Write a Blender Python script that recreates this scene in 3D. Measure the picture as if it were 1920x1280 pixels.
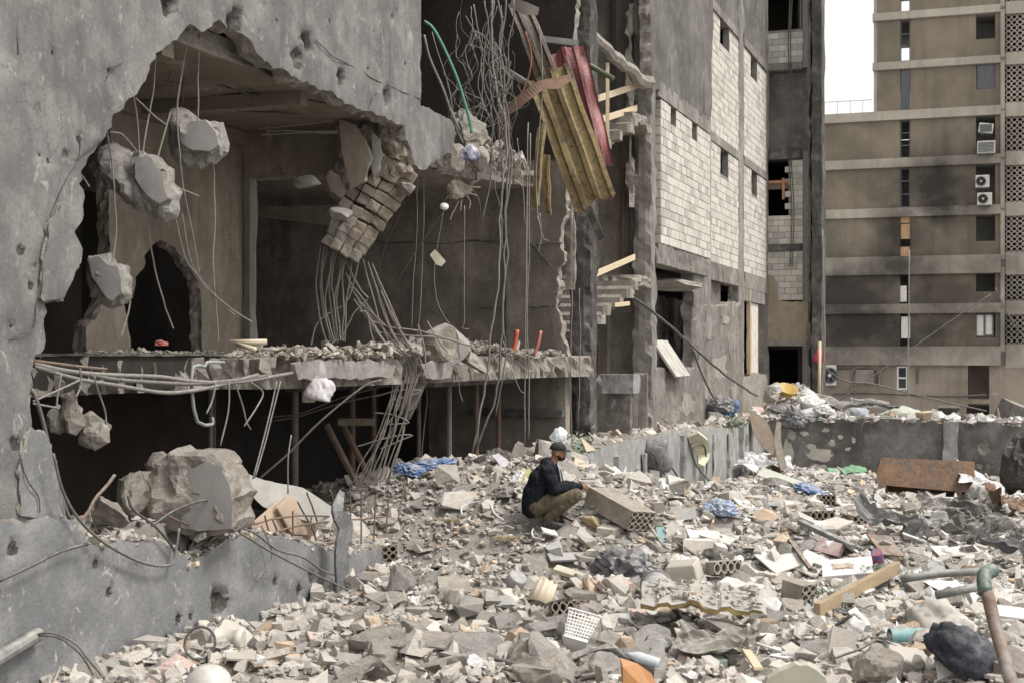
import bpy, bmesh, math, random
import numpy as np
from mathutils import Vector, Matrix, Euler, noise
from mathutils.geometry import delaunay_2d_cdt

for _o in list(bpy.data.objects):
    bpy.data.objects.remove(_o)
SC = bpy.context.scene
COL = SC.collection
rnd = random.Random(11)
RNG = np.random.default_rng(5)

# ------------------------------------------------------------------ camera
FPX, HX, HY, EZ = 2667.0, 960.0, 665.0, 3.0
cam_d = bpy.data.cameras.new('camera')
cam = bpy.data.objects.new('camera', cam_d)
COL.objects.link(cam)
cam.location = (0, 0, EZ)
cam.rotation_euler = (math.radians(90), 0, 0)
cam_d.sensor_width = 36.0
cam_d.lens = 36.0 * FPX / 1920.0
cam_d.shift_y = (HY - 640.0) / 1920.0
cam_d.clip_start = 0.1
cam_d.clip_end = 600.0
cam_d.dof.use_dof = True
cam_d.dof.focus_distance = 18.5
cam_d.dof.aperture_fstop = 4.0
SC.camera = cam

# ------------------------------------------------------------------ sky, sun, exposure
SUN_EL, SUN_AZ = math.radians(56), math.radians(112)      # azimuth clockwise from +Y
world = bpy.data.worlds.new('World')
SC.world = world
world.use_nodes = True
_nt = world.node_tree
_nt.nodes.clear()
_out = _nt.nodes.new('ShaderNodeOutputWorld')
_bg = _nt.nodes.new('ShaderNodeBackground')
_sky = _nt.nodes.new('ShaderNodeTexSky')
_sky.sky_type = 'NISHITA'
_sky.sun_disc = False
_sky.sun_elevation = SUN_EL
_sky.sun_rotation = SUN_AZ
_sky.air_density = 1.0
_sky.dust_density = 5.0
_sky.ozone_density = 1.0
_hs = _nt.nodes.new('ShaderNodeHueSaturation')             # an overcast, nearly colourless sky
_hs.inputs['Saturation'].default_value = 0.10
_mixw = _nt.nodes.new('ShaderNodeMix')
_mixw.data_type = 'RGBA'
_mixw.inputs[0].default_value = 0.55
_mixw.inputs[7].default_value = (9.3, 9.1, 8.8, 1)        # even cloud layer over the clear sky
_nt.links.new(_sky.outputs[0], _hs.inputs['Color'])
_nt.links.new(_hs.outputs[0], _mixw.inputs[6])
_nt.links.new(_mixw.outputs[2], _bg.inputs[0])
_bg.inputs[1].default_value = 0.085
_nt.links.new(_bg.outputs[0], _out.inputs[0])

sun_d = bpy.data.lights.new('sun', 'SUN')
sun_d.energy = 1.5
sun_d.angle = math.radians(16)
sun_d.color = (1.0, 0.95, 0.88)
sun = bpy.data.objects.new('sun', sun_d)
COL.objects.link(sun)
_sd = Vector((math.sin(SUN_AZ) * math.cos(SUN_EL), math.cos(SUN_AZ) * math.cos(SUN_EL), math.sin(SUN_EL)))
sun.rotation_euler = _sd.to_track_quat('Z', 'Y').to_euler()
sun.location = (30, -20, 40)

SC.view_settings.view_transform = 'Standard'
SC.view_settings.look = 'None'
SC.view_settings.exposure = 1.08
SC.view_settings.gamma = 1.0
SC.render.engine = 'CYCLES'
SC.cycles.max_bounces = 6
SC.cycles.diffuse_bounces = 4
SC.cycles.use_denoising = True

# ------------------------------------------------------------------ coordinates
ANG = math.radians(19.2)
FV = Vector((math.sin(ANG), math.cos(ANG), 0))            # building axis running away from the viewer
RV = Vector((math.cos(ANG), -math.sin(ANG), 0))           # building axis running to the right
UP = Vector((0, 0, 1))
EYE = Vector((0, 0, EZ))
D0 = -7.44                                                # facade plane

def ray(x, y):
    return Vector(((x - HX) / FPX, 1.0, -(y - HY) / FPX))
def PX(x, y, Y):
    return EYE + ray(x, y) * Y
def PD(x, y, d):
    v = ray(x, y); return EYE + v * (d / v.dot(RV))
def PT(x, y, t):
    v = ray(x, y); return EYE + v * (t / v.dot(FV))
def BL(d, t, z):
    p = RV * d + FV * t; p.z = z; return p
def zrel(y, Y):
    return EZ - (y - HY) / FPX * Y

_BY = [-5, 0, 5, 9, 11, 14, 18, 24, 32, 40, 60]
_BZ = [-1.7, -1.7, -1.95, -2.4, -2.62, -2.72, -2.85, -3.0, -3.25, -3.4, -3.4]
def lump(x, y, s):
    x = x / s; y = y / s
    return (np.sin(x * 1.7 + 1.3 * np.sin(y * 1.1 + .4)) * np.cos(y * 1.9 + 1.1 * np.sin(x * .9 + 2.1))
            + .6 * np.sin(x * 3.1 - y * 2.3 + 1.7 * np.sin(x * 1.3)) + .4 * np.cos(x * 2.2 + y * 4.1 + .7)) / 2.0
def Hn(X, Y):
    """height of the rubble surface (world z), arrays"""
    X = np.asarray(X, float); Y = np.asarray(Y, float)
    d = X * RV.x + Y * RV.y; t = X * FV.x + Y * FV.y
    z = np.interp(Y, _BY, _BZ)
    st = np.where(t < 19.2, 1.75, 3.1); sd = np.where(d < -7.2, 2.5, 3.4)
    z = z + 1.36 * np.exp(-(t - 19.2) ** 2 / (2 * st * st) - (d + 7.2) ** 2 / (2 * sd * sd))
    z = z + .25 * np.exp(-(t - 33) ** 2 / 40 - (d + 5.2) ** 2 / 4)
    z = z + .35 * np.exp(-(t - 26) ** 2 / 18 - (d - 2.0) ** 2 / 14)
    z = z + np.where(d < -7.62, 1.08 * np.exp(-(t - 11.6) ** 2 / (2 * 1.25 ** 2)), 0.0)
    amp = np.interp(Y, [0, 8, 12, 40], [.05, .10, .15, .17])
    z = z + amp * lump(X, Y, .9) + amp * .55 * lump(X + 9, Y - 4, .33)
    return z + EZ
def H(x, y):
    return float(Hn(x, y))
def PG(x, y, lift=0.0):
    """point where the sight line meets the rubble"""
    v = ray(x, y)
    s = np.linspace(4, 60, 2400)
    zz = EZ + v.z * s - Hn(v.x * s, s)
    k = np.argmax(zz <= 0)
    if zz[k] > 0: k = len(s) - 1
    p = EYE + v * float(s[k]); p.z += lift
    return p

# ------------------------------------------------------------------ mesh helpers
WO = {}
def link(o, parent, org):
    COL.objects.link(o)
    WO[o.name] = org.copy()
    if parent is not None:
        o.parent = parent
        o.location = org - WO[parent.name]
    else:
        o.location = org
def tag(o, label=None, cat=None, group=None, kind=None):
    if label: o['label'] = label
    if cat: o['category'] = cat
    if group: o['group'] = group
    if kind: o['kind'] = kind
    return o
def thing(name, org, label, cat, group=None):
    o = bpy.data.objects.new(name, None)
    o.empty_display_size = .2
    link(o, None, Vector(org))
    return tag(o, label, cat, group)
def mk(name, vf, mats, parent=None, label=None, cat=None, group=None, kind=None, smooth=False, fmat=None, origin=None, cols=None, fsm=None):
    """one mesh object from world-space vertices"""
    vs, fs = vf[0], vf[1]
    vs = np.array([tuple(v) for v in vs], float) if not isinstance(vs, np.ndarray) else vs
    if origin is None:
        c = vs.mean(0); origin = Vector((c[0], c[1], float(vs[:, 2].min())))
    vs = vs - np.array(origin)
    me = bpy.data.meshes.new(name)
    me.from_pydata([tuple(v) for v in vs], [], [tuple(int(i) for i in f) for f in fs])
    for m in (mats if isinstance(mats, (list, tuple)) else [mats]):
        me.materials.append(m)
    if fmat is not None:
        me.polygons.foreach_set('material_index', np.array(fmat, dtype=np.int32))
    if fsm is not None:
        me.polygons.foreach_set('use_smooth', np.array(fsm, dtype=bool))
    else:
        me.polygons.foreach_set('use_smooth', np.full(len(me.polygons), bool(smooth)))
    if cols is not None:
        a = me.color_attributes.new('Col', 'FLOAT_COLOR', 'POINT')
        a.data.foreach_set('color', np.asarray(cols, dtype=np.float32).ravel())
    me.update()
    o = bpy.data.objects.new(name, me)
    link(o, parent, Vector(origin))
    return tag(o, label, cat, group, kind)

class MB:
    def __init__(s): s.v = []; s.f = []; s.m = []
    def add(s, vf, mi=0):
        n = len(s.v); s.v += [Vector(p) for p in vf[0]]; s.f += [tuple(i + n for i in f) for f in vf[1]]; s.m += [mi] * len(vf[1]); return s
    def mk(s, name, mats, parent=None, **k):
        return mk(name, (s.v, s.f), mats, parent, fmat=s.m, **k)

BOXF = [(0, 3, 2, 1), (4, 5, 6, 7), (0, 1, 5, 4), (1, 2, 6, 5), (2, 3, 7, 6), (3, 0, 4, 7)]
def rotm(rx=0, ry=0, rz=0):
    return Euler((rx, ry, rz), 'XYZ').to_matrix()
def box(c, sx, sy, sz, M=None, ax=None):
    """box centred at c; axes from a 3x3 matrix or an (u,v,w) triple"""
    c = Vector(c)
    if ax is None:
        M = M or Matrix.Identity(3); ax = (M.col[0], M.col[1], M.col[2])
    u, v, w = Vector(ax[0]) * sx / 2, Vector(ax[1]) * sy / 2, Vector(ax[2]) * sz / 2
    return ([c - u - v - w, c + u - v - w, c + u + v - w, c - u + v - w, c - u - v + w, c + u - v + w, c + u + v + w, c - u + v + w], BOXF)
def bbox(d0, d1, t0, t1, z0, z1):
    """box in building axes, z in world"""
    return ([BL(d0, t0, z0), BL(d1, t0, z0), BL(d1, t1, z0), BL(d0, t1, z0), BL(d0, t0, z1), BL(d1, t0, z1), BL(d1, t1, z1), BL(d0, t1, z1)],
            [tuple(reversed(f)) for f in BOXF] if False else BOXF)
def bevbox(c, sx, sy, sz, M=None, b=.01):
    bm = bmesh.new()
    bmesh.ops.create_cube(bm, size=1)
    for v in bm.verts: v.co = Vector((v.co.x * sx, v.co.y * sy, v.co.z * sz))
    bmesh.ops.bevel(bm, geom=bm.edges[:], offset=b, segments=2, profile=.6, affect='EDGES')
    M = M or Matrix.Identity(3); c = Vector(c)
    vs = [M @ v.co + c for v in bm.verts]; bm.verts.index_update()
    fs = [tuple(v.index for v in f.verts) for f in bm.faces]
    bm.free(); return vs, fs
def catmull(pts, k):
    pts = [Vector(p) for p in pts]
    if len(pts) < 3 or k < 2: return pts
    P = [pts[0] * 2 - pts[1]] + pts + [pts[-1] * 2 - pts[-2]]
    out = []
    for i in range(1, len(P) - 2):
        a, b, c, e = P[i - 1], P[i], P[i + 1], P[i + 2]
        for j in range(k):
            u = j / k
            out.append(.5 * ((2 * b) + (c - a) * u + (2 * a - 5 * b + 4 * c - e) * u * u + (3 * b - a - 3 * c + e) * u ** 3))
    out.append(pts[-1]); return out
def tube(pts, r, n=6, k=4, wob=0.0, seed=0):
    pts = catmull(pts, k)
    if wob:
        pts = [p + Vector((noise.noise(p * 2.3 + Vector((seed, 0, 0))), noise.noise(p * 2.3 + Vector((0, seed, 7))), noise.noise(p * 2.3 + Vector((5, 0, seed))))) * wob + Vector((noise.noise(p * 8 + Vector((seed, 3, 0))), 0, noise.noise(p * 8 + Vector((0, 3, seed))))) * wob * .3 for p in pts]
    rs = r if isinstance(r, (list, tuple)) else [r] * len(pts)
    if len(rs) != len(pts):
        rs = list(np.interp(np.linspace(0, 1, len(pts)), np.linspace(0, 1, len(rs)), rs))
    vs = []; fs = []
    up = None
    for i, p in enumerate(pts):
        tg = (pts[min(i + 1, len(pts) - 1)] - pts[max(i - 1, 0)])
        tg = tg.normalized() if tg.length > 1e-9 else Vector((0, 0, 1))
        if up is None:
            up = tg.orthogonal().normalized()
        up = (up - tg * up.dot(tg)); up = up.normalized() if up.length > 1e-6 else tg.orthogonal().normalized()
        sd = tg.cross(up)
        for j in range(n):
            a = 2 * math.pi * j / n
            vs.append(p + (up * math.cos(a) + sd * math.sin(a)) * rs[i])
        if i:
            b0 = (i - 1) * n; b1 = i * n
            for j in range(n):
                fs.append((b0 + j, b0 + (j + 1) % n, b1 + (j + 1) % n, b1 + j))
    fs.append(tuple(reversed(range(n)))); L = (len(pts) - 1) * n
    fs.append(tuple(range(L, L + n)))
    return vs, fs
def lathe(prof, c, M=None, n=20, cap=True):
    """profile of (radius, height) turned about the local z axis"""
    M = M or Matrix.Identity(3); c = Vector(c); vs = []; fs = []
    for r, h in prof:
        for j in range(n):
            a = 2 * math.pi * j / n
            vs.append(c + M @ Vector((r * math.cos(a), r * math.sin(a), h)))
    for i in range(len(prof) - 1):
        for j in range(n):
            fs.append((i * n + j, i * n + (j + 1) % n, (i + 1) * n + (j + 1) % n, (i + 1) * n + j))
    if cap:
        fs.append(tuple(reversed(range(n)))); L = (len(prof) - 1) * n; fs.append(tuple(range(L, L + n)))
    return vs, fs
def ico(sub=3):
    bm = bmesh.new(); bmesh.ops.create_icosphere(bm, subdivisions=sub, radius=1)
    bm.verts.index_update()
    r = [v.co.copy() for v in bm.verts], [tuple(v.index for v in f.verts) for f in bm.faces]
    bm.free(); return r
_ICO = {k: ico(k) for k in (2, 3, 4)}
def planar_rock(c, size, M=None, seed=0, cuts=9, sub=4, rough=.05, flat=None):
    """a broken lump: a ball cut by random planes, then roughened"""
    r = random.Random(seed); vs, fs = _ICO[sub]
    pl = []
    for i in range(cuts):
        n = Vector((r.gauss(0, 1), r.gauss(0, 1), r.gauss(0, 1))).normalized(); pl.append((n, r.uniform(.45, .85)))
    for n, dd in (flat or []):
        pl.append((Vector(n).normalized(), dd))
    nf = len(flat or [])
    M = M or Matrix.Identity(3); c = Vector(c); out = []
    so = Vector((seed * 1.37 % 50, seed * 2.1 % 50, 3))
    for v in vs:
        q = v * 1.25; smooth_k = 1.0
        for i, (n, dd) in enumerate(pl):
            e = q.dot(n) - dd
            if e > 0:
                q = q - n * e
                if i >= cuts: smooth_k = .06
        k = noise.fractal(q * 2.2 + so, 1.0, 2.0, 4) * rough * 2 * smooth_k + noise.noise(q * 9 + so) * rough * .5 * smooth_k
        q = q + q.normalized() * k
        out.append(M @ Vector((q.x * size[0], q.y * size[1], q.z * size[2])) + c)
    return out, fs
def refine(pts, step, jit, seed, flags=None):
    """densify a closed outline and roughen the broken edges; flags[i]=True keeps edge i straight"""
    out = []; n = len(pts)
    for i in range(n):
        a = Vector(pts[i][:2]); b = Vector(pts[(i + 1) % n][:2]); L = (b - a).length
        k = max(1, int(L / step)); st = bool(flags and flags[i]); pv = bool(flags and flags[i - 1])
        nn = Vector((-(b - a).y, (b - a).x)).normalized() if L > 0 else Vector((0, 0))
        for j in range(k):
            if st and j: continue
            p = a.lerp(b, j / k)
            if not st and j:
                q = Vector((p.x * 3.1, p.y * 3.1, seed))
                w = noise.fractal(q * 1.5, 1.0, 2.0, 4) * jit * 1.4 + noise.noise(q * 7) * jit * .5
                e = min(j, k - j) / k
                p = p + nn * w * min(1, e * 4 + .25)
            out.append(p)
    return out
def inside(P, poly):
    x, y = P[:, 0], P[:, 1]; r = np.zeros(len(P), bool); n = len(poly); j = n - 1
    for i in range(n):
        xi, yi = poly[i]; xj, yj = poly[j]
        c = ((yi > y) != (yj > y)) & (x < (xj - xi) * (y - yi) / ((yj - yi) or 1e-12) + xi)
        r ^= c; j = i
    return r
def plate(name, outline, thick, org, U, V, N, mats, parent=None, step=.06, jit=.03, grid=.12, pits=(), flags=None, seed=1, und=.006,
          holes=(), backjit=.05, pitmat=1, bulge=0.0, bw=.12, **kw):
    """a slab of concrete with broken outline: outline in (u,v) metres, front faces along N"""
    r = random.Random(seed)
    rings = [refine(outline, step, jit, seed, flags)] + [refine(h, step, jit, seed + 3 + i) for i, h in enumerate(holes)]
    P2 = []; E = []
    for rg in rings:
        s = len(P2); P2 += rg; m = len(rg); E += [(s + i, s + (i + 1) % m) for i in range(m)]
    allp = np.array([(p[0], p[1]) for p in rings[0]])
    lo, hi = allp.min(0), allp.max(0)
    gx, gy = np.meshgrid(np.arange(lo[0] + grid / 2, hi[0], grid), np.arange(lo[1] + grid / 2, hi[1], grid))
    Q = np.stack([gx.ravel(), gy.ravel()], 1); Q = Q + RNG.uniform(-.25, .25, Q.shape) * grid
    ex = []
    for (pu, pv, pr, pd) in pits:
        for i in range(70):
            a = r.uniform(0, 6.283); q = pr * 1.15 * math.sqrt(r.random()); ex.append((pu + q * math.cos(a), pv + q * math.sin(a)))
    if ex: Q = np.vstack([Q, np.array(ex)])
    ok = inside(Q, [tuple(p) for p in rings[0]])
    for h in rings[1:]: ok &= ~inside(Q, [tuple(p) for p in h])
    bd = np.array([(p[0], p[1]) for p in P2])
    keep = np.where(ok)[0]
    if len(keep):
        K = []
        for ch in np.array_split(keep, max(1, len(keep) // 400)):
            dm = ((Q[ch][:, None, :] - bd[None]) ** 2).sum(2).min(1); K.append(ch[dm > (.45 * min(step, grid)) ** 2])
        keep = np.concatenate(K)
    ins = [Vector(q) for q in Q[keep]]
    res = delaunay_2d_cdt([Vector((p[0], p[1])) for p in P2] + ins, E, [], 1 if not holes else 2, 1e-5)
    v2, tri = res[0], [list(t) for t in res[2]]
    if holes:
        cen = np.array([[sum(v2[i][0] for i in t) / len(t), sum(v2[i][1] for i in t) / len(t)] for t in tri])
        ok = inside(cen, [tuple(p) for p in rings[0]])
        for h in rings[1:]: ok &= ~inside(cen, [tuple(p) for p in h])
        tri = [t for t, o in zip(tri, ok) if o]
    for i, t in enumerate(tri):
        ar = sum(v2[t[a]][0] * v2[t[(a + 1) % len(t)]][1] - v2[t[(a + 1) % len(t)]][0] * v2[t[a]][1] for a in range(len(t)))
        if ar < 0: tri[i] = t[::-1]
    ec = {}
    for t in tri:
        for a in range(len(t)):
            e = (t[a], t[(a + 1) % len(t)]); ec[e] = 1
    be = [e for e in ec if (e[1], e[0]) not in ec]
    bset = {i for e in be for i in e}
    U, V, N, org = Vector(U), Vector(V), Vector(N), Vector(org)
    flip = U.cross(V).dot(N) < 0
    vs = []; fs = []; fm = []; fsm = []
    pitv = set()
    BD = np.zeros(len(v2))
    if bulge:
        va_ = np.array([(p[0], p[1]) for p in v2]); BD = np.sqrt(((va_[:, None, :] - bd[None]) ** 2).sum(2)).min(1)
    for i, p in enumerate(v2):
        h = noise.fractal(Vector((p[0] * .9, p[1] * .9, seed)), 1.0, 2.0, 3) * und * 2
        for (pu, pv, pr, pd) in pits:
            dx, dy = p[0] - pu, p[1] - pv
            ww = math.hypot(dx, dy) / pr * (1 + .45 * noise.noise(Vector((dx / pr * 1.6, dy / pr * 1.6, pu * 9 + pv))))
            if ww < 1:
                h -= pd * min(1, (1 - ww) * 2.2) * (1 + .4 * noise.noise(Vector((dx / pr * 4, dy / pr * 4, pv)))); pitv.add(i)
        if bulge:
            e = min(1.0, BD[i] / bw); q4 = Vector((p[0], p[1], seed * .37)); h += bulge * math.sqrt(e) * (.75 + .9 * noise.fractal(q4 * 3.2, 1.0, 2.0, 4)) + (noise.noise(q4 * 16) * .10 + noise.noise(q4 * 34) * .05) * bulge * (1 if e > 0 else 0)
        if i in bset: h -= r.uniform(0, .008)
        vs.append(org + U * p[0] + V * p[1] + N * h)
    n0 = len(v2)
    for i, p in enumerate(v2):
        ju = jv = 0
        if i in bset:
            q3 = Vector((p[0] * 5, p[1] * 5, seed)); ju = (noise.noise(q3) * 1.4 + r.uniform(-.3, .3)) * backjit; jv = (noise.noise(q3 + Vector((7, 3, 1))) * 1.4 + r.uniform(-.3, .3)) * backjit
        vs.append(org + U * (p[0] + ju) + V * (p[1] + jv) - N * (thick + bulge * .8 * math.sqrt(min(1.0, BD[i] / bw))))
    for t in tri:
        fs.append(tuple(t)); fm.append(pitmat if sum(1 for i in t if i in pitv) >= len(t) - 0 else 0); fsm.append(not bulge)
        fs.append(tuple(i + n0 for i in reversed(t))); fm.append(0); fsm.append(False)
    mid = {}
    def side(i):
        if i not in mid:
            a = len(vs); p = v2[i]
            vs.append(vs[i].copy())
            for q in (.33, .66):
                q3 = Vector((p[0] * 8, p[1] * 8, seed + q * 5)); vs.append(vs[i].lerp(vs[i + n0], q) + (U * (noise.noise(q3) * 1.3 + r.uniform(-.25, .25)) + V * (noise.noise(q3 + Vector((3, 9, 2))) * 1.3 + r.uniform(-.25, .25))) * backjit * .8)
            vs.append(vs[i + n0].copy()); mid[i] = a
        return mid[i]
    for (a, b) in be:
        sa, sb = side(a), side(b)
        for q in range(3):
            fs.append((sa + q, sa + q + 1, sb + q + 1, sb + q)); fm.append(min(1, len(mats) - 1)); fsm.append(False)
    if flip: fs = [tuple(reversed(f)) for f in fs]
    return mk(name, (vs, fs), mats, parent, fmat=fm, fsm=fsm, **kw)
def pplate(name, pix, plane, val, thick, mats, parent=None, **kw):
    """plate whose outline was measured on the facade planes: plane 'd' runs away (faces right), plane 't' faces the viewer"""
    kw.setdefault('flags', [len(p) > 2 for p in pix]); pix = [p[:2] for p in pix]
    if plane == 'd':
        U, N = FV, RV; pts = [PD(x, y, val) for x, y in pix]; org = BL(val, 0, 0)
    else:
        U, N = RV, -FV; pts = [PT(x, y, val) for x, y in pix]; org = BL(0, val, 0)
    ol = [((p - org).dot(U), p.z) for p in pts]
    hs = []
    for h in kw.pop('hpix', []):
        hp = [(PD if plane == 'd' else PT)(x, y, val) for x, y in h]; hs.append([((p - org).dot(U), p.z) for p in hp])
    pt = []
    for (x, y, rp, dp) in kw.pop('ppix', []):
        p = (PD if plane == 'd' else PT)(x, y, val); pt.append(((p - org).dot(U), p.z, rp, dp))
    ar = sum(ol[i][0] * ol[(i + 1) % len(ol)][1] - ol[(i + 1) % len(ol)][0] * ol[i][1] for i in range(len(ol)))
    return plate(name, ol, thick, org, U, UP, N, mats, parent, holes=hs, pits=pt, **kw)

def rbox(d0, d1, t0, t1, z0, z1, seg=.15, amp=.03, seed=0, wear=1.0):
    """box in building axes with chipped, uneven faces"""
    bm = bmesh.new(); bmesh.ops.create_cube(bm, size=1)
    L = (d1 - d0, t1 - t0, z1 - z0)
    bm.edges.ensure_lookup_table()
    for a in range(3):
        es = [e for e in bm.edges if abs((e.verts[0].co - e.verts[1].co)[a]) > 1e-4 and sum(abs((e.verts[0].co - e.verts[1].co)[b]) > 1e-4 for b in range(3)) == 1]
        n = max(1, int(L[a] / seg))
        if n > 1: bmesh.ops.subdivide_edges(bm, edges=es, cuts=n - 1, use_grid_fill=True)
    bm.verts.index_update(); vs = []
    for v in bm.verts:
        q = Vector((v.co.x * L[0], v.co.y * L[1], v.co.z * L[2]))
        ne = sum(abs(abs(v.co[a]) - .5) < 1e-4 for a in range(2))
        sv = Vector((seed * 3.7, seed * 1.9, 0)) + q
        k = noise.fractal(sv * 2.0, 1.0, 2.0, 4)
        dirv = Vector((v.co.x, v.co.y, 0)); dirv = dirv.normalized() if dirv.length else Vector((0, 0, 0))
        off = -abs(k) * amp * (2.4 if ne == 2 else .7) * wear
        if ne == 2 and noise.noise(sv * 1.3 + Vector((9, 9, 9))) > .12: off -= amp * 1.6
        q = q + dirv * off + Vector((noise.noise(sv * 6), noise.noise(sv * 6 + Vector((4, 4, 4))), 0)) * amp * .3
        vs.append(BL((d0 + d1) / 2 + q.x, (t0 + t1) / 2 + q.y, (z0 + z1) / 2 + q.z))
    fs = [tuple(v.index for v in f.verts) for f in bm.faces]; bm.free()
    return vs, fs
def tx(x, d=D0):
    p = PD(x, 665, d); return p.dot(FV)
def corr_sheet(org, U, V, N, w, h, pitch, amp, thick=.012, bend=None, prof='trap', nv=8, edge=0.0, seed=1):
    """corrugated sheet: ribs run along V"""
    us = []; x = 0.0
    if prof == 'trap':
        while x < w:
            for fx, hh in ((0, 0), (.45, 0), (.58, 1), (.87, 1)):
                us.append((x + fx * pitch, hh * amp))
            x += pitch
    else:
        n = int(w / pitch * 6)
        us = [(i / n * w, amp * .5 * (1 + math.sin(i / 6 * 2 * math.pi))) for i in range(n + 1)]
    us = [u for u in us if u[0] <= w + 1e-6]
    r = random.Random(seed); vs = []; m = len(us); U, V, N, org = map(Vector, (U, V, N, org))
    for side in (0, 1):
        for j in range(nv + 1):
            v = h * j / nv
            for i, (u, a) in enumerate(us):
                e = edge * noise.noise(Vector((u * 4, seed, j * 0))) if j in (0, nv) else 0
                b = bend(u / w, v / h) if bend else Vector((0, 0, 0))
                vs.append(org + U * (u + b.x) + V * (v + e + b.y) + N * (a + b.z - side * thick))
    fs = []; K = (nv + 1) * m
    for j in range(nv):
        for i in range(m - 1):
            a = j * m + i
            fs.append((a, a + 1, a + m + 1, a + m)); fs.append((K + a, K + a + m, K + a + m + 1, K + a + 1))
    for j in range(nv):
        for i in (0, m - 1):
            a = j * m + i; fs.append((a, a + m, K + a + m, K + a) if i == 0 else (a, K + a, K + a + m, a + m))
    for i in range(m - 1):
        for j in (0, nv):
            a = j * m + i; fs.append((a, K + a, K + a + 1, a + 1) if j == 0 else (a, a + 1, K + a + 1, K + a))
    return vs, fs
# ------------------------------------------------------------------ materials
def N_(nt, t, **k):
    n = nt.nodes.new(t)
    for a, b in k.items(): setattr(n, a, b)
    return n
def noise_n(nt, vec, scale, detail=6, rough=.6, dist=0.0):
    n = N_(nt, 'ShaderNodeTexNoise'); n.inputs['Scale'].default_value = scale; n.inputs['Detail'].default_value = detail
    n.inputs['Roughness'].default_value = rough; n.inputs['Distortion'].default_value = dist
    nt.links.new(vec, n.inputs['Vector']); return n.outputs['Fac']
def ramp(nt, fac, stops):
    n = N_(nt, 'ShaderNodeValToRGB'); e = n.color_ramp.elements
    while len(e) < len(stops): e.new(.5)
    for i, (p, c) in enumerate(stops):
        e[i].position = p; e[i].color = (c, c, c, 1) if not hasattr(c, '__len__') else (*c, 1)
    nt.links.new(fac, n.inputs[0]); return n.outputs[0]
def mixc(nt, f, a, b, mode='MIX'):
    n = N_(nt, 'ShaderNodeMix', data_type='RGBA', blend_type=mode)
    for s, v in ((0, f), (6, a), (7, b)):
        if isinstance(v, (int, float)): n.inputs[s].default_value = v
        elif isinstance(v, tuple): n.inputs[s].default_value = (*v, 1)
        else: nt.links.new(v, n.inputs[s])
    return n.outputs[2]
def scaled(nt, vec, s):
    n = N_(nt, 'ShaderNodeMapping'); n.inputs['Scale'].default_value = s; nt.links.new(vec, n.inputs[0]); return n.outputs[0]
def mulc(nt, a, b):
    n = N_(nt, 'ShaderNodeMath', operation='MULTIPLY')
    for i, v in enumerate((a, b)):
        if isinstance(v, (int, float)): n.inputs[i].default_value = v
        else: nt.links.new(v, n.inputs[i])
    return n.outputs[0]
MATS = {}
def newmat(name):
    m = bpy.data.materials.new(name); m.use_nodes = True; nt = m.node_tree; nt.nodes.clear()
    o = N_(nt, 'ShaderNodeOutputMaterial'); b = N_(nt, 'ShaderNodeBsdfPrincipled'); nt.links.new(b.outputs[0], o.inputs[0])
    b.inputs['Roughness'].default_value = .92
    if 'Specular IOR Level' in b.inputs: b.inputs['Specular IOR Level'].default_value = .2
    g = N_(nt, 'ShaderNodeNewGeometry'); MATS[name] = m
    return m, nt, b, g.outputs['Position']
def bump(nt, b, h, strength, dist=.02):
    n = N_(nt, 'ShaderNodeBump'); n.inputs['Strength'].default_value = strength; n.inputs['Distance'].default_value = dist
    nt.links.new(h, n.inputs['Height']); nt.links.new(n.outputs[0], b.inputs['Normal'])
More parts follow.
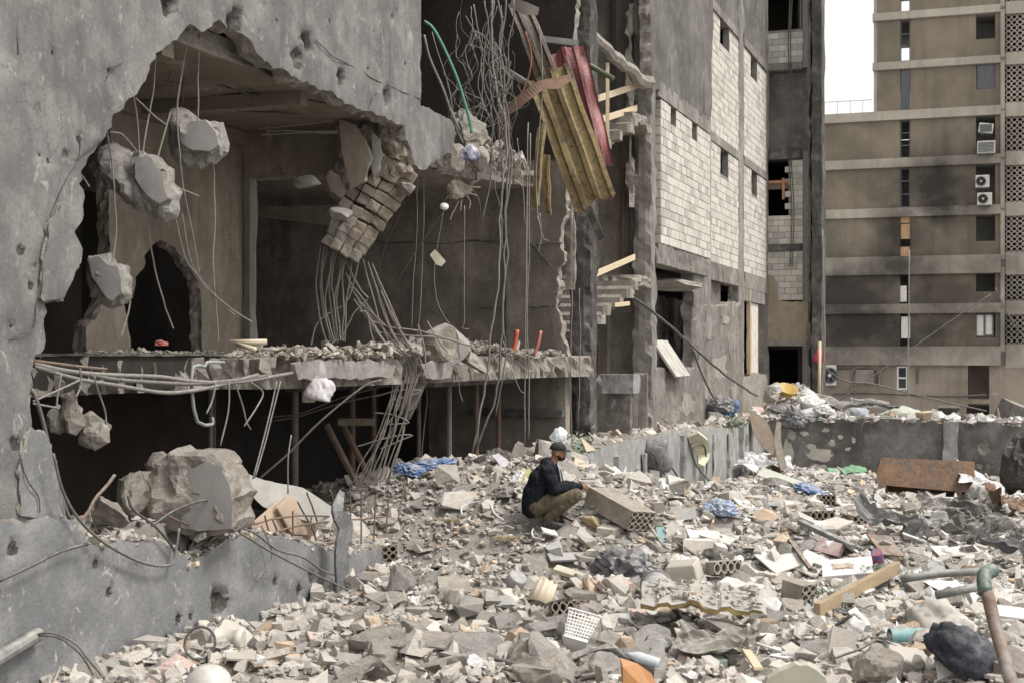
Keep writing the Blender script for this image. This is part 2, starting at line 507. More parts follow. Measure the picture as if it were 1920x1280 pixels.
def concrete(name, a, b_, c=None, flecks=0.0, streak=.4, bumpk=.35, sc=1.0, fine=1.0, soot=0.0, sootcol=(.02, .02, .021), cracks=0.0):
    """cement render / cast concrete: two tones in large patches, rain streaks, pale scuffs, soot"""
    m, nt, bs, P = newmat(name)
    n1 = noise_n(nt, P, .55 * sc, 8, .62, .6); n2 = noise_n(nt, P, 2.6 * sc, 8, .65, .3); n3 = noise_n(nt, P, 26 * sc, 5, .7)
    big = ramp(nt, n1, [(.36, 0.0), (.64, 1.0)])
    col = mixc(nt, big, a, b_)
    if c: col = mixc(nt, ramp(nt, n2, [(.50, 0.0), (.68, .85)]), col, c)
    col = mixc(nt, mulc(nt, ramp(nt, n2, [(.30, 1.0), (.52, 0.0)]), .45), col, tuple(x * .55 for x in a))
    if streak:
        sv = noise_n(nt, scaled(nt, P, (1.5, 1.5, .26)), 1.3, 7, .6, 1.4)
        col = mixc(nt, mulc(nt, ramp(nt, sv, [(.46, 0.0), (.74, 1.0)]), streak), col, tuple(x * .5 for x in a))
        sv2 = noise_n(nt, scaled(nt, P, (2.6, 2.6, .4)), 1.7, 7, .65, 1.0)
        col = mixc(nt, mulc(nt, ramp(nt, sv2, [(.54, 0.0), (.76, 1.0)]), streak * .5), col, tuple(min(1, x * 1.5) for x in b_))
    if flecks:
        fv = noise_n(nt, scaled(nt, P, (1.0, 1.0, .75)), 5.5, 7, .72, 1.2)
        col = mixc(nt, mulc(nt, ramp(nt, fv, [(.60, 0.0), (.66, 1.0)]), flecks), col, (.52, .50, .475))
    col = mixc(nt, mulc(nt, ramp(nt, n3, [(.3, 1.0), (.6, 0.0)]), .30 * fine), col, tuple(x * .45 for x in a))
    if soot:
        s1 = noise_n(nt, scaled(nt, P, (1, 1, .55)), .75, 7, .6, .5)
        col = mixc(nt, mulc(nt, ramp(nt, s1, [(.40, 0.0), (.62, 1.0)]), soot), col, sootcol)
    if cracks:
        vo = N_(nt, 'ShaderNodeTexVoronoi', feature='DISTANCE_TO_EDGE'); vo.inputs['Scale'].default_value = .7
        dn = N_(nt, 'ShaderNodeTexNoise'); dn.inputs['Scale'].default_value = 2.0; dn.inputs['Detail'].default_value = 6; nt.links.new(P, dn.inputs['Vector'])
        va = N_(nt, 'ShaderNodeVectorMath', operation='MULTIPLY_ADD'); va.inputs[1].default_value = (.9, .9, .9); nt.links.new(dn.outputs['Color'], va.inputs[0]); nt.links.new(P, va.inputs[2])
        nt.links.new(va.outputs[0], vo.inputs['Vector'])
        lf = ramp(nt, vo.outputs['Distance'], [(.002, 1.0), (.008, 0.0)]); gate = ramp(nt, n1, [(.5, 0.0), (.58, 1.0)])
        col = mixc(nt, mulc(nt, mulc(nt, lf, gate), cracks), col, (.03, .03, .03))
    nt.links.new(col, bs.inputs['Base Color'])
    hh = N_(nt, 'ShaderNodeMath', operation='ADD'); nt.links.new(n3, hh.inputs[0]); nt.links.new(mulc(nt, n2, 1.5), hh.inputs[1])
    bump(nt, bs, hh.outputs[0], bumpk, .03)
    return m
def vcol(name, rough=.95, spec=.15, n=.35, bumpk=.5, tex=14):
    """colour carried by each piece, dusted and pitted"""
    m, nt, bs, P = newmat(name)
    at = N_(nt, 'ShaderNodeVertexColor', layer_name='Col')
    n1 = noise_n(nt, P, tex, 6, .7); n2 = noise_n(nt, P, tex * 5, 4, .7)
    col = mixc(nt, mulc(nt, ramp(nt, n1, [(.35, 1.0), (.6, 0.0)]), n), at.outputs['Color'], (.16, .15, .135))
    col = mixc(nt, mulc(nt, ramp(nt, n1, [(.55, 0.0), (.75, 1.0)]), n * .8), col, (.50, .465, .42))
    col = mixc(nt, mulc(nt, ramp(nt, n2, [(.32, 1.0), (.5, 0.0)]), n * .7), col, (.12, .11, .10))
    nt.links.new(col, bs.inputs['Base Color']); bs.inputs['Roughness'].default_value = rough
    hh = N_(nt, 'ShaderNodeMath', operation='ADD'); nt.links.new(n2, hh.inputs[0]); nt.links.new(mulc(nt, n1, 2.0), hh.inputs[1])
    bump(nt, bs, hh.outputs[0], bumpk, .02)
    return m
def plain(name, c, rough=.6, c2=None, dust=.25, sc=6.0, metal=0.0, bumpk=.12, spec=.35, dustcol=(.40, .38, .35), wear=None):
    """paint, plastic, wood, cloth: a base tone, uneven tint, dust lying on it"""
    m, nt, bs, P = newmat(name)
    n1 = noise_n(nt, P, sc, 7, .65, .4); n2 = noise_n(nt, P, sc * 6, 5, .7)
    col = mixc(nt, ramp(nt, n1, [(.4, 0.0), (.62, 1.0)]), c, c2 or tuple(x * .72 for x in c))
    if wear: col = mixc(nt, ramp(nt, noise_n(nt, P, sc * .8, 8, .7, 1.0), [(.52, 0.0), (.6, 1.0)]), col, wear)
    if dust:
        col = mixc(nt, mulc(nt, ramp(nt, n2, [(.42, 0.0), (.7, 1.0)]), dust), col, dustcol)
        gg = N_(nt, 'ShaderNodeNewGeometry'); sx = N_(nt, 'ShaderNodeSeparateXYZ'); nt.links.new(gg.outputs['Normal'], sx.inputs[0])
        up_ = ramp(nt, sx.outputs['Z'], [(.25, 0.0), (.85, 1.0)]); nz = ramp(nt, noise_n(nt, P, sc * 1.7, 8, .7, .6), [(.40, 0.0), (.60, 1.0)])
        col = mixc(nt, mulc(nt, mulc(nt, up_, nz), min(.85, dust * 2.0)), col, dustcol)      # dust that has settled on upward faces
    nt.links.new(col, bs.inputs['Base Color']); bs.inputs['Roughness'].default_value = rough; bs.inputs['Metallic'].default_value = metal
    bs.inputs['Specular IOR Level'].default_value = spec
    bump(nt, bs, n2, bumpk, .01)
    return m
def wood(name, a, b_, sc=(2, 2, 30)):
    m, nt, bs, P = newmat(name)
    tc = N_(nt, 'ShaderNodeTexCoord'); n1 = noise_n(nt, scaled(nt, tc.outputs['Object'], sc), 1.5, 6, .65, .5)
    n2 = noise_n(nt, P, 9, 6, .7)
    col = mixc(nt, ramp(nt, n1, [(.35, 0.0), (.65, 1.0)]), a, b_)
    col = mixc(nt, mulc(nt, ramp(nt, n2, [(.5, 0.0), (.72, 1.0)]), .4), col, (.36, .34, .31))
    nt.links.new(col, bs.inputs['Base Color']); bs.inputs['Roughness'].default_value = .8
    bump(nt, bs, n1, .2, .008)
    return m

WALLG = concrete('grey_render', (.128, .126, .123), (.21, .205, .198), (.275, .264, .248), flecks=.40, streak=.5, bumpk=.35, cracks=.5)
PARAP = concrete('scuffed_grey_render', (.175, .178, .182), (.235, .237, .239), (.28, .276, .27), flecks=.75, streak=.12, bumpk=.4, cracks=.4)
BREAK = concrete('broken_concrete', (.30, .27, .235), (.44, .405, .36), (.50, .47, .43), streak=0, bumpk=1.0, sc=2.6, fine=1.6)
TAN = concrete('tan_interior_plaster', (.24, .207, .168), (.335, .292, .238), (.38, .338, .282), streak=.45, bumpk=.3, soot=.25, sootcol=(.07, .055, .045), cracks=.5)
CEIL = concrete('smoky_ceiling_plaster', (.225, .19, .153), (.315, .27, .22), (.19, .16, .13), streak=0, bumpk=.4, soot=.3, sootcol=(.06, .05, .04), cracks=.6)
GREYIN = concrete('grey_interior_concrete', (.205, .18, .153), (.31, .278, .24), (.36, .328, .29), streak=.6, bumpk=.35, soot=.4, sootcol=(.06, .052, .046), cracks=.7)
DARKIN = concrete('interior_shade_tone', (.035, .030, .026), (.06, .052, .045), streak=.4, bumpk=.3, soot=.6, sootcol=(.02, .018, .016))  # darkness of the rooms put into the base colour, soot patches over it
CHAR = concrete('charred_concrete', (.085, .082, .08), (.17, .16, .15), (.27, .25, .23), streak=.6, bumpk=.9, sc=1.5, soot=.55, sootcol=(.018, .017, .017))
CHARL = concrete('smoked_concrete', (.19, .175, .16), (.30, .275, .25), (.39, .36, .325), flecks=.6, streak=.5, bumpk=.8, sc=1.3, soot=.35, sootcol=(.04, .037, .035), cracks=.5)
PLASTD = concrete('dark_weathered_render', (.115, .108, .102), (.18, .17, .16), (.23, .215, .20), streak=.35, bumpk=.35, soot=.35, sootcol=(.04, .038, .037))
FRAMEC = concrete('frame_concrete', (.22, .205, .185), (.31, .29, .265), (.36, .335, .31), streak=.5, bumpk=.6, soot=.3, sootcol=(.06, .056, .052))
RETAIN = concrete('retaining_concrete', (.26, .26, .255), (.36, .355, .345), (.42, .41, .39), flecks=.35, streak=.35, bumpk=.6, cracks=.5)
RETDK = concrete('smoked_retaining_concrete', (.13, .125, .12), (.235, .23, .222), (.27, .262, .25), flecks=.5, streak=.4, bumpk=.5, soot=.4, sootcol=(.05, .046, .042))
GROUNDM = concrete('rubble_dust', (.34, .315, .285), (.43, .402, .367), (.49, .462, .427), streak=0, bumpk=1.0, sc=4, fine=1.4)
MORTAR = plain('mortar', (.22, .21, .195), .95, (.15, .14, .13), dust=0)
BLOCKM = vcol('cement_block', n=.18, bumpk=.35, tex=7)
RUBM = vcol('rubble_pieces', n=.30, bumpk=.6, tex=12)
RUBS = vcol('scrap_pieces', rough=.8, n=.22, bumpk=.2, tex=9)
REBAR = plain('dusty_steel', (.15, .13, .115), .75, (.20, .178, .16), dust=.35, sc=14, metal=.0, bumpk=.4)
RUSTB = plain('rusty_steel', (.15, .085, .055), .8, (.09, .065, .05), dust=.3, sc=10, bumpk=.4)
CABLE = plain('grey_cable', (.085, .08, .075), .7, (.13, .123, .115), dust=.3, sc=9)
CABLEL = plain('pale_cable', (.19, .178, .162), .7, (.13, .122, .112), dust=.3, sc=9)
CABLEB = plain('black_cable', (.035, .035, .036), .6, (.07, .068, .065), dust=.25, sc=8)
BOULD = concrete('boulder_concrete', (.34, .307, .27), (.45, .413, .37), (.51, .475, .43), streak=0, bumpk=.9, sc=3.2, fine=1.3)
BOULG = concrete('grey_boulder_concrete', (.31, .293, .272), (.41, .392, .367), (.47, .45, .425), streak=0, bumpk=.9, sc=3.2, fine=1.3)
FACEG = plain('smooth_render_face', (.32, .315, .305), .9, (.26, .255, .248), dust=.25, sc=3, bumpk=.15)
PITM = concrete('pitted_concrete', (.09, .083, .075), (.19, .176, .16), (.29, .27, .245), streak=0, bumpk=1.0, sc=4)
BLACKV = plain('near_black', (.014, .013, .012), .95, (.02, .018, .016), dust=0)  # near-black tone for the cooling-unit fans
# ------------------------------------------------------------------ ruined building
RB = thing('ruined_building', BL(-10, 18, 0), 'bombed concrete building torn open beside the rubble, interior and stairs exposed', 'building')
Z = EZ
# near outer wall with the great hole
mk_pits = [(443, 45, .16, .14), (578, 80, .13, .14), (557, 110, .13, .07), (641, 145, .12, .10), (726, 182, .13, .16), (316, 8, .15, .12),
           (207, 134, .035, .02), (150, 262, .04, .02), (560, 72, .02, .02), (98, 100, .02, .02), (690, 130, .03, .015), (620, 40, .03, .015),
           (125, 290, .05, .02), (40, 470, .06, .02), (30, 830, .07, .03), (700, 60, .02, .01), (520, 40, .03, .015), (760, 120, .03, .02)]
_rp = random.Random(77)
for _i in range(24):
    _x, _y = _rp.uniform(0, 785), _rp.uniform(-5, 640)
    if _x < 130 or _y < 40 or (_x > 620 and _y < 160): mk_pits.append((_x, _y, _rp.uniform(.012, .04), _rp.uniform(.008, .025)))
pplate('outer_wall', [(-1500, -3200, 1), (790, -590, 1), (791, -100, 1), (791, 60), (789, 200), (808, 206), (832, 219), (850, 232), (856, 250), (851, 268), (858, 282), (835, 291),
                      (815, 308), (794, 318), (778, 310), (772, 285), (760, 262), (757, 235), (728, 226), (702, 212), (672, 205), (640, 186),
                      (612, 170), (585, 160), (560, 150), (520, 128), (497, 116), (480, 95), (466, 72), (440, 58), (428, 54), (400, 42), (392, 52), (380, 61), (368, 52), (350, 49), (336, 68),
                      (312, 86), (294, 100), (281, 132), (262, 165), (250, 182), (236, 192), (214, 213), (203, 245), (183, 279), (166, 298), (153, 322), (149, 345),
                      (156, 385), (157, 405), (140, 436), (150, 455), (155, 480), (140, 515), (125, 548), (116, 563), (84, 566), (90, 585), (88, 640), (68, 664), (59, 700),
                      (57, 760), (60, 800), (92, 828), (98, 846), (108, 880), (122, 985), (80, 1050, 1), (-1500, 1900, 1)],
       'd', D0, .22, [WALLG, BREAK, PITM], RB, grid=.09, step=.05, jit=.035, ppix=mk_pits, seed=3, und=.008, backjit=.05, pitmat=2)
# lobe of thicker render standing proud beside the hole
pplate('render_flap', [(92, 420), (120, 380), (150, 395), (157, 410), (140, 436), (152, 458), (154, 482), (140, 515), (122, 558), (84, 566), (82, 520), (88, 470)],
       'd', D0 + .05, .05, [WALLG, BREAK], RB, grid=.08, step=.04, jit=.02, seed=8)
pplate('render_flap', [(60, 800), (92, 826), (106, 870), (118, 968), (40, 966), (36, 880)], 'd', D0 + .035, .035, [PARAP, BREAK], RB, grid=.08, step=.04, jit=.02, seed=9)
# low wall in front, broken down to the right
par_pits = [(412, 1128, .17, .10), (180, 1057, .05, .03), (206, 1110, .05, .03), (334, 1160, .05, .04), (314, 1200, .06, .04), (356, 1155, .04, .03), (25, 1030, .07, .03),
            (585, 1080, .08, .05), (560, 1105, .07, .05), (515, 1090, .05, .04)]
pplate('parapet', [(-1500, 1222, 1), (0, 984), (64, 972), (112, 971), (146, 979), (154, 1004), (172, 1020), (232, 1017), (292, 1013), (322, 1024), (336, 1040), (358, 1060), (385, 1042),
                   (415, 1022), (450, 1004), (500, 1000), (560, 1014), (600, 1026), (650, 1040), (700, 1032), (760, 1010), (806, 1004), (812, 1060, 1), (650, 1220, 1), (400, 1330, 1), (-1500, 2300, 1)],
       'd', D0 + .07, .34, [PARAP, BREAK, PITM], RB, grid=.09, step=.05, jit=.04, ppix=par_pits, seed=5, und=.01, backjit=.09, pitmat=2)
# floor slab seen edge-on at eye level
plate('floor_slab', [(-8.6, 8.0), (-8.55, 12.5), (-8.45, 14.2), (-7.9, 14.5), (-7.75, 15.2), (-7.8, 16.2), (-7.72, 17.2), (-7.85, 18.0), (-7.6, 18.8), (-7.7, 20), (-7.55, 21.3), (-7.75, 22.3),
                     (-7.5, 23.6), (-7.35, 24.6), (-7.2, 25.0), (-7.5, 25.15), (-16, 25.1), (-16, 8)], .36, (0, 0, Z - .03), RV, FV, UP, [BREAK, BREAK], RB, grid=.2, step=.06, jit=.14, seed=12, und=.03, backjit=.10)
pplate('slab_edge_render', [(552, 682), (640, 674), (700, 676), (742, 684), (735, 707), (640, 710), (560, 712)], 'd', -7.60, .05, [BOULG, BREAK], RB, grid=.1, step=.10, jit=.03, seed=14, backjit=.015)
pplate('slab_edge_render', [(790, 682), (830, 676), (850, 690), (845, 708), (800, 709)], 'd', -7.50, .05, [BOULG, BREAK], RB, grid=.1, step=.10, jit=.03, seed=15, backjit=.015)
mk('edge_beam', bbox(-8.62, -8.5, 8, 14.3, Z - .36, Z - .012), DARKIN, RB)
mk('edge_angle', bbox(-8.68, -8.46, 8, 14.25, Z - .008, Z + .012), CHAR, RB)
# inner wall of the first bay, with a hole knocked through
pplate('inner_wall', [(203, 168, 1), (458, 252, 1), (458, 668, 1), (380, 668), (378, 600), (373, 530), (352, 492), (330, 464), (302, 450), (284, 462), (270, 480), (271, 503), (254, 520),
                      (250, 560), (232, 566), (240, 605), (246, 668, 1), (160, 668), (162, 612), (188, 585), (192, 560), (203, 530), (206, 480), (205, 400), (208, 300)],
       'd', -10.16, .18, [TAN, BREAK], RB, grid=.14, step=.06, jit=.03, seed=21)
mk('door_jamb', rbox(-10.16, -10.03, 17.63, 17.85, Z - .06, Z + 2.47, .3, .01, 2), FRAMEC, RB)
mk('header_beam', rbox(-10.16, -7.80, 17.63, 17.9, Z + 2.47, Z + 3.1, .25, .012, 3), TAN, RB)
pplate('landing_soffit', [(430, 387, 1), (660, 387, 1), (660, 428, 1), (430, 396, 1)], 't', 19.8, .1, [TAN, BREAK], RB, grid=.3, seed=4)
# ceilings
plate('ceiling_slab', [(-10.4, 3), (-7.76, 3), (-7.76, 17.9), (-10.4, 17.9)], .24, (0, 0, Z + 3.1), RV, FV, -UP, [CEIL, BREAK], RB, grid=.18, step=.15, jit=.0, seed=31, und=.012, flags=[1] * 4,
      pits=[(-9.3, 12.6, .25, .06), (-8.6, 14.6, .3, .05), (-9.0, 16.0, .2, .05), (-8.3, 13.2, .2, .04)])
for _t in (12.0, 14.9):
    mk('ceiling_beam', rbox(-10.16, -7.80, _t, _t + .22, Z + 2.93, Z + 3.094, .25, .012, int(_t)), CEIL, RB)
mk('ceiling_beam', rbox(-10.14, -9.98, 9, 17.6, Z + 2.92, Z + 3.092, .3, .012, 44), CEIL, RB)
plate('torn_floor_slab', [(-16, 17.92), (-9.6, 17.92), (-9.1, 19), (-9.3, 20.2), (-8.7, 21.4), (-8.9, 22.4), (-8.3, 23.6), (-8.0, 24.5), (-16, 24.55)], .28, (0, 0, Z + 3.3), RV, FV, UP, [BREAK, BREAK], RB,
      grid=.3, step=.09, jit=.12, seed=33, und=.02, backjit=.1)
# cross wall of the second bay
pplate('upper_cross_wall', [(380, -700, 1), (1092, -700, 1), (1086, -100), (1076, 60), (1070, 200), (1064, 300, 1), (380, 300, 1)], 't', 24.62, .25, [DARKIN, BREAK], RB, grid=.4, step=.09, jit=.05, seed=40, backjit=.06)  # darker tone stands in for the lack of light up here
pplate('cross_wall', [(380, 302, 1), (1064, 302), (1060, 385), (1052, 440), (1059, 490), (1046, 515), (1043, 560), (1050, 600), (1054, 635), (1068, 672, 1), (380, 672, 1)],
       't', 24.6, .25, [GREYIN, BREAK], RB, grid=.22, step=.07, jit=.05, seed=41, backjit=.06)
mk('pilaster', rbox(-8.65, -8.25, 24.5, 24.6, Z - .04, Z + 3.1, .25, .008, 6), GREYIN, RB)
mk('basement_wall', bbox(-16, -7.55, 24.62, 24.9, -.4, Z - .41), GREYIN, RB)
mk('basement_beam', rbox(-9.3, -7.56, 24.45, 24.6, Z - 1.12, Z - .98, .3, .01, 8), CHAR, RB)
# shell added round the interior to keep daylight out, its roof unseen
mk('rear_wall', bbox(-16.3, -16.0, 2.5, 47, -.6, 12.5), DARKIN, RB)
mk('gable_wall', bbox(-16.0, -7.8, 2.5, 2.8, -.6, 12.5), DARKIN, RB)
mk('unseen_roof_slab', bbox(-16.3, -7.76, 2.5, 30.9, 12.2, 12.5), DARKIN, RB)
mk('unseen_roof_slab', bbox(-16.3, -7.76, 30.95, 47, 15.2, 15.5), DARKIN, RB)
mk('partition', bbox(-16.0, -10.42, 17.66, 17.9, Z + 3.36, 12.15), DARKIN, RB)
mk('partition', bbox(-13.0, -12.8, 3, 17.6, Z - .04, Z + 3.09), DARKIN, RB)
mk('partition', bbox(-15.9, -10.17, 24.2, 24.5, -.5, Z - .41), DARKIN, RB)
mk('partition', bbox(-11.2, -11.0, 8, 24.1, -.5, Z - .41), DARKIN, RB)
# charred pier, stair shaft
mk('charred_pier', rbox(-7.66, -7.24, 25.2, 25.75, -.2, 12.2, .13, .05, 11), CHAR, RB)
mk('pier_core', rbox(-7.70, -7.50, 25.08, 25.19, Z + 1.2, Z + 6.5, .1, .035, 12), BREAK, RB)
mk('shaft_wall', bbox(-13, -7.72, 30.62, 30.88, -.4, 12.2), GREYIN, RB)
mk('shaft_wall', bbox(-11.2, -11.0, 25.2, 30.6, -.4, 12.2), GREYIN, RB)
mk('shaft_pier', rbox(-7.72, -7.27, 30.1, 30.6, -.2, 12.4, .13, .04, 13), FRAMEC, RB)
mk('shaft_pier_scar', rbox(-7.84, -7.64, 29.95, 30.09, Z + 3.2, Z + 7.6, .1, .05, 14), BREAK, RB)
STEPM = concrete('dusty_stair_concrete', (.26, .235, .205), (.36, .33, .29), (.40, .37, .33), streak=.1, bumpk=.7, sc=2)
for k, zz in enumerate((Z + .48, Z + 3.80)):
    fl = thing('stair_flight', BL(-7.8, 26.6, zz), None, None)
    fl.parent = RB; fl.location = WO[fl.name] - WO[RB.name]
    nst = 6
    for i in range(nst):
        dr = -7.72 + (i / (nst - 1)) ** .8 * .66 + .05 * math.sin(i * 2.1)
        t0 = 26.6 + i * .28
        mk('step', rbox(-8.7, dr, t0, t0 + .31, zz + i * .18 - .06, zz + i * .18 + .12, .09, .02, 20 + i + k * 9), STEPM, fl)
    sl = []
    plate('stair_soffit', [(-8.7, 0), (-7.9, 0), (-7.72, .35), (-7.55, .8), (-7.42, 1.2), (-7.2, 1.6), (-7.08, 2.0), (-8.7, 2.0)], .16, BL(0, 26.55, zz - .02), RV, (FV * .84 + UP * .54).normalized(),
          (UP * .84 - FV * .54).normalized(), [BREAK, BREAK], fl, grid=.2, step=.06, jit=.05, seed=51 + k, backjit=.06)
    plate('landing', [(-9.5, 28.2), (-7.2, 28.2), (-7.1, 28.9), (-7.25, 29.6), (-7.3, 30.05), (-9.5, 30.05)], .2, (0, 0, zz + 1.16), RV, FV, UP, [STEPM, BREAK], fl, grid=.25, step=.07, jit=.05, seed=55 + k)
# broken sloping stringer at the top of the shaft
_pts = [PX(1108, 62, 26.6), PX(1130, 88, 27.2), PX(1152, 108, 27.8), PX(1176, 128, 28.4), PX(1198, 146, 29.3), PX(1222, 168, 30.0)]
mk('broken_stringer', tube(_pts, [.13, .10, .13, .11, .14, .16], 7, 3, .12, 3), BREAK, RB)
mk('low_shaft_wall', rbox(-7.5, -6.95, 27.0, 27.35, .3, Z - .75, .12, .03, 61, .8), CHARL, RB)
mk('low_wall_cap', rbox(-7.62, -6.86, 26.9, 27.45, Z - .75, Z - .38, .12, .035, 62), RETAIN, RB)
# --- block facade
TA0, TA1 = tx(1226), tx(1320); TB0, TB1 = tx(1333), tx(1385); TC0, TC1 = tx(1395), tx(1437)
ZB = [Z + 2.48, Z + 5.95, Z + 9.5]
for i, (a, b) in enumerate(((TA1, TB0), (TB1, TC0), (TC1, TC1 + .5))):
    mk('facade_column', rbox(D0 - .35, D0 + .02, a + .02, b - .02, -.3, 15, .25, .02, 70 + i), FRAMEC if i else CHARL, RB)
mk('floor_beam', rbox(D0 - .3, D0 + .16, TA0 - .3, TA1 + .015, Z + 2.02, ZB[0] - .005, .12, .085, 75), CHARL, RB)
mk('floor_beam', rbox(D0 - .3, D0 + .03, TB0 - .015, TB1 + .015, Z + 2.0, ZB[0] - .005, .14, .06, 76), CHARL, RB)
mk('floor_beam', rbox(D0 - .3, D0 + .03, TC0 - .015, TC1 + .015, Z + 2.0, ZB[0] - .005, .14, .045, 77), FRAMEC, RB)
mk('floor_beam', rbox(D0 - .3, D0 + .20, TA0 - .3, TA1 + .015, ZB[1] - .25, ZB[1] + .10, .14, .05, 78), FRAMEC, RB)
for a, b, s in ((TB0, TB1, 79), (TC0, TC1, 80)):
    mk('floor_beam', rbox(D0 - .3, D0 + .03, a - .015, b + .015, ZB[1] - .25, ZB[1] - .005, .16, .02, s), FRAMEC, RB)
    mk('floor_beam', rbox(D0 - .3, D0 + .03, a - .015, b + .015, ZB[2] - .25, ZB[2] - .005, .16, .02, s + 4), CHARL, RB)
pplate('rendered_panel', [(1216, -120, 1), (1336, -120), (1338, 60), (1334, 120), (1336, 200), (1330, 228), (1318, 222), (1290, 204), (1262, 186), (1240, 176), (1222, 160)], 'd', D0 + .19, .25, [PLASTD, BREAK], RB, grid=.3, step=.1, jit=.05, seed=83)
for a, b in ((TB0, TB1), (TC0, TC1)):
    mk('rendered_panel', bbox(D0 - .25, D0 + .005, a, b, ZB[2], 15), PLASTD, RB)
# cement blocks: a few shared shapes
BLK = []
for k in range(10):
    bm = bmesh.new(); bmesh.ops.create_cube(bm, size=1)
    bmesh.ops.bevel(bm, geom=bm.edges[:], offset=.012, segments=1, affect='EDGES')
    r = random.Random(k)
    me = bpy.data.meshes.new('cement_block')
    for v in bm.verts: v.co = Vector((v.co.x * (1 + r.uniform(-.006, .004)), v.co.y, v.co.z * (1 + r.uniform(-.01, .004))))
    bm.to_mesh(me); bm.free(); me.materials.append(BLOCKM)
    g = r.uniform(.44, .54) if k < 8 else r.uniform(.36, .42); c = (g * 1.05, g * 1.0, g * .91, 1)
    at = me.color_attributes.new('Col', 'FLOAT_COLOR', 'POINT'); at.data.foreach_set('color', np.tile(np.array(c, np.float32), len(me.vertices)))
    BLK.append(me)
class BlockWall:
    """courses of cement blocks on a plane: u along the wall, openings left out"""
    def __init__(s, org, U, N, L, z0, z1, bl=.4, bh=.2, thick=.19, wins=(), seed=0, edge=None, bond=True):
        s.items = []; r = random.Random(seed); j = 0; z = z0
        while z + bh * .6 < z1:
            h = min(bh, z1 - z); u = -bl / 2 if (j % 2 and bond) else 0
            while u < L - .02:
                a, b = max(0, u), min(L, u + bl)
                segs = [(a, b)]
                for (u0, u1, w0, w1) in wins:
                    if z + h / 2 > w0 and z + h / 2 < w1:
                        ns = []
                        for (p, q) in segs:
                            if q <= u0 or p >= u1: ns.append((p, q))
                            else:
                                if p < u0: ns.append((p, u0))
                                if q > u1: ns.append((u1, q))
                        segs = ns
                for (p, q) in segs:
                    if q - p > .06 and not (edge and edge((p + q) / 2, z + h / 2)):
                        c = Vector(org) + Vector(U) * ((p + q) / 2) + UP * (z + h / 2) + Vector(N) * (r.uniform(-.006, .006) - thick / 2)
                        c.z = z + h / 2
                        s.items.append((c, q - p - .014, thick, h - .014, r.randrange(10)))
                u += bl
            z += bh; j += 1
        s.U, s.N = Vector(U), Vector(N)
    def mats(s, it):
        c, l, t, h, k = it
        M = Matrix((s.U, s.N, UP)).transposed() @ Matrix.Diagonal((l, t, h))
        return c, M
    def objects(s, parent):
        for it in s.items:
            c, M = s.mats(it)
            o = bpy.data.objects.new('cement_block', BLK[it[4]]); COL.objects.link(o); o.parent = parent
            m4 = M.to_4x4(); m4.translation = c - WO[parent.name]; o.matrix_local = m4
    def joined(s, name, parent):
        vs = []; fs = []; cs = []
        for it in s.items:
            c, M = s.mats(it); me = BLK[it[4]]; n = len(vs); col = tuple(me.color_attributes['Col'].data[0].color)
            vs += [M @ v.co + c for v in me.vertices]; cs += [col] * len(me.vertices); fs += [tuple(i + n for i in p.vertices) for p in me.polygons]
        return mk(name, (vs, fs), BLOCKM, parent, cols=cs, kind='stuff')
def win_t(x0, x1, y0, y1, d, tbase):
    a, b = tx(x0, d), tx(x1, d); m = (a + b) / 2; s = BL(d, m, 0).y
    return (a - tbase, b - tbase, EZ - (y1 - HY) / FPX * s, EZ - (y0 - HY) / FPX * s)
DA = D0 + .17
LA = TA1 - TA0
bwA = mk('block_infill', bbox(DA - .19, DA - .012, TA0 + .01, TA1 - .005, ZB[0], ZB[1] - .26), MORTAR, RB)
# mortar bed is split so that the slit windows stay open
bpy.data.objects.remove(bwA)
def bed(d0, d1, t0, L, z0, z1, wins):
    m = MB(); cu = [0.01]
    for (a, b, w0, w1) in sorted(wins):
        m.add(bbox(d0, d1, t0 + cu[-1], t0 + a, z0, z1)); m.add(bbox(d0, d1, t0 + a, t0 + b, z0, w0))
        if w1 < z1 - .05: m.add(bbox(d0, d1, t0 + a, t0 + b, w1, z1))
        cu.append(b)
    m.add(bbox(d0, d1, t0 + cu[-1], t0 + L - .005, z0, z1)); return m
wA = [win_t(1258, 1268, 188, 242, DA, TA0), win_t(1298, 1307, 222, 270, DA, TA0)]
wA = [(a, b, w0, ZB[1] - .25) for a, b, w0, w1 in wA]
bwA = bed(DA - .19, DA - .012, TA0, LA, ZB[0], ZB[1] - .255, wA).mk('block_infill', MORTAR, RB)
BlockWall(BL(DA, TA0, 0), FV, RV, LA, ZB[0], ZB[1] - .26, wins=wA, seed=1).objects(bwA)
# return end of that infill, facing the viewer
bwE = mk('block_return', bbox(DA - .5, DA - .20, TA0 - .02, TA0 + .16, ZB[0], ZB[1] - .26), MORTAR, RB)
BlockWall(BL(DA - .55, TA0 - .035, 0), RV, -FV, .55, ZB[0], ZB[1] - .26, bl=.275, thick=.03, seed=2).objects(bwE)
wB = win_t(1351, 1366, 275, 330, D0, TB0); wC = win_t(1409, 1420, 308, 366, D0, TC0)
wB2 = win_t(1350, 1368, 30, 92, D0, TB0); wC2 = win_t(1408, 1420, 96, 152, D0, TC0)
for t0, t1, z0, z1, w, sd in ((TB0, TB1, ZB[0], ZB[1] - .26, wB, 3), (TC0, TC1, ZB[0], ZB[1] - .26, wC, 4), (TB0, TB1, ZB[1], ZB[2] - .26, wB2, 5), (TC0, TC1, ZB[1], ZB[2] - .26, wC2, 6)):
    b = bed(D0 - .19, D0 - .014, t0, t1 - t0, z0, z1, [w]).mk('block_infill', MORTAR, RB)
    BlockWall(BL(D0 - .002, t0, 0), FV, RV, t1 - t0, z0, z1, wins=[w], seed=sd).joined('block_courses', b)
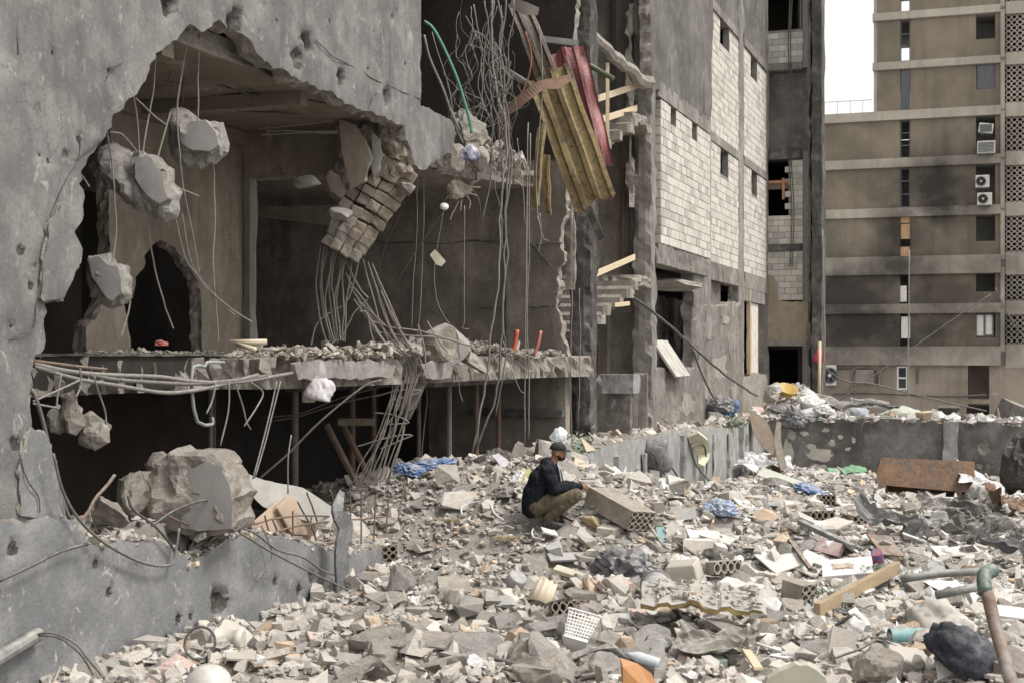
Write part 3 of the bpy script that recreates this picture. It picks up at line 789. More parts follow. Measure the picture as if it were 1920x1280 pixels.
# floors behind the facade keep the rooms dark
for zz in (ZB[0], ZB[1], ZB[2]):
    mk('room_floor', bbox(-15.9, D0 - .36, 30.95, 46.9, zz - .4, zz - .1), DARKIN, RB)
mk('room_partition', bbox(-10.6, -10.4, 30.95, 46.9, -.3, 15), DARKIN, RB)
# ground storey of the facade
pplate('ground_wall', [(1213, 700), (1240, 690), (1280, 700), (1300, 690), (1322, 700), (1322, 860, 1), (1213, 900, 1)], 'd', D0 + .08, .3, [CHARL, BREAK], RB, grid=.25, step=.08, jit=.06, seed=91)
pplate('ground_wall', [(1304, 600), (1322, 572), (1345, 575), (1378, 568), (1384, 578), (1392, 560), (1394, 820, 1), (1304, 860, 1)], 'd', D0 + .06, .3, [CHARL, BREAK], RB, grid=.25, step=.08, jit=.06, seed=92)
pplate('ground_wall', [(1392, 712), (1414, 700), (1440, 704), (1440, 800, 1), (1392, 815, 1)], 'd', D0 + .04, .3, [BREAK, BREAK], RB, grid=.25, step=.08, jit=.06, seed=93)
mk('facade_column', rbox(D0 - .3, D0 + .05, tx(1298), tx(1319), -.3, Z + 2.1, .18, .045, 94), CHARL, RB)
pplate('window_wall', [(1334, 470, 1), (1384, 488, 1), (1384, 580), (1334, 590)], 'd', D0 - .22, .1, [CHARL, BREAK], RB, grid=.3, seed=95, hpix=[[(1351, 515), (1371, 520), (1371, 568), (1351, 570)]])
mk('door_post', rbox(D0 - .1, D0 + .02, tx(1405.5), tx(1408), Z - .6, Z + 2.0, .3, .01, 96), wood('bare_timber', (.42, .33, .22), (.33, .26, .18)), RB)
DOORW = plain('dirty_white_paint', (.66, .63, .58), .6, (.50, .47, .42), dust=.35, sc=4)
mk('door_leaf', bbox(D0 - .22, D0 - .17, tx(1394), tx(1405), Z - .6, Z + 1.75), DOORW, RB)
mk('door_leaf', bbox(D0 - .12, D0 - .06, tx(1409), tx(1425), Z - .6, Z + 1.6), DOORW, RB)
mk('door_lintel', bbox(D0 - .2, D0 + .01, tx(1394), tx(1434), Z + 1.62, Z + 2.0), FRAMEC, RB)
SHEETG = plain('dark_grey_sheet', (.05, .046, .043), .7, (.16, .148, .138), dust=.3, sc=2.5)  # dark grey with lighter patches
for k, (a, b) in enumerate(((1226, 1262), (1258, 1302))):
    mk('corrugated_sheet', corr_sheet(BL(-8.5 - .1 * k, tx(a, -8.5), .9), FV, UP, RV, tx(b, -8.5) - tx(a, -8.5), 3.6, .32, .09, nv=2, edge=.1, seed=k), SHEETG, RB)
mk('hanging_slab_piece', planar_rock(PD(1249, 538, D0 - .5), (.9, .9, .16), rotm(0, .12, .3), 96, 6, 3, .12), BREAK, RB)

# peeled and spalled patches on the ground storey, joints in the cross wall
def patch_ring(cx, cy, rx, ry, seed, n=22):
    r = random.Random(seed); out = []
    for i in range(n):
        a = 2 * math.pi * i / n; k = 1 + .45 * noise.noise(Vector((math.cos(a) * 1.3, math.sin(a) * 1.3, seed * 1.7))) + r.uniform(-.2, .2)
        out.append((cx + rx * k * math.cos(a), cy + ry * k * math.sin(a)))
    return out
for k, (cx, cy, rx, ry, dd, mt) in enumerate(((1240, 735, 14, 22, .08, FRAMEC), (1290, 760, 16, 18, .08, BREAK), (1262, 780, 20, 10, .08, FRAMEC), (1222, 780, 6, 20, .08, BREAK), (1330, 620, 10, 22, .06, FRAMEC), (1350, 690, 14, 24, .06, BREAK), (1372, 640, 7, 26, .06, FRAMEC), (1322, 730, 10, 16, .06, BREAK), (1378, 735, 8, 12, .06, FRAMEC), (1308, 660, 4, 20, .06, PITM), (1360, 600, 8, 8, .06, BREAK))):
    pplate('spalled_render', patch_ring(cx, cy, rx, ry, k + 3), 'd', D0 + dd + .012 + .001 * k, .02, [mt, BREAK], RB, grid=.2, step=.06, jit=.03, seed=300 + k, und=.006, backjit=.02)
for k, pts in enumerate((((700, 452), (800, 456), (880, 452), (960, 455), (1050, 458)), ((900, 576), (960, 578), (1042, 572)), ((1000, 458), (1012, 475), (1030, 498), (1046, 515)), ((985, 400), (988, 520), (986, 660)))):
    mk('wall_joint', tube([PT(x, y, 24.59) for x, y in pts], .014, 5, 5, .05, k), PITM, RB)
for k, pts in enumerate((((-9.9, 12.5), (-9.2, 13.6), (-8.6, 14.4), (-7.9, 16.0)), ((-9.9, 15.6), (-9.0, 15.9), (-8.2, 17.0)), ((-9.6, 10.5), (-8.9, 11.6), (-8.0, 12.4)))):
    mk('ceiling_crack', tube([BL(d, t, Z + 3.09) for d, t in pts], .012, 5, 5, .06, k), PITM, RB)

for k, pts in enumerate((((86, 560), (88, 500), (92, 420), (108, 372), (128, 330), (146, 300), (150, 258)), ((590, 76), (620, 104), (660, 126), (705, 150), (745, 168), (789, 186)), ((140, 300), (160, 282), (190, 262)), ((196, 146), (210, 130), (232, 116)), ((30, -10), (32, 50), (34, 100)), ((690, 205), (700, 180), (725, 165)), ((20, 640), (60, 610), (72, 560)), ((40, 860), (52, 900), (70, 925), (72, 960)))):
    mk('wall_crack', tube([PD(x, y, D0 + .001 + (.036 if k == 7 else 0)) for x, y in pts], .006 if k != 4 else .010, 5, 6, .03, k), PITM if k != 4 else CABLEB, RB)
# ------------------------------------------------------------------ ground, street, retaining walls
def grid_ground():
    xs = np.arange(-13, 24.01, .13); ys = np.arange(-4, 44.01, .13)
    X, Y = np.meshgrid(xs, ys); Zg = Hn(X, Y)
    rn = np.random.default_rng(3); Zg = Zg + rn.normal(0, .010, Zg.shape) - .002 + .022 * np.clip(lump(X + 2, Y + 5, .55), -.6, 1)
    d = X * RV.x + Y * RV.y; t = X * FV.x + Y * FV.y
    ok = ~((d < -6.95) & (t > 25.0)) & (t < 41.5) & (d > -11.5)
    n, m = X.shape
    idx = np.arange(n * m).reshape(n, m)
    c = ok[:-1, :-1] & ok[1:, :-1] & ok[:-1, 1:] & ok[1:, 1:]
    q = np.stack([idx[:-1, :-1][c], idx[:-1, 1:][c], idx[1:, 1:][c], idx[1:, :-1][c]], 1)
    V = np.stack([X.ravel(), Y.ravel(), Zg.ravel()], 1)
    used = np.unique(q); mp = -np.ones(n * m, int); mp[used] = np.arange(len(used))
    return V[used], mp[q]
_v, _f = grid_ground()
mk('ground', (_v, _f), GROUNDM, None, kind='structure', smooth=True, label='grey dust and earth under the rubble')
mk('street', ([BL(-7.75, 21.5, Z - 1.75), BL(-6.7, 21.5, Z - 1.7), BL(-6.7, 41.3, Z - 1.95), BL(-7.75, 41.3, Z - 1.95),
               BL(-40, 41.3, Z - 1.96), BL(40, 41.3, Z - 1.96), BL(60, 160, Z - 6.2), BL(-60, 160, Z - 6.2)], [(0, 1, 2, 3), (4, 5, 6, 7)]), GROUNDM, None, kind='structure', label='dusty street level above the pit')
mk('ground_far_side', ([BL(16, -6, 0), BL(60, -6, 0), BL(60, 41.2, -.4), BL(16, 41.2, -.4)], [(0, 1, 2, 3)]), GROUNDM, None, kind='structure')
RW = thing('retaining_wall', BL(-6.6, 30, 0), 'grooved grey concrete retaining wall below the block facade, rubble along its top', 'wall')
pplate('wall_body', [(985, 868), (1010, 846), (1055, 838), (1095, 850), (1130, 840), (1165, 828), (1210, 818), (1250, 812), (1290, 806), (1345, 800), (1375, 806), (1400, 792), (1446, 790, 1), (1446, 960, 1), (985, 1030, 1)],
       'd', -6.6, .3, [RETAIN, BREAK], RW, grid=.25, step=.09, jit=.06, seed=101, backjit=.08)
for k, x in enumerate((1095, 1150, 1200, 1236, 1275, 1310, 1335, 1362, 1385, 1405)):
    t = tx(x, -6.6)
    mk('wall_rib', rbox(-6.62, -6.52 + .03 * (k % 3), t, t + .28 + .1 * (k % 2), -.5, Z - 1.72 - .08 * (k % 4), .2, .03, 110 + k), RETAIN, RW)
RW2 = thing('boundary_wall', BL(-1, 41.2, -.4), 'smoke-stained concrete boundary wall closing the far end of the pit', 'wall')
pplate('wall_body', [(1436, 790), (1480, 783), (1560, 786), (1640, 783), (1720, 786), (1770, 788), (1860, 790), (1960, 795, 1), (2200, 800, 1), (2200, 1000, 1), (1436, 980, 1)],
       't', 41.2, .3, [RETDK, BREAK], RW2, grid=.3, step=.1, jit=.02, seed=121, ppix=[(1845, 838, .2, .08), (1838, 872, .1, .05), (1855, 873, .08, .05), (1560, 850, .1, .03)])
_a, _b = RV.dot(PT(1767, 800, 41.1)), RV.dot(PT(1797, 800, 41.1))
mk('wall_pier', rbox(_a, _b, 41.02, 41.19, -.6, Z - 1.85, .2, .02, 122), RETAIN, RW2)
PEEL = plain('old_peeling_paint', (.52, .50, .46), .9, (.40, .36, .30), dust=.2, sc=3)
def blob2(cx, cy, rx, ry, seed, n=26):
    r = random.Random(seed); out = []
    for i in range(n):
        a = 2 * math.pi * i / n; k = 1 + .5 * noise.noise(Vector((math.cos(a) * 1.3, math.sin(a) * 1.3, seed))) + r.uniform(-.18, .18)
        out.append((cx + rx * k * math.cos(a), cy + ry * k * math.sin(a)))
    return out
for k, (cx, cy, rx, ry) in enumerate(((1540, 852, 24, 10), (1522, 838, 9, 5), (1508, 812, 7, 3), (1560, 830, 5, 4), (1534, 876, 14, 6), (1575, 818, 4, 3), (1590, 842, 4, 2), (1548, 806, 5, 3), (1600, 825, 3, 4), (1476, 848, 9, 26), (1484, 815, 7, 8))):
    pplate('peeled_paint', blob2(cx, cy, rx, ry, k), 't', 41.2 - .022 + .001 * k, .012, [PEEL, PEEL], RW2, grid=.3, step=.08, jit=.03, seed=130 + k, und=0)

# ------------------------------------------------------------------ charred wing beyond the block facade
CW = thing('charred_building', BL(-6.5, 47, 0), 'charred narrow building front with patched block infill and black corner column', 'building')
TW = 47.0
def dx(x, t): return RV.dot(PT(x, 665, t))
def zy(y, x=1480, t=TW): return PT(x, y, t).z
TANC = concrete('tan_cast_concrete', (.33, .275, .20), (.40, .34, .26), (.29, .24, .18), streak=.3, bumpk=.3)
_l, _r = dx(1437, TW), dx(1516, TW)
mk('corner_column', rbox(dx(1521, 46.5), dx(1542, 46.5), 46.45, 47.4, -.5, 16, .3, .02, 140), CHAR, CW)
mk('column_face', rbox(dx(1512, 46.7), dx(1521, 46.7), 46.7, 47.3, -.5, 16, .2, .05, 141), CHARL, CW)
for y0, y1, m, s in ((118, 131, CHARL, 1), (278, 298, CHAR, 2), (458, 470, CHAR, 3), (-30, -20, CHARL, 4)):
    mk('floor_beam', rbox(_l, _r - .2, TW - .06, TW + .3, zy(y1), zy(y0), .2, .02, 142 + s), m, CW)
mk('burnt_panel', bbox(_l, _r - .02, TW + .5, TW + .7, zy(279), zy(130)), CHARL, CW)
mk('soffit_soot', bbox(_l, _r, TW + .31, TW + 1.4, zy(131) - .02, zy(131) + .1), CHAR, CW)
pplate('cast_wall', [(1437, 515), (1448, 516), (1457, 530), (1459, 562), (1480, 566), (1516, 566), (1516, 640), (1437, 640)], 't', TW - .03, .25, [TANC, BREAK], CW, grid=.3, step=.09, jit=.02, seed=150)
mk('broken_lintel', rbox(_l, _r, TW - .1, TW + .25, zy(648), zy(639), .12, .04, 151), BREAK, CW)
LW = _r - _l - .18
def wing_blocks(y0, y1, wins, seed, cutl=None):
    b = mk('block_infill', bbox(_l + .01 if cutl is None else _l + cutl, _l + LW, TW + .015, TW + .2, zy(y1), zy(y0)), MORTAR, CW)
    e = None if cutl is None else (lambda u, z: u < cutl)
    BlockWall(BL(_l, TW, 0), RV, -FV, LW, zy(y1), zy(y0), wins=wins, seed=seed, thick=.12, edge=e).objects(b)
wing_blocks(56, 118, (), 11)
wing_blocks(404, 458, (), 12)
wing_blocks(470, 563, (), 13)
wing_blocks(300, 404, (), 14, .72)
ORB = plain('rusted_orange_beam', (.42, .20, .10), .8, (.28, .13, .07), dust=.3)
mk('steel_beam', bbox(_l, _l + .72, TW + .0, TW + .12, zy(354), zy(340)), RUSTB, CW)
mk('steel_beam_edge', bbox(_l, _l + .74, TW - .03, TW - .005, zy(343), zy(338)), ORB, CW)
mk('steel_clamp', bbox(_l + .52, _l + .60, TW - .05, TW - .032, zy(374), zy(334)), ORB, CW)
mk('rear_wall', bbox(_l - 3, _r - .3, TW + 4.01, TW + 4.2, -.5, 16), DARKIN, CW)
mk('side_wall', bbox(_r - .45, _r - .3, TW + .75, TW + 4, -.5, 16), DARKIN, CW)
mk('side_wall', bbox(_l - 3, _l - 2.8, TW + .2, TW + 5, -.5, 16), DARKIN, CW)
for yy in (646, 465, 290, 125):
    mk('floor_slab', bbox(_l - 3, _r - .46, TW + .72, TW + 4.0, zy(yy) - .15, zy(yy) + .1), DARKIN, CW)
mk('unseen_roof_slab', bbox(_l - 3, _r - .3, TW + .3, TW + 4.2, 16, 16.3), DARKIN, CW)
mk('window_bar', tube([PT(1501, -10, TW + .1), PT(1501, 54, TW + .1)], .025, 6, 1), CABLEL, CW)
mk('window_bar', tube([PT(1481, -10, TW + .15), PT(1481, 54, TW + .15)], .02, 6, 1), CABLEB, CW)
for k, xx in enumerate((1482, 1486)):
    c = mk('drop_cable', tube([PT(xx, -20, TW - .12), PT(xx - 4, 90, TW - .1), PT(xx + 2, 200, TW - .1), PT(xx - 2, 300, TW - .12), PT(xx + 3, 400, TW - .12), PT(xx - 1, 500, TW - .13)], .018, 5, 4), CABLEB, None,
           label=('black cable running straight down the charred narrow building front' if k == 0 else 'second black cable beside it on the charred narrow building front'), cat='cable', group='cables down the charred front')

# ------------------------------------------------------------------ apartment block in the distance
AB = thing('apartment_building', BL(-4, 83, -2), 'tall taupe apartment block with pale concrete bands, soot marks and perforated screen', 'building')
TB = 82.8
def zb(y, x=1702): return PT(x, y, TB).z
def db(x, t=TB): return RV.dot(PT(x, 665, t))
def soot_material(name, a, b_, centers, base_flecks=.35):
    m, nt, bs, P = newmat(name)
    n1 = noise_n(nt, P, .35, 8, .62, .4); n2 = noise_n(nt, P, 1.6, 8, .68); n3 = noise_n(nt, P, 9, 4, .7)
    col = mixc(nt, ramp(nt, n1, [(.38, 0.0), (.62, 1.0)]), a, b_)
    sv = noise_n(nt, scaled(nt, P, (1.6, 1.6, .12)), 1.3, 6, .6)
    col = mixc(nt, mulc(nt, ramp(nt, sv, [(.48, 0.0), (.68, 1.0)]), .35), col, tuple(x * .6 for x in a))
    col = mixc(nt, mulc(nt, ramp(nt, n2, [(.66, 0.0), (.70, 1.0)]), base_flecks), col, (.42, .38, .32))
    prev = None
    for (c, r, sx, k) in centers:
        r = r * 1.25; k = min(.94, k)
        sb = N_(nt, 'ShaderNodeVectorMath', operation='SUBTRACT'); sb.inputs[1].default_value = c; nt.links.new(P, sb.inputs[0])
        ml = N_(nt, 'ShaderNodeVectorMath', operation='MULTIPLY'); ml.inputs[1].default_value = (1 / sx, 0.0, 1.0); nt.links.new(sb.outputs[0], ml.inputs[0])
        ln = N_(nt, 'ShaderNodeVectorMath', operation='LENGTH'); nt.links.new(ml.outputs[0], ln.inputs[0])
        ad = N_(nt, 'ShaderNodeMath', operation='MULTIPLY_ADD'); ad.inputs[1].default_value = r * 1.5; nt.links.new(n1, ad.inputs[0]); nt.links.new(ln.outputs['Value'], ad.inputs[2])
        a2 = N_(nt, 'ShaderNodeMath', operation='MULTIPLY_ADD'); a2.inputs[1].default_value = r * .7; nt.links.new(n2, a2.inputs[0]); nt.links.new(ad.outputs[0], a2.inputs[2])
        dv = mulc(nt, a2.outputs[0], 1 / (r * 3.2))
        f = mulc(nt, ramp(nt, dv, [(.40, 1.0), (.80, 0.0)]), k)
        if prev is None: prev = f
        else:
            mx = N_(nt, 'ShaderNodeMath', operation='MAXIMUM'); nt.links.new(prev, mx.inputs[0]); nt.links.new(f, mx.inputs[1]); prev = mx.outputs[0]
    if prev is not None: col = mixc(nt, prev, col, (.028, .026, .025))
    nt.links.new(col, bs.inputs['Base Color']); bump(nt, bs, n3, .3, .04)
    return m
def sc_(x, y): p = PT(x, y, TB); return (p.x, p.y, p.z)
SOOT = [(sc_(1745, 350), 1.6, 1.0, .92), (sc_(1765, 385), 1.2, 1.2, .9), (sc_(1690, 440), 1.6, .8, .9), (sc_(1680, 500), 1.4, 1.2, .9), (sc_(1600, 555), 2.0, 2.2, .85), (sc_(1620, 615), 2.2, 2.6, .9), (sc_(1560, 600), 1.8, 1.5, .8), (sc_(1770, 560), 1.4, 1.6, .6), (sc_(1650, 520), 1.5, 1.6, .8), (sc_(1745, 620), 1.0, 2.0, .8),
        (sc_(1720, 560), 1.0, 1.2, .7), (sc_(1800, 300), 1.2, 1.6, .55), (sc_(1850, 500), 1.3, 1.4, .5), (sc_(1720, 665), 1.0, 3.0, .45), (sc_(1560, 480), 1.5, 1.0, .5)]
TAUPE = soot_material('taupe_render', (.155, .134, .105), (.222, .194, .155), SOOT)
BANDM = soot_material('banded_concrete', (.29, .262, .225), (.40, .365, .32), SOOT, .15)
GRNDF = soot_material('ground_floor_render', (.21, .18, .15), (.30, .265, .225), SOOT[-2:], .5)
GLASS = plain('window_glass', (.02, .025, .03), .08, (.03, .035, .04), dust=.0, spec=.9)
ALU = plain('grey_window_frame', (.10, .11, .13), .5, (.07, .08, .09), dust=.1)
WHITEF = plain('white_window_frame', (.62, .60, .57), .6, (.5, .48, .45), dust=.2)
OCHRE = plain('ochre_infill', (.44, .28, .16), .9, (.36, .22, .13), dust=.2)
ROOMW = plain('pale_room_wall', (.40, .39, .37), .9, (.3, .29, .28), dust=0)
bands = [(-72, -58), (23, 37), (116, 130), (208, 225), (297, 314), (390, 407), (481, 515), (570, 588), (649, 684)]
XL = [1640, 1640, 1640, 1470, 1470, 1470, 1470, 1470, 1470]
for i, (y0, y1) in enumerate(bands):
    a = db(XL[i]) - (.1 if XL[i] == 1640 else 0)
    mk('floor_band', bbox(a, db(1876), TB - .28, TB + .3, zb(y1), zb(y0)), BANDM, AB)
    mk('screen_band', bbox(db(1884) + .03, db(2050), TB - .10, TB + .3, zb(y1) - .12, zb(y0) + .12), BANDM, AB)
floors = []
for i in range(len(bands)):
    top = bands[i][1]; bot = bands[i + 1][0] if i + 1 < len(bands) else 860
    floors.append((top, bot))
def wallpan(x0, x1, y0, y1, m=TAUPE, t0=TB - .08, t1=TB + .18):
    if x1 - x0 > .5: return mk('wall_panel', bbox(db(x0), db(x1), t0, t1, zb(y1) + .001, zb(y0) - .001), m, AB)
WIN = {1: (35, 84), 2: (128, 176), 3: (219, 292), 4: (311, 388), 5: (406, 456), 6: (515, 549), 7: (589, 633)}
def frame(x0, x1, y0, y1, mat, t, cols=2, rows=1, w=.06, glass=True):
    W_ = thing('window', BL((db(x0) + db(x1)) / 2, t, zb(y1)), None, None); W_.parent = AB; W_.location = WO[W_.name] - WO[AB.name]
    m = MB(); a, b, z0, z1 = db(x0), db(x1), zb(y1), zb(y0)
    m.add(bbox(a, a + w, t, t + .07, z0, z1)); m.add(bbox(b - w, b, t, t + .07, z0, z1)); m.add(bbox(a + w, b - w, t, t + .07, z0, z0 + w)); m.add(bbox(a + w, b - w, t, t + .07, z1 - w, z1))
    for c in range(1, cols): q = a + (b - a) * c / cols; m.add(bbox(q - w / 2, q + w / 2, t + .004, t + .066, z0 + w, z1 - w))
    for c in range(1, rows): q = z0 + (z1 - z0) * c / rows; m.add(bbox(a + w, b - w, t + .008, t + .062, q - w / 2, q + w / 2))
    m.mk('frame', mat, W_)
    if glass: mk('pane', bbox(a + w, b - w, t + .03, t + .04, z0 + w, z1 - w), GLASS, W_)
    return W_
for i, (y0, y1) in enumerate(floors):
    g = i == len(floors) - 1
    xl = 1470 if i >= 2 + 1 else 1646
    m = GRNDF if g else TAUPE
    if not g:
        wallpan(xl, 1688, y0, y1, m); wx0, wx1 = 1830, 1866
        if i in WIN:
            a, b = WIN[i]; wallpan(1707, wx0, y0, y1, m); wallpan(wx1, 1876, y0, y1, m)
            wallpan(wx0, wx1, b, y1, m)
            if a - y0 > 1: wallpan(wx0, wx1, y0, a, m)
        else: wallpan(1707, 1876, y0, y1, m)
    else:
        wallpan(1470, 1682, y0, 870, m); wallpan(1682, 1702, 731, 870, m); wallpan(1702, 1815, y0, 760, m); wallpan(1702, 1760, 760, 870, m); wallpan(1798, 1812, 760, 870, m)
        wallpan(1855, 2050, y0, 755, m); wallpan(1855, 2050, 755, 870, m); wallpan(1815, 1855, 746, 755, m)
    mk('side_pier', bbox(db(1876), db(1884), TB - .22, TB + .3, zb(y1) - .3, zb(y0) + .3), BANDM, AB) if not g else None
# contents of slots and windows
for i in range(8):
    y0, y1 = floors[i]
    if i in (0, 1, 2, 3, 4): frame(1688.5, 1706.5, y0 + 1, y1 - 1, ALU, TB + .02, 2 if i == 2 else 1, 3, .05, glass=(i == 2))
mk('slot_infill', bbox(db(1689), db(1706.5), TB + .0, TB + .1, zb(430 + 18), zb(420)), OCHRE, AB); mk('slot_infill', bbox(db(1688.5), db(1706.5), TB - .02, TB + .1, zb(481), zb(463)), OCHRE, AB)
mk('slot_infill', bbox(db(1688.5), db(1706.5), TB + .0, TB + .1, zb(418), zb(407)), OCHRE, AB)
mk('slot_infill', bbox(db(1687), db(1700), TB - .04, TB + .1, zb(566), zb(536)), WHITEF, AB); mk('slot_infill', bbox(db(1690), db(1707), TB - .04, TB + .1, zb(634), zb(594)), WHITEF, AB)
frame(1831, 1865.5, 129, 175, ALU, TB + .02, 2, 2, .09)
frame(1829, 1863, 590, 632, ALU, TB + .0, 2, 1, .07, glass=False)
mk('window_board', bbox(db(1831), db(1844), TB + .05, TB + .08, zb(630), zb(592)), WHITEF, AB); mk('window_board', bbox(db(1848), db(1861), TB + .06, TB + .09, zb(628), zb(592)), WHITEF, AB)
frame(1682, 1702, 686, 730, WHITEF, TB - .1, 1, 2, .09)
mk('cellar_frame', bbox(db(1758), db(1800), TB - .12, TB - .02, zb(763), zb(758)), BANDM, AB)
mk('door_recess', bbox(db(1815), db(1855), TB + 1.5, TB + 1.6, zb(760), zb(684)), GRNDF, AB)
# interior: slabs, back wall leaving the far windows open to the sky
for i, (y0, y1) in enumerate(bands):
    mk('storey_slab', bbox(db(XL[i]) + .2, db(1876), TB + .31, TB + 7.6, zb(y1), zb(y0) - .1), ROOMW, AB)
dl, dr_ = db(1685) - .75, db(1708) - .35
mk('back_wall', bbox(db(1646), dl, TB + 7.6, TB + 7.8, zb(225), zb(-60)), ROOMW, AB); mk('back_wall', bbox(dr_, db(1900), TB + 7.6, TB + 7.8, zb(225), zb(-60)), ROOMW, AB)
mk('back_wall', bbox(db(1470), db(1900), TB + 7.6, TB + 7.8, -4, zb(226)), ROOMW, AB)
mk('end_wall', bbox(db(1646) - .02, db(1646) + .18, TB + .2, TB + 7.6, zb(208), zb(-60)), TAUPE, AB); mk('end_wall', bbox(db(1470), db(1470) + .2, TB + .2, TB + 7.6, -4, zb(226)), TAUPE, AB)
mk('room_wall', bbox(db(1826) - .6, db(1826) - .45, TB + .32, TB + 4, -4, zb(-60)), ROOMW, AB); mk('room_wall', bbox(db(1826) - .45, db(1900), TB + 2.4, TB + 2.5, -4, zb(-60)), ROOMW, AB); mk('room_wall', bbox(db(1870), db(1872), TB + .32, TB + 4, -4, zb(-60)), ROOMW, AB)
mk('corner_return', bbox(db(1640) - .05, db(1646) - .03, TB - .05, TB + .25, zb(208), zb(-60)), BANDM, AB)
# roof terrace railing
RAIL = plain('pale_rail', (.5, .51, .52), .5, (.42, .43, .44), dust=.1)
rg = MB()
for x in range(1545, 1641, 24): rg.add(bbox(db(x), db(x) + .04, TB + .05, TB + .09, zb(212) + .02, zb(184)))
rg.add(bbox(db(1540), db(1640) - .15, TB + .05, TB + .09, zb(184), zb(184) + .05)); rg.add(bbox(db(1540), db(1640) - .15, TB + .05, TB + .09, zb(210), zb(210) + .04))
rg.mk('terrace_railing', RAIL, AB)
# perforated screens: square cells with round holes
def screen(a, b, z0, z1, t, cell=.30):
    nx = max(1, round((b - a) / cell)); nz = max(1, round((z1 - z0) / cell)); cx = (b - a) / nx; cz = (z1 - z0) / nz
    vs = []; fs = []; N8 = 8
    for i in range(nx):
        for j in range(nz):
            u, w = a + (i + .5) * cx, z0 + (j + .5) * cz; n = len(vs)
            for q in range(N8):
                an = math.pi / 8 + q * math.pi / 4; c, s = math.cos(an), math.sin(an); mxx = max(abs(c), abs(s))
                vs.append(BL(u + c / mxx * cx / 2, t, w + s / mxx * cz / 2)); vs.append(BL(u + c * cx * .36, t, w + s * cz * .36)); vs.append(BL(u + c * cx * .36, t + .2, w + s * cz * .36))
            for q in range(N8):
                e = (q + 1) % N8
                fs.append((n + q * 3, n + e * 3, n + e * 3 + 1, n + q * 3 + 1)); fs.append((n + q * 3 + 1, n + e * 3 + 1, n + e * 3 + 2, n + q * 3 + 2))
    return vs, fs
for i, (y0, y1) in enumerate(floors[:-1]):
    mk('screen_panel', screen(db(1884) + .05, db(2050), zb(y1) + .13, zb(y0) - .13, TB + .05), BANDM, AB)
mk('screen_backing', bbox(db(1884), db(2050), TB + .9, TB + 1.0, -2, zb(-60)), DARKIN, AB)
# outdoor units
ACW = plain('dusty_white_casing', (.52, .50, .46), .6, (.42, .40, .36), dust=.3, sc=3)
def ac_unit(x0, x1, y0, y1, label, fan=True, t=TB - .75, tilt=0.0):
    a, b, z0, z1 = db(x0, t), db(x1, t), PT(x0, y1, t).z, PT(x0, y0, t).z
    o = thing('air_conditioner', BL((a + b) / 2, t, z0), label, 'air conditioner', 'outdoor cooling units')
    mk('casing', bevbox(BL((a + b) / 2, t + .16, (z0 + z1) / 2), b - a, .32, z1 - z0, rotm(0, tilt, -ANG), .03), ACW, o)
    M = Matrix((RV, UP, -FV)).transposed(); r = (z1 - z0) * .40; c = BL(a + (b - a) * .4, t - .005, (z0 + z1) / 2)
    if fan:
        mk('fan_grille', lathe([(r, 0), (r, .02), (r * .86, .03), (r * .86, 0)], c, M, 18), ALU, o)
        f = MB()
        for q in range(5):
            an = q * 2 * math.pi / 5; u = RV * math.cos(an) + UP * math.sin(an); w = -RV * math.sin(an) + UP * math.cos(an)
            f.add(([c + u * r * .2 - w * .03, c + u * r * .8 - w * .08, c + u * r * .8 + w * .08 - FV * .03, c + u * r * .2 + w * .03 - FV * .01], [(0, 1, 2, 3)]))
        f.mk('fan', BLACKV, o); mk('fan_hub', lathe([(r * .22, 0), (r * .22, .03), (r * .1, .04)], c, M, 10), ACW, o)
    else:
        g = MB()
        for q in range(7): zz = z0 + (z1 - z0) * (.15 + .7 * q / 6); g.add(bbox(a + .06, b - .06, t - .02, t - .002, zz - .03, zz + .02))
        g.mk('grille', ALU, o)
    mk('bracket', MB().add(bbox(a + .08, a + .12, t, TB - .09, z0 - .06, z0 - .01)).add(bbox(b - .12, b - .08, t, TB - .09, z0 - .06, z0 - .01)).v and bbox(a + .08, b - .08, t + .1, TB - .09, z0 - .06, z0 - .01), ALU, o)
    return o
ac_unit(1829, 1855, 329, 352, 'upper of two white outdoor cooling units with round fan on the taupe block')
ac_unit(1832, 1860, 362, 385, 'lower of two white outdoor cooling units with round fan on the taupe block')
ac_unit(1832, 1866, 265, 288, 'louvred grey cooling unit under the wrecked window of the taupe block', fan=False)
ac_unit(1835, 1862, 232, 250, 'wrecked tilted cooling unit hanging in the damaged window of the taupe block', fan=False, tilt=.15)
ac_unit(1548, 1567, 684, 722, 'tall white cooling unit by the corner column at ground floor', fan=True)
mk('distribution_box', bevbox(BL(db(1622), TB - .2, zb(706)), 1.0, .25, .8, rotm(0, 0, -ANG), .02), BANDM, None, label='grey meter box on the ground floor wall of the taupe block', cat='meter box')
for k, pts in enumerate((((1570, 690), (1640, 692), (1643, 720)), ((1598, 735), (1596, 705), (1604, 690), (1620, 688)), ((1648, 730), (1650, 700), (1662, 686)), ((1720, 690), (1720, 718)), ((1560, 738), (1640, 736), (1760, 742), (1850, 740)))):
    mk('wall_pipe', tube([PT(x, y, TB - .15) for x, y in pts], .05, 6, 3), CABLEB if k in (0, 3, 4) else CABLEL, AB)
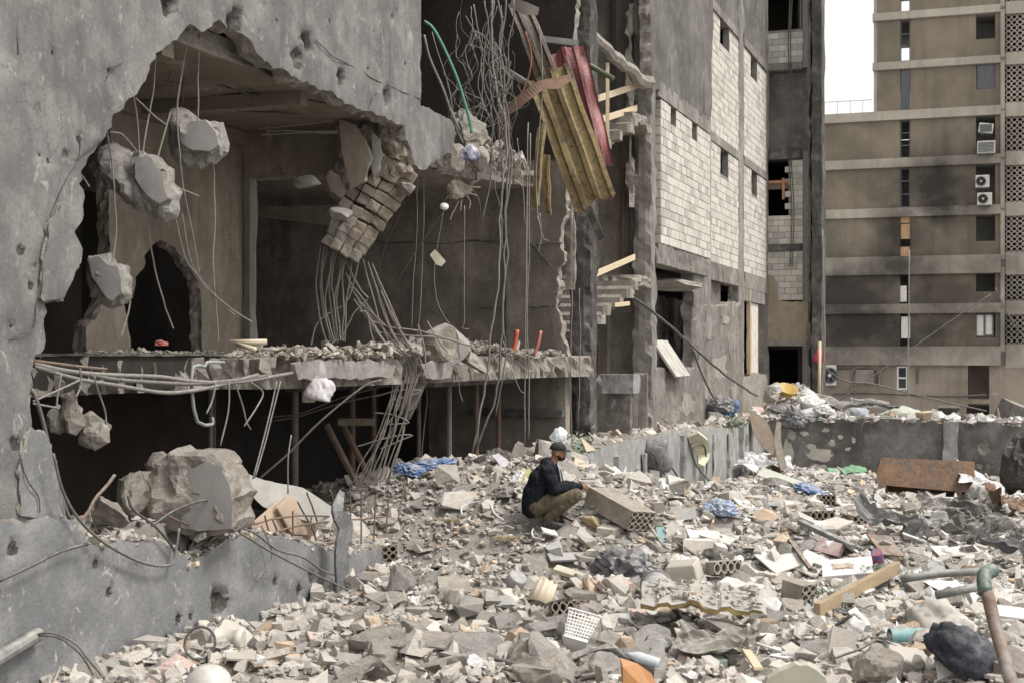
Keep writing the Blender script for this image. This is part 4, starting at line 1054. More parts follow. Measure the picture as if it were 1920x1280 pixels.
# ------------------------------------------------------------------ loose rubble
def hull_shape(kind, seed):
    r = random.Random(seed * 17 + {'chunk': 1, 'slab': 2, 'shard': 3, 'stick': 4}[kind])
    bm = bmesh.new()
    if kind == 'chunk':
        for i in range(10):
            v = Vector((r.gauss(0, 1), r.gauss(0, 1), r.gauss(0, 1))).normalized(); m = max(abs(c) for c in v)
            v = v.lerp(v / m * .75, .6); bm.verts.new((v.x, v.y * r.uniform(.7, 1), v.z * .72))
    elif kind == 'slab':
        k = r.randint(4, 6); th = r.uniform(.16, .32)
        for i in range(k):
            a = 2 * math.pi * (i + r.uniform(-.3, .3)) / k; q = r.uniform(.75, 1.1)
            bm.verts.new((q * math.cos(a), q * math.sin(a) * .8, th)); bm.verts.new((q * r.uniform(.85, 1.02) * math.cos(a + .05), q * r.uniform(.85, 1.02) * math.sin(a) * .8, -th))
    elif kind == 'shard':
        k = r.randint(3, 5)
        for i in range(k):
            a = 2 * math.pi * (i + r.uniform(-.35, .35)) / k; q = r.uniform(.7, 1.2)
            for s in (.05, -.05): bm.verts.new((q * math.cos(a), q * math.sin(a) * .75, s))
    else:
        for i in range(4):
            for e in (-1, 1): bm.verts.new((e * r.uniform(.85, 1.1), .10 * r.uniform(.6, 1.2) * (1 if i % 2 else -1), .10 * r.uniform(.6, 1.2) * (1 if i < 2 else -1)))
    bmesh.ops.convex_hull(bm, input=bm.verts[:])
    loose = [v for v in bm.verts if not v.link_faces]
    if loose: bmesh.ops.delete(bm, geom=loose, context='VERTS')
    bmesh.ops.triangulate(bm, faces=bm.faces[:])
    bm.verts.index_update()
    V = np.array([v.co[:] for v in bm.verts]); F = np.array([[v.index for v in f.verts] for f in bm.faces])
    bm.free(); return V, F
SHAPES = {k: [hull_shape(k, i) for i in range(9)] for k in ('chunk', 'slab', 'shard', 'stick')}
def rot_arrays(n, tilt):
    yaw = RNG.uniform(0, 2 * np.pi, n); ax = RNG.uniform(0, 2 * np.pi, n); ti = np.abs(RNG.normal(0, tilt, n))
    c, s = np.cos(yaw), np.sin(yaw); o = np.zeros(n); l = np.ones(n)
    Rz = np.stack([np.stack([c, -s, o], 1), np.stack([s, c, o], 1), np.stack([o, o, l], 1)], 1)
    kx, ky = np.cos(ax), np.sin(ax); ct, st = np.cos(ti), np.sin(ti)
    Rt = np.stack([np.stack([ct + kx * kx * (1 - ct), kx * ky * (1 - ct), ky * st], 1), np.stack([kx * ky * (1 - ct), ct + ky * ky * (1 - ct), -kx * st], 1), np.stack([-ky * st, kx * st, ct], 1)], 1)
    return np.einsum('nij,njk->nik', Rt, Rz)
def palette(n, X, Y, white):
    g = RNG.normal(.45, .08, n).clip(.2, .68)
    c = np.stack([g * 1.07, g * 1.0, g * .91], 1)
    u = RNG.random(n); x = 960 + FPX * X / Y
    wt = white * np.clip((x - 1000) / 250, .12, 1) * np.where(Y > 12, 1, .6)
    w = u < wt; k = RNG.uniform(.54, .72, n); c[w] = np.stack([k, k * .985, k * .955], 1)[w]
    tn = (u > .90) & (u < .95); c[tn] = c[tn] * np.array([1.12, .93, .76])
    dk = u > .975; c[dk] = c[dk] * .4
    pk = (u > .95) & (u < .962); c[pk] = c[pk] * np.array([1.1, .9, .88])
    gr = (u > .962) & (u < .968) & (x > 1150); c[gr] = np.array([.40, .47, .42])
    return np.concatenate([c, np.ones((n, 1))], 1)
def build_scatter(name, X, Y, S, kinds, probs, tilt, mat, white=.1, sink=.15, zf=None, label=None, cols=None, parent=None):
    n = len(X); R = rot_arrays(n, tilt); C = palette(n, X, Y, white) if cols is None else cols
    Zs = (Hn(X, Y) if zf is None else zf(X, Y)) + S * sink
    kd = RNG.choice(len(kinds), n, p=probs); sh = RNG.integers(0, 9, n)
    an = np.stack([RNG.uniform(.75, 1.3, n), RNG.uniform(.7, 1.1, n), RNG.uniform(.7, 1.1, n)], 1)
    AV = []; AF = []; AC = []; off = 0
    for a, kk in enumerate(kinds):
        for b in range(9):
            m = np.where((kd == a) & (sh == b))[0]
            if not len(m): continue
            V, F = SHAPES[kk][b]
            P = np.einsum('nij,nvj->nvi', R[m], V[None] * (an[m] * S[m, None])[:, None, :]) + np.stack([X[m], Y[m], Zs[m]], 1)[:, None, :]
            AV.append(P.reshape(-1, 3)); AC.append(np.repeat(C[m], len(V), 0))
            AF.append((F[None] + (np.arange(len(m)) * len(V))[:, None, None] + off).reshape(-1, 3)); off += len(m) * len(V)
    V = np.concatenate(AV); F = np.concatenate(AF); C = np.concatenate(AC)
    me = bpy.data.meshes.new(name)
    org = np.array([V[:, 0].mean(), V[:, 1].mean(), V[:, 2].min()]); V = V - org
    me.vertices.add(len(V)); me.vertices.foreach_set('co', V.astype(np.float32).ravel())
    me.loops.add(len(F) * 3); me.loops.foreach_set('vertex_index', F.astype(np.int32).ravel())
    me.polygons.add(len(F)); me.polygons.foreach_set('loop_start', np.arange(0, len(F) * 3, 3, dtype=np.int32))
    me.polygons.foreach_set('use_smooth', np.zeros(len(F), dtype=bool))
    me.update(calc_edges=True); me.validate()
    at = me.color_attributes.new('Col', 'FLOAT_COLOR', 'POINT'); at.data.foreach_set('color', C.astype(np.float32).ravel())
    me.materials.append(mat)
    o = bpy.data.objects.new(name, me); link(o, parent, Vector(org)); tag(o, label, None, None, 'stuff')
    return o
def region(n, y0, y1, xl=-.40, xr=.41, keep=None, big=True):
    Y = np.sqrt(RNG.uniform(y0 * y0, y1 * y1, n)); X = RNG.uniform(xl, xr, n) * Y
    d = X * RV.x + Y * RV.y; t = X * FV.x + Y * FV.y
    front = (d > -7.35) & ~((d < -6.5) & (t > 21.5)) & (t < 41.0)
    heap = (d > -9.6) & (d <= -7.35) & (t > 15.6) & (t < 24.3)
    behind = (d > -9.4) & (d <= -7.75) & (t > 11) & (t <= 15.6)
    ok = front | heap | behind
    mp = PG(1032, 988); dxm, dym = X - mp.x, Y - mp.y
    ok &= ~((np.abs(dxm - .05) < .26) & (dym > -.42) & (dym < .1))
    ok &= ~(big & (np.abs(dxm - .1) < .50) & (dym > -.75) & (dym < .40))
    if keep is not None: ok &= keep(X, Y, d, t)
    return X[ok], Y[ok]
def lognorm(n, med, sg, lo, hi): return np.exp(RNG.normal(math.log(med), sg, n)).clip(lo, hi)
X, Y = region(36000, 8, 23, big=False); build_scatter('rubble', X, Y, lognorm(len(X), .030, .45, .012, .08), ('chunk', 'slab', 'shard'), (.5, .35, .15), .5, RUBM, .10, .25, label='crushed grey and pale concrete rubble covering the pit')
X, Y = region(15000, 8, 24, big=False); build_scatter('rubble', X, Y, lognorm(len(X), .058, .4, .03, .13), ('chunk', 'slab', 'shard', 'stick'), (.56, .26, .13, .05), .55, RUBM, .16, .22, label='fist-sized broken concrete, tile and board across the pit')
def clumps(X, Y, d, t):
    x = 960 + FPX * X / Y; w = .55 + .55 * lump(X * 1.0 + 3, Y - 7, .75); w = w * np.where((x < 1010) & (Y > 16.3), .35, 1) * np.where(Y < 14.5, 1.15, 1)
    return RNG.random(len(X)) < w
X, Y = region(13000, 9.5, 25, keep=clumps); build_scatter('rubble', X, Y, lognorm(len(X), .10, .40, .05, .24), ('chunk', 'slab', 'shard'), (.55, .35, .10), .6, RUBM, .13, .22, label='hand-sized slabs and blocks of broken concrete heaped over the pit')
X, Y = region(26000, 22, 41); build_scatter('rubble', X, Y, lognorm(len(X), .075, .5, .03, .24), ('chunk', 'slab', 'shard', 'stick'), (.35, .33, .24, .08), .5, RUBM, .26, .2, label='mixed pale rubble towards the far end of the pit')
def right_side(X, Y, d, t): return (960 + FPX * X / Y > 1120) & (d > -6)
X, Y = region(6500, 12, 38, keep=right_side); build_scatter('scrap_debris', X, Y, lognorm(len(X), .10, .45, .04, .28), ('shard', 'slab', 'stick'), (.55, .25, .20), .5, RUBS, .45, .3, label='torn boards, paper and plastic scraps among the rubble')
# dust and fragments lying on the torn floor slab
def on_slab(n, d0, d1, t0, t1):
    d = RNG.uniform(d0, d1, n); t = RNG.uniform(t0, t1, n); return d * RV.x + t * FV.x, d * RV.y + t * FV.y
def slabtop(X, Y):
    d = X * RV.x + Y * RV.y; t = X * FV.x + Y * FV.y
    k = np.interp(t, [8, 14.3, 15.2, 17, 18.2, 19.6, 20.6, 22, 24, 25], [0, .0, .07, .10, .12, .24, .20, .06, .06, .08])
    return Z - .05 + k * (.5 + .5 * RNG.random(len(X))) + .07 * np.clip(lump(X * 1.3, Y * 1.3, .5), -.5, 1)
X, Y = on_slab(5200, -8.7, -7.55, 14.5, 25.0); build_scatter('slab_rubble', X, Y, lognorm(len(X), .036, .55, .012, .17), ('chunk', 'slab', 'shard'), (.5, .35, .15), .6, RUBM, .0, .1, slabtop, 'crumbled concrete lying along the torn floor slab', cols=np.concatenate([(RNG.normal(.30, .07, (len(X), 1)).clip(.12, .5)) * np.array([[1.08, .98, .86]]), np.ones((len(X), 1))], 1))
X, Y = on_slab(260, -9.3, -8.6, 12.6, 14.6); build_scatter('slab_rubble', X, Y, lognorm(len(X), .025, .5, .012, .07), ('chunk', 'slab', 'shard'), (.5, .35, .15), .6, RUBM, .0, .1, lambda a, b: Z - .0 + .03 * RNG.random(len(a)), 'crumbled concrete at the near end of the torn floor slab', cols=np.concatenate([(RNG.normal(.24, .06, (len(X), 1)).clip(.1, .4)) * np.array([[1.08, .98, .86]]), np.ones((len(X), 1))], 1))
X, Y = on_slab(900, -9.5, -8.2, 18.2, 24.4); build_scatter('upper_floor_rubble', X, Y, lognorm(len(X), .08, .5, .03, .25), ('chunk', 'slab', 'shard', 'stick'), (.4, .3, .2, .1), .9, RUBM, .05, .1, lambda a, b: Z + 3.3 + .3 * RNG.random(len(a)), 'rubble clinging to the torn upper floor')
# rubble along the top of the retaining wall and street edge
X, Y = on_slab(1700, -7.5, -6.72, 22.0, 41.5); build_scatter('wall_top_rubble', X, Y, lognorm(len(X), .07, .5, .03, .26), ('chunk', 'slab', 'shard', 'stick'), (.4, .3, .18, .12), .7, RUBM, .1, .1, lambda a, b: Z - 1.72 - .012 * (a * FV.x + b * FV.y - 24) + .20 * RNG.random(len(a)), 'rubble spread along the top of the grooved retaining wall')
X, Y = on_slab(2200, -7.3, 5.5, 41.1, 44.0); build_scatter('street_rubble', X, Y, lognorm(len(X), .10, .5, .03, .35), ('chunk', 'slab', 'shard', 'stick'), (.3, .3, .25, .15), .7, RUBM, .3, .1, lambda a, b: Z - 1.92 + .12 * RNG.random(len(a)), 'debris along the top of the smoke-stained boundary wall')
_hc = PX(1492, 760, 42.3)
X = RNG.normal(_hc.x, .75, 1300); Y = RNG.normal(42.2, .55, 1300).clip(41.0, 44); build_scatter('street_rubble', X, Y, lognorm(1300, .10, .5, .04, .34), ('chunk', 'slab', 'shard', 'stick'), (.25, .3, .35, .10), .8, RUBS, .5, .1,
    lambda a, b: Z - 1.95 + 1.0 * np.exp(-(a - _hc.x) ** 2 / (2 * .62 ** 2) - (b - 42.3) ** 2 / (2 * .6 ** 2)) * (.45 + .6 * RNG.random(len(a))), 'pale mound of rubbish spilling over the corner of the walls')
# on the broken parapet top
PTOP = [PD(x, y, D0 + .07) for x, y in ((-200, 1010), (0, 990), (64, 990), (112, 986), (154, 1004), (172, 1020), (232, 1017), (292, 1013), (322, 1024), (336, 1040), (358, 1060), (385, 1042), (415, 1022), (450, 1004), (500, 1000), (560, 1014), (600, 1026), (650, 1040), (700, 1032), (760, 1010), (806, 1004))]
X, Y = on_slab(1900, -7.75, -7.38, PTOP[4].dot(FV), 19.0); build_scatter('parapet_rubble', X, Y, lognorm(len(X), .032, .5, .012, .10), ('chunk', 'slab', 'shard'), (.6, .3, .1), .7, RUBM, .05, .1,
    lambda a, b: np.interp(a * FV.x + b * FV.y, [p.dot(FV) for p in PTOP], [p.z for p in PTOP]) - .05 + .09 * RNG.random(len(a)), 'crumbs of concrete along the broken top of the low grey wall')
# --- countable pieces
CH_MATS = [BOULD, BOULG, BREAK, FACEG]
LIB = {}
def chunk_mesh(k):
    if k not in LIB:
        r = random.Random(k); kind = ('slab', 'chunk', 'slab', 'shard')[k % 4]
        if kind == 'chunk': v, f = planar_rock((0, 0, 0), (.85, .75, .55), None, 300 + k, 11, 3, .07, [((0, 0, 1), .6)])
        else:
            fl = [((0, 0, 1), .22 if kind == 'slab' else .1), ((0, 0, -1), .22 if kind == 'slab' else .1)]
            v, f = planar_rock((0, 0, 0), (1, .8, 1), None, 300 + k, 12, 3, .05, fl)
        me = bpy.data.meshes.new('concrete_chunk'); me.from_pydata([tuple(p) for p in v], [], f); me.materials.append(CH_MATS[(k // 4) % 3]); me.update(); LIB[k] = me
    return LIB[k]
CHL = [('front', 'broken concrete chunk half sunk in the rubble in front of the crouching man', lambda x, Y: Y < 17.2 and x < 1250),
       ('right', 'broken concrete chunk among boards and plastic right of the dark rubbish bag', lambda x, Y: Y < 24 and x >= 1250),
       ('heap', 'broken concrete chunk on the grey heap behind and left of the crouching man', lambda x, Y: Y < 24),
       ('far', 'broken concrete chunk in the rubble before the smoke-stained boundary wall', lambda x, Y: True)]
X, Y = region(420, 10.8, 17.5, -.13, .40); X2, Y2 = region(400, 17, 36); k2 = RNG.permutation(len(X2))[:130]; X3, Y3 = region(70, 11.3, 14.6, -.105, .10); X3, Y3 = X3[:42], Y3[:42]; X = np.concatenate([X[:130], X2[k2[:115]], X3]); Y = np.concatenate([Y[:130], Y2[k2[:115]], Y3]); S = lognorm(len(X), .15, .40, .08, .36); S[-len(X3):] = RNG.uniform(.17, .33, len(X3)); cnt = 0
for i in range(len(X)):
    if cnt >= 290: break
    x = 960 + FPX * X[i] / Y[i]
    d = X[i] * RV.x + Y[i] * RV.y
    if d < -7.2: continue
    s = S[i] * (1.25 if Y[i] > 22 else 1)
    z = H(X[i], Y[i])
    nm, lb, _ = [c for c in CHL if c[2](x, Y[i])][0]
    o = bpy.data.objects.new('concrete_chunk', chunk_mesh(rnd.randrange(24))); COL.objects.link(o); WO[o.name] = Vector((X[i], Y[i], z))
    o.location = (X[i], Y[i], z + s * .20); o.scale = (s, s * rnd.uniform(.8, 1.1), s * rnd.uniform(.8, 1.2)); o.rotation_euler = (rnd.gauss(0, .28), rnd.gauss(0, .28), rnd.uniform(0, 6.28))
    tag(o, lb, 'concrete chunk', {'front': 'concrete chunks before the man', 'right': 'concrete chunks among the scrap', 'heap': 'concrete chunks on the grey heap', 'far': 'concrete chunks at the far end'}[nm]); cnt += 1
# ------------------------------------------------------------------ things lying in the rubble
LAND = []                                                    # landmarks used to describe the loose chunks
def sc(p): return p.y / FPX
def orient(y, up=UP):
    y = Vector(y).normalized(); x = y.cross(Vector(up)).normalized(); z = x.cross(y); return Matrix((x, y, z)).transposed()
def mark(o, phrase): LAND.append((phrase, WO[o.name].copy())); return o
def rock(name, label, x0, y0, x1, y1, mat, seed, flat=None, tilt=(0, 0, 0), dep=1.0, cuts=9, rough=.05, cat='boulder', phrase=None, sub=4, hang=None, parent=None, hk=.62):
    xm = (x0 + x1) / 2
    p = PG(xm, y1 - .22 * (y1 - y0)) if hang is None else PX(xm, (y0 + y1) / 2, hang)
    k = sc(p); w, h = (x1 - x0) * k * .5, (y1 - y0) * k * .5
    c = Vector(p) if hang is not None else p + Vector((0, 0, h * .28))
    o = mk(name, planar_rock(c, (w * 1.12, w * dep, h * 1.18 if hang is not None else h * 1.05), rotm(*tilt), seed, cuts, sub, rough, flat), mat, parent, label, cat)
    if phrase: mark(o, phrase)
    return o
F_ = [((.25, -.9, .35), .42)]
rock('boulder', 'large rough beige concrete boulder at the front edge beside the white basket', 937, 1186, 1062, 1276, BOULD, 401, [((0, -.25, 1), .55)], phrase='the large beige boulder')
rock('boulder', 'wide pale concrete boulder with tilted flat top behind grey gravel', 676, 1188, 762, 1256, BOULD, 402, [((-.3, -.2, 1), .5)], (0, .15, .3), phrase='the wide pale boulder')
rock('boulder', 'grey rough lump between two slabs below the beige pipe half', 918, 1148, 972, 1192, BOULG, 403, None, (0, 0, .4))
rock('boulder', 'grey boulder with smooth slanting face beside the grey cloth strip', 735, 1042, 782, 1130, BOULG, 404, [((-.4, -.7, .5), .45)], (.2, 0, .5), phrase='the slanting grey boulder')
rock('boulder', 'squat broken boulder at the foot of the low wall under the cable', 676, 1092, 756, 1148, BOULD, 405, [((0, -.3, 1), .45)], phrase='the wall-foot boulder')
rock('boulder', 'thick broken slab with clean pale face left of the white basket', 894, 1098, 974, 1146, FACEG, 406, [((-.15, -.5, 1), .35), ((0, 0, -1), .4)], (-.2, .1, .2), phrase='the clean faced slab')
rock('boulder', 'angular beige concrete lump above the hollow bricks and basket', 1062, 1112, 1132, 1170, BOULD, 407, [((.2, -.6, .8), .5)])
rock('boulder', 'long pale split block right of the white basket', 1095, 1168, 1195, 1236, BOULD, 408, [((-.2, -.5, .9), .4), ((.3, -.9, -.3), .5)], (0, .25, -.3), phrase='the long split block')
rock('boulder', 'rounded block at the front edge under the long split block', 1104, 1222, 1164, 1282, BOULG, 409, None, (0, 0, .2))
rock('boulder', 'tall weathered boulder with pitted skin beside the teal pipe', 1596, 1172, 1676, 1300, BOULD, 410, None, (.1, .1, 0), 1.0, 8, .07, phrase='the tall pitted boulder')
rock('boulder', 'grey slab chunk leaning by the sack near the rusty pole', 1745, 1150, 1800, 1196, BOULG, 411, F_, (.2, .1, .4))
rock('boulder', 'small tan chunk beside the crouching man and the hollow slab', 1094, 958, 1130, 990, plain('ochre_stone', (.42, .31, .18), .9, (.35, .27, .17), dust=.3), 412, phrase='the ochre stone')
rock('boulder', 'blocky pale lump leaning on the mound left of the hollow slab', 1118, 1062, 1168, 1092, BOULD, 413, F_)
rock('boulder', 'grey broken block at the mound foot beside the hollow brick', 790, 1058, 826, 1102, BOULG, 414, F_, (0, .3, .5))
rock('boulder', 'upright dark-edged block in the lower left corner', 176, 1212, 248, 1272, BOULG, 415, [((.3, -.3, 1), .5)], (.2, .3, .3), phrase='the upright corner block')
rock('boulder', 'flat grey paving disc lying in gravel at the front', 628, 1214, 674, 1250, FACEG, 416, [((0, -.6, 1), .25), ((0, .6, -1), .3)], (.3, 0, 0))
rock('boulder', 'pointed grey stone standing against the low wall', 550, 1108, 572, 1146, BOULG, 417, F_, (0, 0, .6))
rock('boulder', 'smashed pale block at the front edge below the sandwich panel', 1264, 1232, 1306, 1290, BOULD, 418, [((-.5, -.8, .2), .5), ((.7, -.5, .3), .5), ((0, 0, 1), .6)], (0, .1, .2))
for k, (a, b, c, d, lb) in enumerate(((850, 1206, 900, 1246, 'pale knobbly lump among gravel left of the large beige boulder'), (985, 1040, 1030, 1062, 'cracked grey lump below the grey tile board'),
        (1180, 905, 1215, 935, 'two-layer broken slab right behind the hollow slab'), (1232, 890, 1290, 925, 'brown-grey slab tilted before the grooved wall'), (1480, 1005, 1530, 1030, 'pinkish slab fragment left of the wine-red tile'),
        (1330, 985, 1372, 1010, 'rust-flecked chunk below the blue plastic bag'), (1250, 1010, 1300, 1038, 'pale ridge of broken render above the beige tub'), (1445, 1160, 1500, 1190, 'dusty wedge right of the sandwich panel tip'),
        (1560, 1135, 1610, 1165, 'light block with drilled face under the timber beam'), (1300, 930, 1345, 955, 'grey angular chunk behind the blue plastic bag'), (1410, 930, 1450, 965, 'grey wedge standing before the sage board'),
        (760, 1000, 800, 1030, 'grey block on the mound above the hollow brick'), (700, 960, 740, 985, 'tan-grey lump where the mound meets the rebar'), (845, 905, 890, 930, 'brownish lump high on the grey heap'), (560, 1160, 610, 1190, 'dusty lump on the gravel before the low wall'),
        (1700, 930, 1750, 960, 'pale slab fragment under the rusted trough'), (1580, 905, 1630, 930, 'tan fragment before the boundary wall'), (1500, 950, 1550, 975, 'beige block before the dark bent sheet'))):
    rock('boulder', lb, a, b, c, d, [BOULD, BOULG, BREAK][k % 3], 430 + k, [((rnd.uniform(-.5, .5), -.5, .9), .4)], (rnd.uniform(-.3, .3), rnd.uniform(-.3, .3), rnd.uniform(-1, 1)), sub=3)
# the great broken lump behind the low wall
def lump_plate(name, label, outline, Y_, thick, mats, cat, face=None, bulge=.14, seed=1, yaw=.0, group=None, facemat=None, parent=None, bw=.14):
    """broken lump with a measured outline, a bulging torn surface and, where it keeps one, a piece of its smooth face"""
    cx = sum(x for x, y in outline) / len(outline); cy = sum(y for x, y in outline) / len(outline); c0 = PX(cx, cy, Y_); k = Y_ / FPX
    U_ = Vector((math.cos(yaw), -math.sin(yaw), 0)); N3 = Vector((-math.sin(yaw), -math.cos(yaw), 0))
    o = thing(name, c0, label, cat, group) if parent is None else thing(name, c0, None, None)
    if parent is not None: o.parent = parent; o.location = WO[o.name] - WO[parent.name]
    plate('torn_body', [((x - cx) * k, -(y - cy) * k) for x, y in outline], thick, c0, U_, UP, N3, mats, o, grid=.045, step=.05, jit=.03, seed=seed, bulge=bulge, bw=bw, backjit=.05, und=.01)
    if face:
        plate('smooth_face', [((x - cx) * k, -(y - cy) * k) for x, y in face], thick * .5 + bulge * .5, c0 + N3 * bulge * (1.12 if Y_ < 13.85 or group else .80), U_, UP, (N3 + Vector((.10, 0, .05))).normalized(), [facemat or FACEG, BREAK], o, grid=.1, step=.05, jit=.012, seed=seed + 1, backjit=.06, und=.003)
    return o
mark(lump_plate('boulder', 'great torn concrete lump with smooth grey face behind the low grey wall', ((226, 965), (228, 925), (236, 902), (258, 884), (276, 890), (288, 868), (318, 846), (348, 850), (378, 843), (404, 848), (424, 872), (440, 892), (448, 930), (446, 985), (390, 1000), (300, 1000), (250, 985)), 13.9, .45, [BOULD, BREAK], 'boulder',
     ((362, 880), (380, 872), (406, 862), (430, 876), (444, 900), (451, 935), (450, 985), (384, 992), (346, 985), (352, 930)), .10, 31, .25), 'the great torn lump')
for k, (x0, y0, x1, y1, lb, dd) in enumerate(((284, 858, 328, 906, 'round knob of concrete on top of the great torn lump', -7.95), (232, 884, 272, 952, 'craggy lump leaning on the great torn lump', -8.0), (168, 938, 226, 985, 'tan stone at the dark opening beside the great torn lump', -7.95),
        (345, 956, 394, 1000, 'pale stub of concrete on the low wall before the great torn lump', -7.55), (352, 990, 378, 1018, 'small round stone on the broken top of the low wall', -7.5))):
    p = PD((x0 + x1) / 2, (y0 + y1) / 2, dd); k_ = sc(p)
    mk('boulder', planar_rock(p, ((x1 - x0) * k_ * .62, .22, (y1 - y0) * k_ * .62), rotm(0, .2 * k, .5), 424 + k, 9, 3, .09), BREAK if k != 3 else BOULD, None, lb, 'boulder')
# chunks hanging in the great hole, held by reinforcement
HG = 'chunks hanging in the great hole'
lump_plate('hanging_chunk', 'largest hanging concrete chunk, wedge-shaped, in the left of the great hole', ((163, 312), (176, 285), (196, 270), (222, 276), (250, 286), (272, 290), (298, 300), (315, 322), (322, 350), (333, 378), (330, 404), (308, 414), (286, 404), (262, 398), (236, 380), (222, 366), (198, 352), (178, 334)), 13.6, .10, [BOULG, BOULG], 'hanging chunk',
     ((266, 298), (296, 300), (314, 324), (320, 350), (329, 378), (312, 386), (286, 366), (266, 338)), .16, 41, .1, HG)
lump_plate('hanging_chunk', 'upper hanging concrete chunk with smooth round face below the ceiling', ((320, 204), (332, 200), (352, 214), (372, 226), (398, 230), (416, 250), (423, 274), (418, 294), (398, 304), (376, 318), (352, 312), (330, 300), (316, 284), (316, 240)), 14.6, .10, [BOULG, BOULG], 'hanging chunk',
     ((346, 250), (368, 232), (396, 232), (414, 252), (420, 276), (404, 288), (372, 286), (350, 272)), .15, 43, .1, HG)
lump_plate('hanging_chunk', 'hanging chunk with smooth grey face at the middle left of the great hole', ((160, 486), (176, 478), (196, 480), (212, 496), (232, 500), (241, 524), (243, 552), (230, 572), (206, 575), (184, 568), (166, 556), (158, 520)), 13.2, .10, [BOULG, BOULG], 'hanging chunk',
     ((172, 486), (194, 482), (212, 498), (232, 502), (239, 526), (240, 548), (222, 566), (204, 552), (182, 522)), .10, 45, .15, HG)
_h = thing('hanging_chunk', PX(148, 830, 12.6), 'cluster of three joined stones hanging low in the dark opening', 'hanging chunk', HG)
for k, ol in enumerate((((116, 738), (132, 734), (142, 752), (150, 770), (156, 798), (144, 816), (122, 808), (112, 780)), ((90, 770), (106, 762), (120, 768), (122, 800), (108, 812), (92, 806)), ((150, 780), (168, 770), (190, 788), (205, 800), (203, 816), (188, 834), (164, 840), (146, 832), (148, 800)))):
    lump_plate('stone', None, ol, 12.6 - .05 * (k == 0), .06, [BOULD, BOULD], None, None, .09, 47 + k, .1, None, None, _h, .07)
# --- hollow clay/cement blocks
def hollow(name, label, c, M, W, L, Hh, nx, ny, mat, hole=.36, cat='hollow block', dark=True):
    """block with real channels: end face at local -y"""
    o = thing(name, Vector(c) - Vector((0, 0, Hh / 2)), label, cat); c = Vector(c)
    def P(x, y, z): return c + M @ Vector((x, y, z))
    vs = []; fs = []; cx, cz = W / nx, Hh / ny; e = .97
    m = MB()
    a = [P(-W / 2, -L / 2, -Hh / 2), P(W / 2, -L / 2, -Hh / 2), P(W / 2, L / 2, -Hh / 2), P(-W / 2, L / 2, -Hh / 2), P(-W / 2, -L / 2, Hh / 2), P(W / 2, -L / 2, Hh / 2), P(W / 2, L / 2, Hh / 2), P(-W / 2, L / 2, Hh / 2)]
    m.add((a, [f for i, f in enumerate(BOXF) if i != 2]))
    for i in range(nx):
        for j in range(ny):
            u, w = -W / 2 + (i + .5) * cx, -Hh / 2 + (j + .5) * cz; n = len(vs)
            for q in range(8):
                an = math.pi / 8 + q * math.pi / 4; cc, ss = math.cos(an), math.sin(an); mm = max(abs(cc), abs(ss))
                vs.append(P(u + cc / mm * cx / 2, -L / 2, w + ss / mm * cz / 2)); vs.append(P(u + cc * cx * hole, -L / 2, w + ss * cz * hole)); vs.append(P(u + cc * cx * hole, -L / 2 + L * .6, w + ss * cz * hole))
            for q in range(8):
                k = (q + 1) % 8; fs.append((n + q * 3, n + k * 3, n + k * 3 + 1, n + q * 3 + 1)); fs.append((n + q * 3 + 1, n + k * 3 + 1, n + k * 3 + 2, n + q * 3 + 2))
            fs.append(tuple(n + q * 3 + 2 for q in range(8)))
    m.add((vs, fs)); m.mk('body', mat, o)
    return o
HOL = concrete('hollow_block_clay', (.36, .32, .27), (.45, .41, .355), (.50, .47, .42), streak=0, bumpk=.8, sc=3)
HOLB = concrete('hollow_block_brown', (.24, .205, .165), (.33, .29, .24), (.38, .34, .29), streak=0, bumpk=.8, sc=3)
_c = PG(1162, 978) + Vector((0, 0, .17))
mark(hollow('hollow_core_slab', 'long beige hollow-core slab tilted beside the crouching man', _c, orient((-.56, .80, .26), (.32, -.25, 1)), .40, .92, .25, 4, 3, HOL, .39), 'the long hollow-core slab')
for k, (x, y, W, L, Hh, nx, ny, yd, mt, lb, ph) in enumerate((
        (708, 1045, .42, .3, .18, 4, 2, (-.4, 1, -.1), HOLB, 'brown hollow block with round holes against the mound by the grey cloth', 'the brown hollow block'),
        (1064, 1165, .40, .3, .22, 5, 2, (-.25, 1, -.35), HOLB, 'brown hollow block with small holes behind the white basket', 'the small-holed block'),
        (1497, 1143, .22, .3, .36, 2, 4, (-.55, .8, .1), HOL, 'pale hollow block standing on end beside the plastic flowers', 'the upright hollow block'),
        (1535, 985, .36, .3, .24, 4, 2, (-.2, 1, -.1), HOLB, 'brown hollow block left of the rusted trough', 'the trough-side block'),
        (1550, 946, .36, .3, .22, 4, 2, (.3, 1, -.2), HOLB, 'hollow block below the blue plastic by the boundary wall', None),
        (852, 1120, .36, .42, .16, 4, 1, (-.15, .8, .45), HOL, 'broken hollow slab lying flat at the front of the mound', 'the broken hollow slab'),
        (1350, 1070, .4, .3, .14, 4, 1, (-.5, .9, -.1), HOL, 'dusty hollow block right of the beige tub', None),
        (1610, 985, .3, .3, .2, 3, 2, (-.1, 1, 0), HOL, 'small hollow block left of the dark bent sheet', None))):
    o = hollow('hollow_block', lb, PG(x, y) + Vector((0, 0, Hh * .35)), orient(yd), W, L, Hh, nx, ny, mt)
    if ph: mark(o, ph)
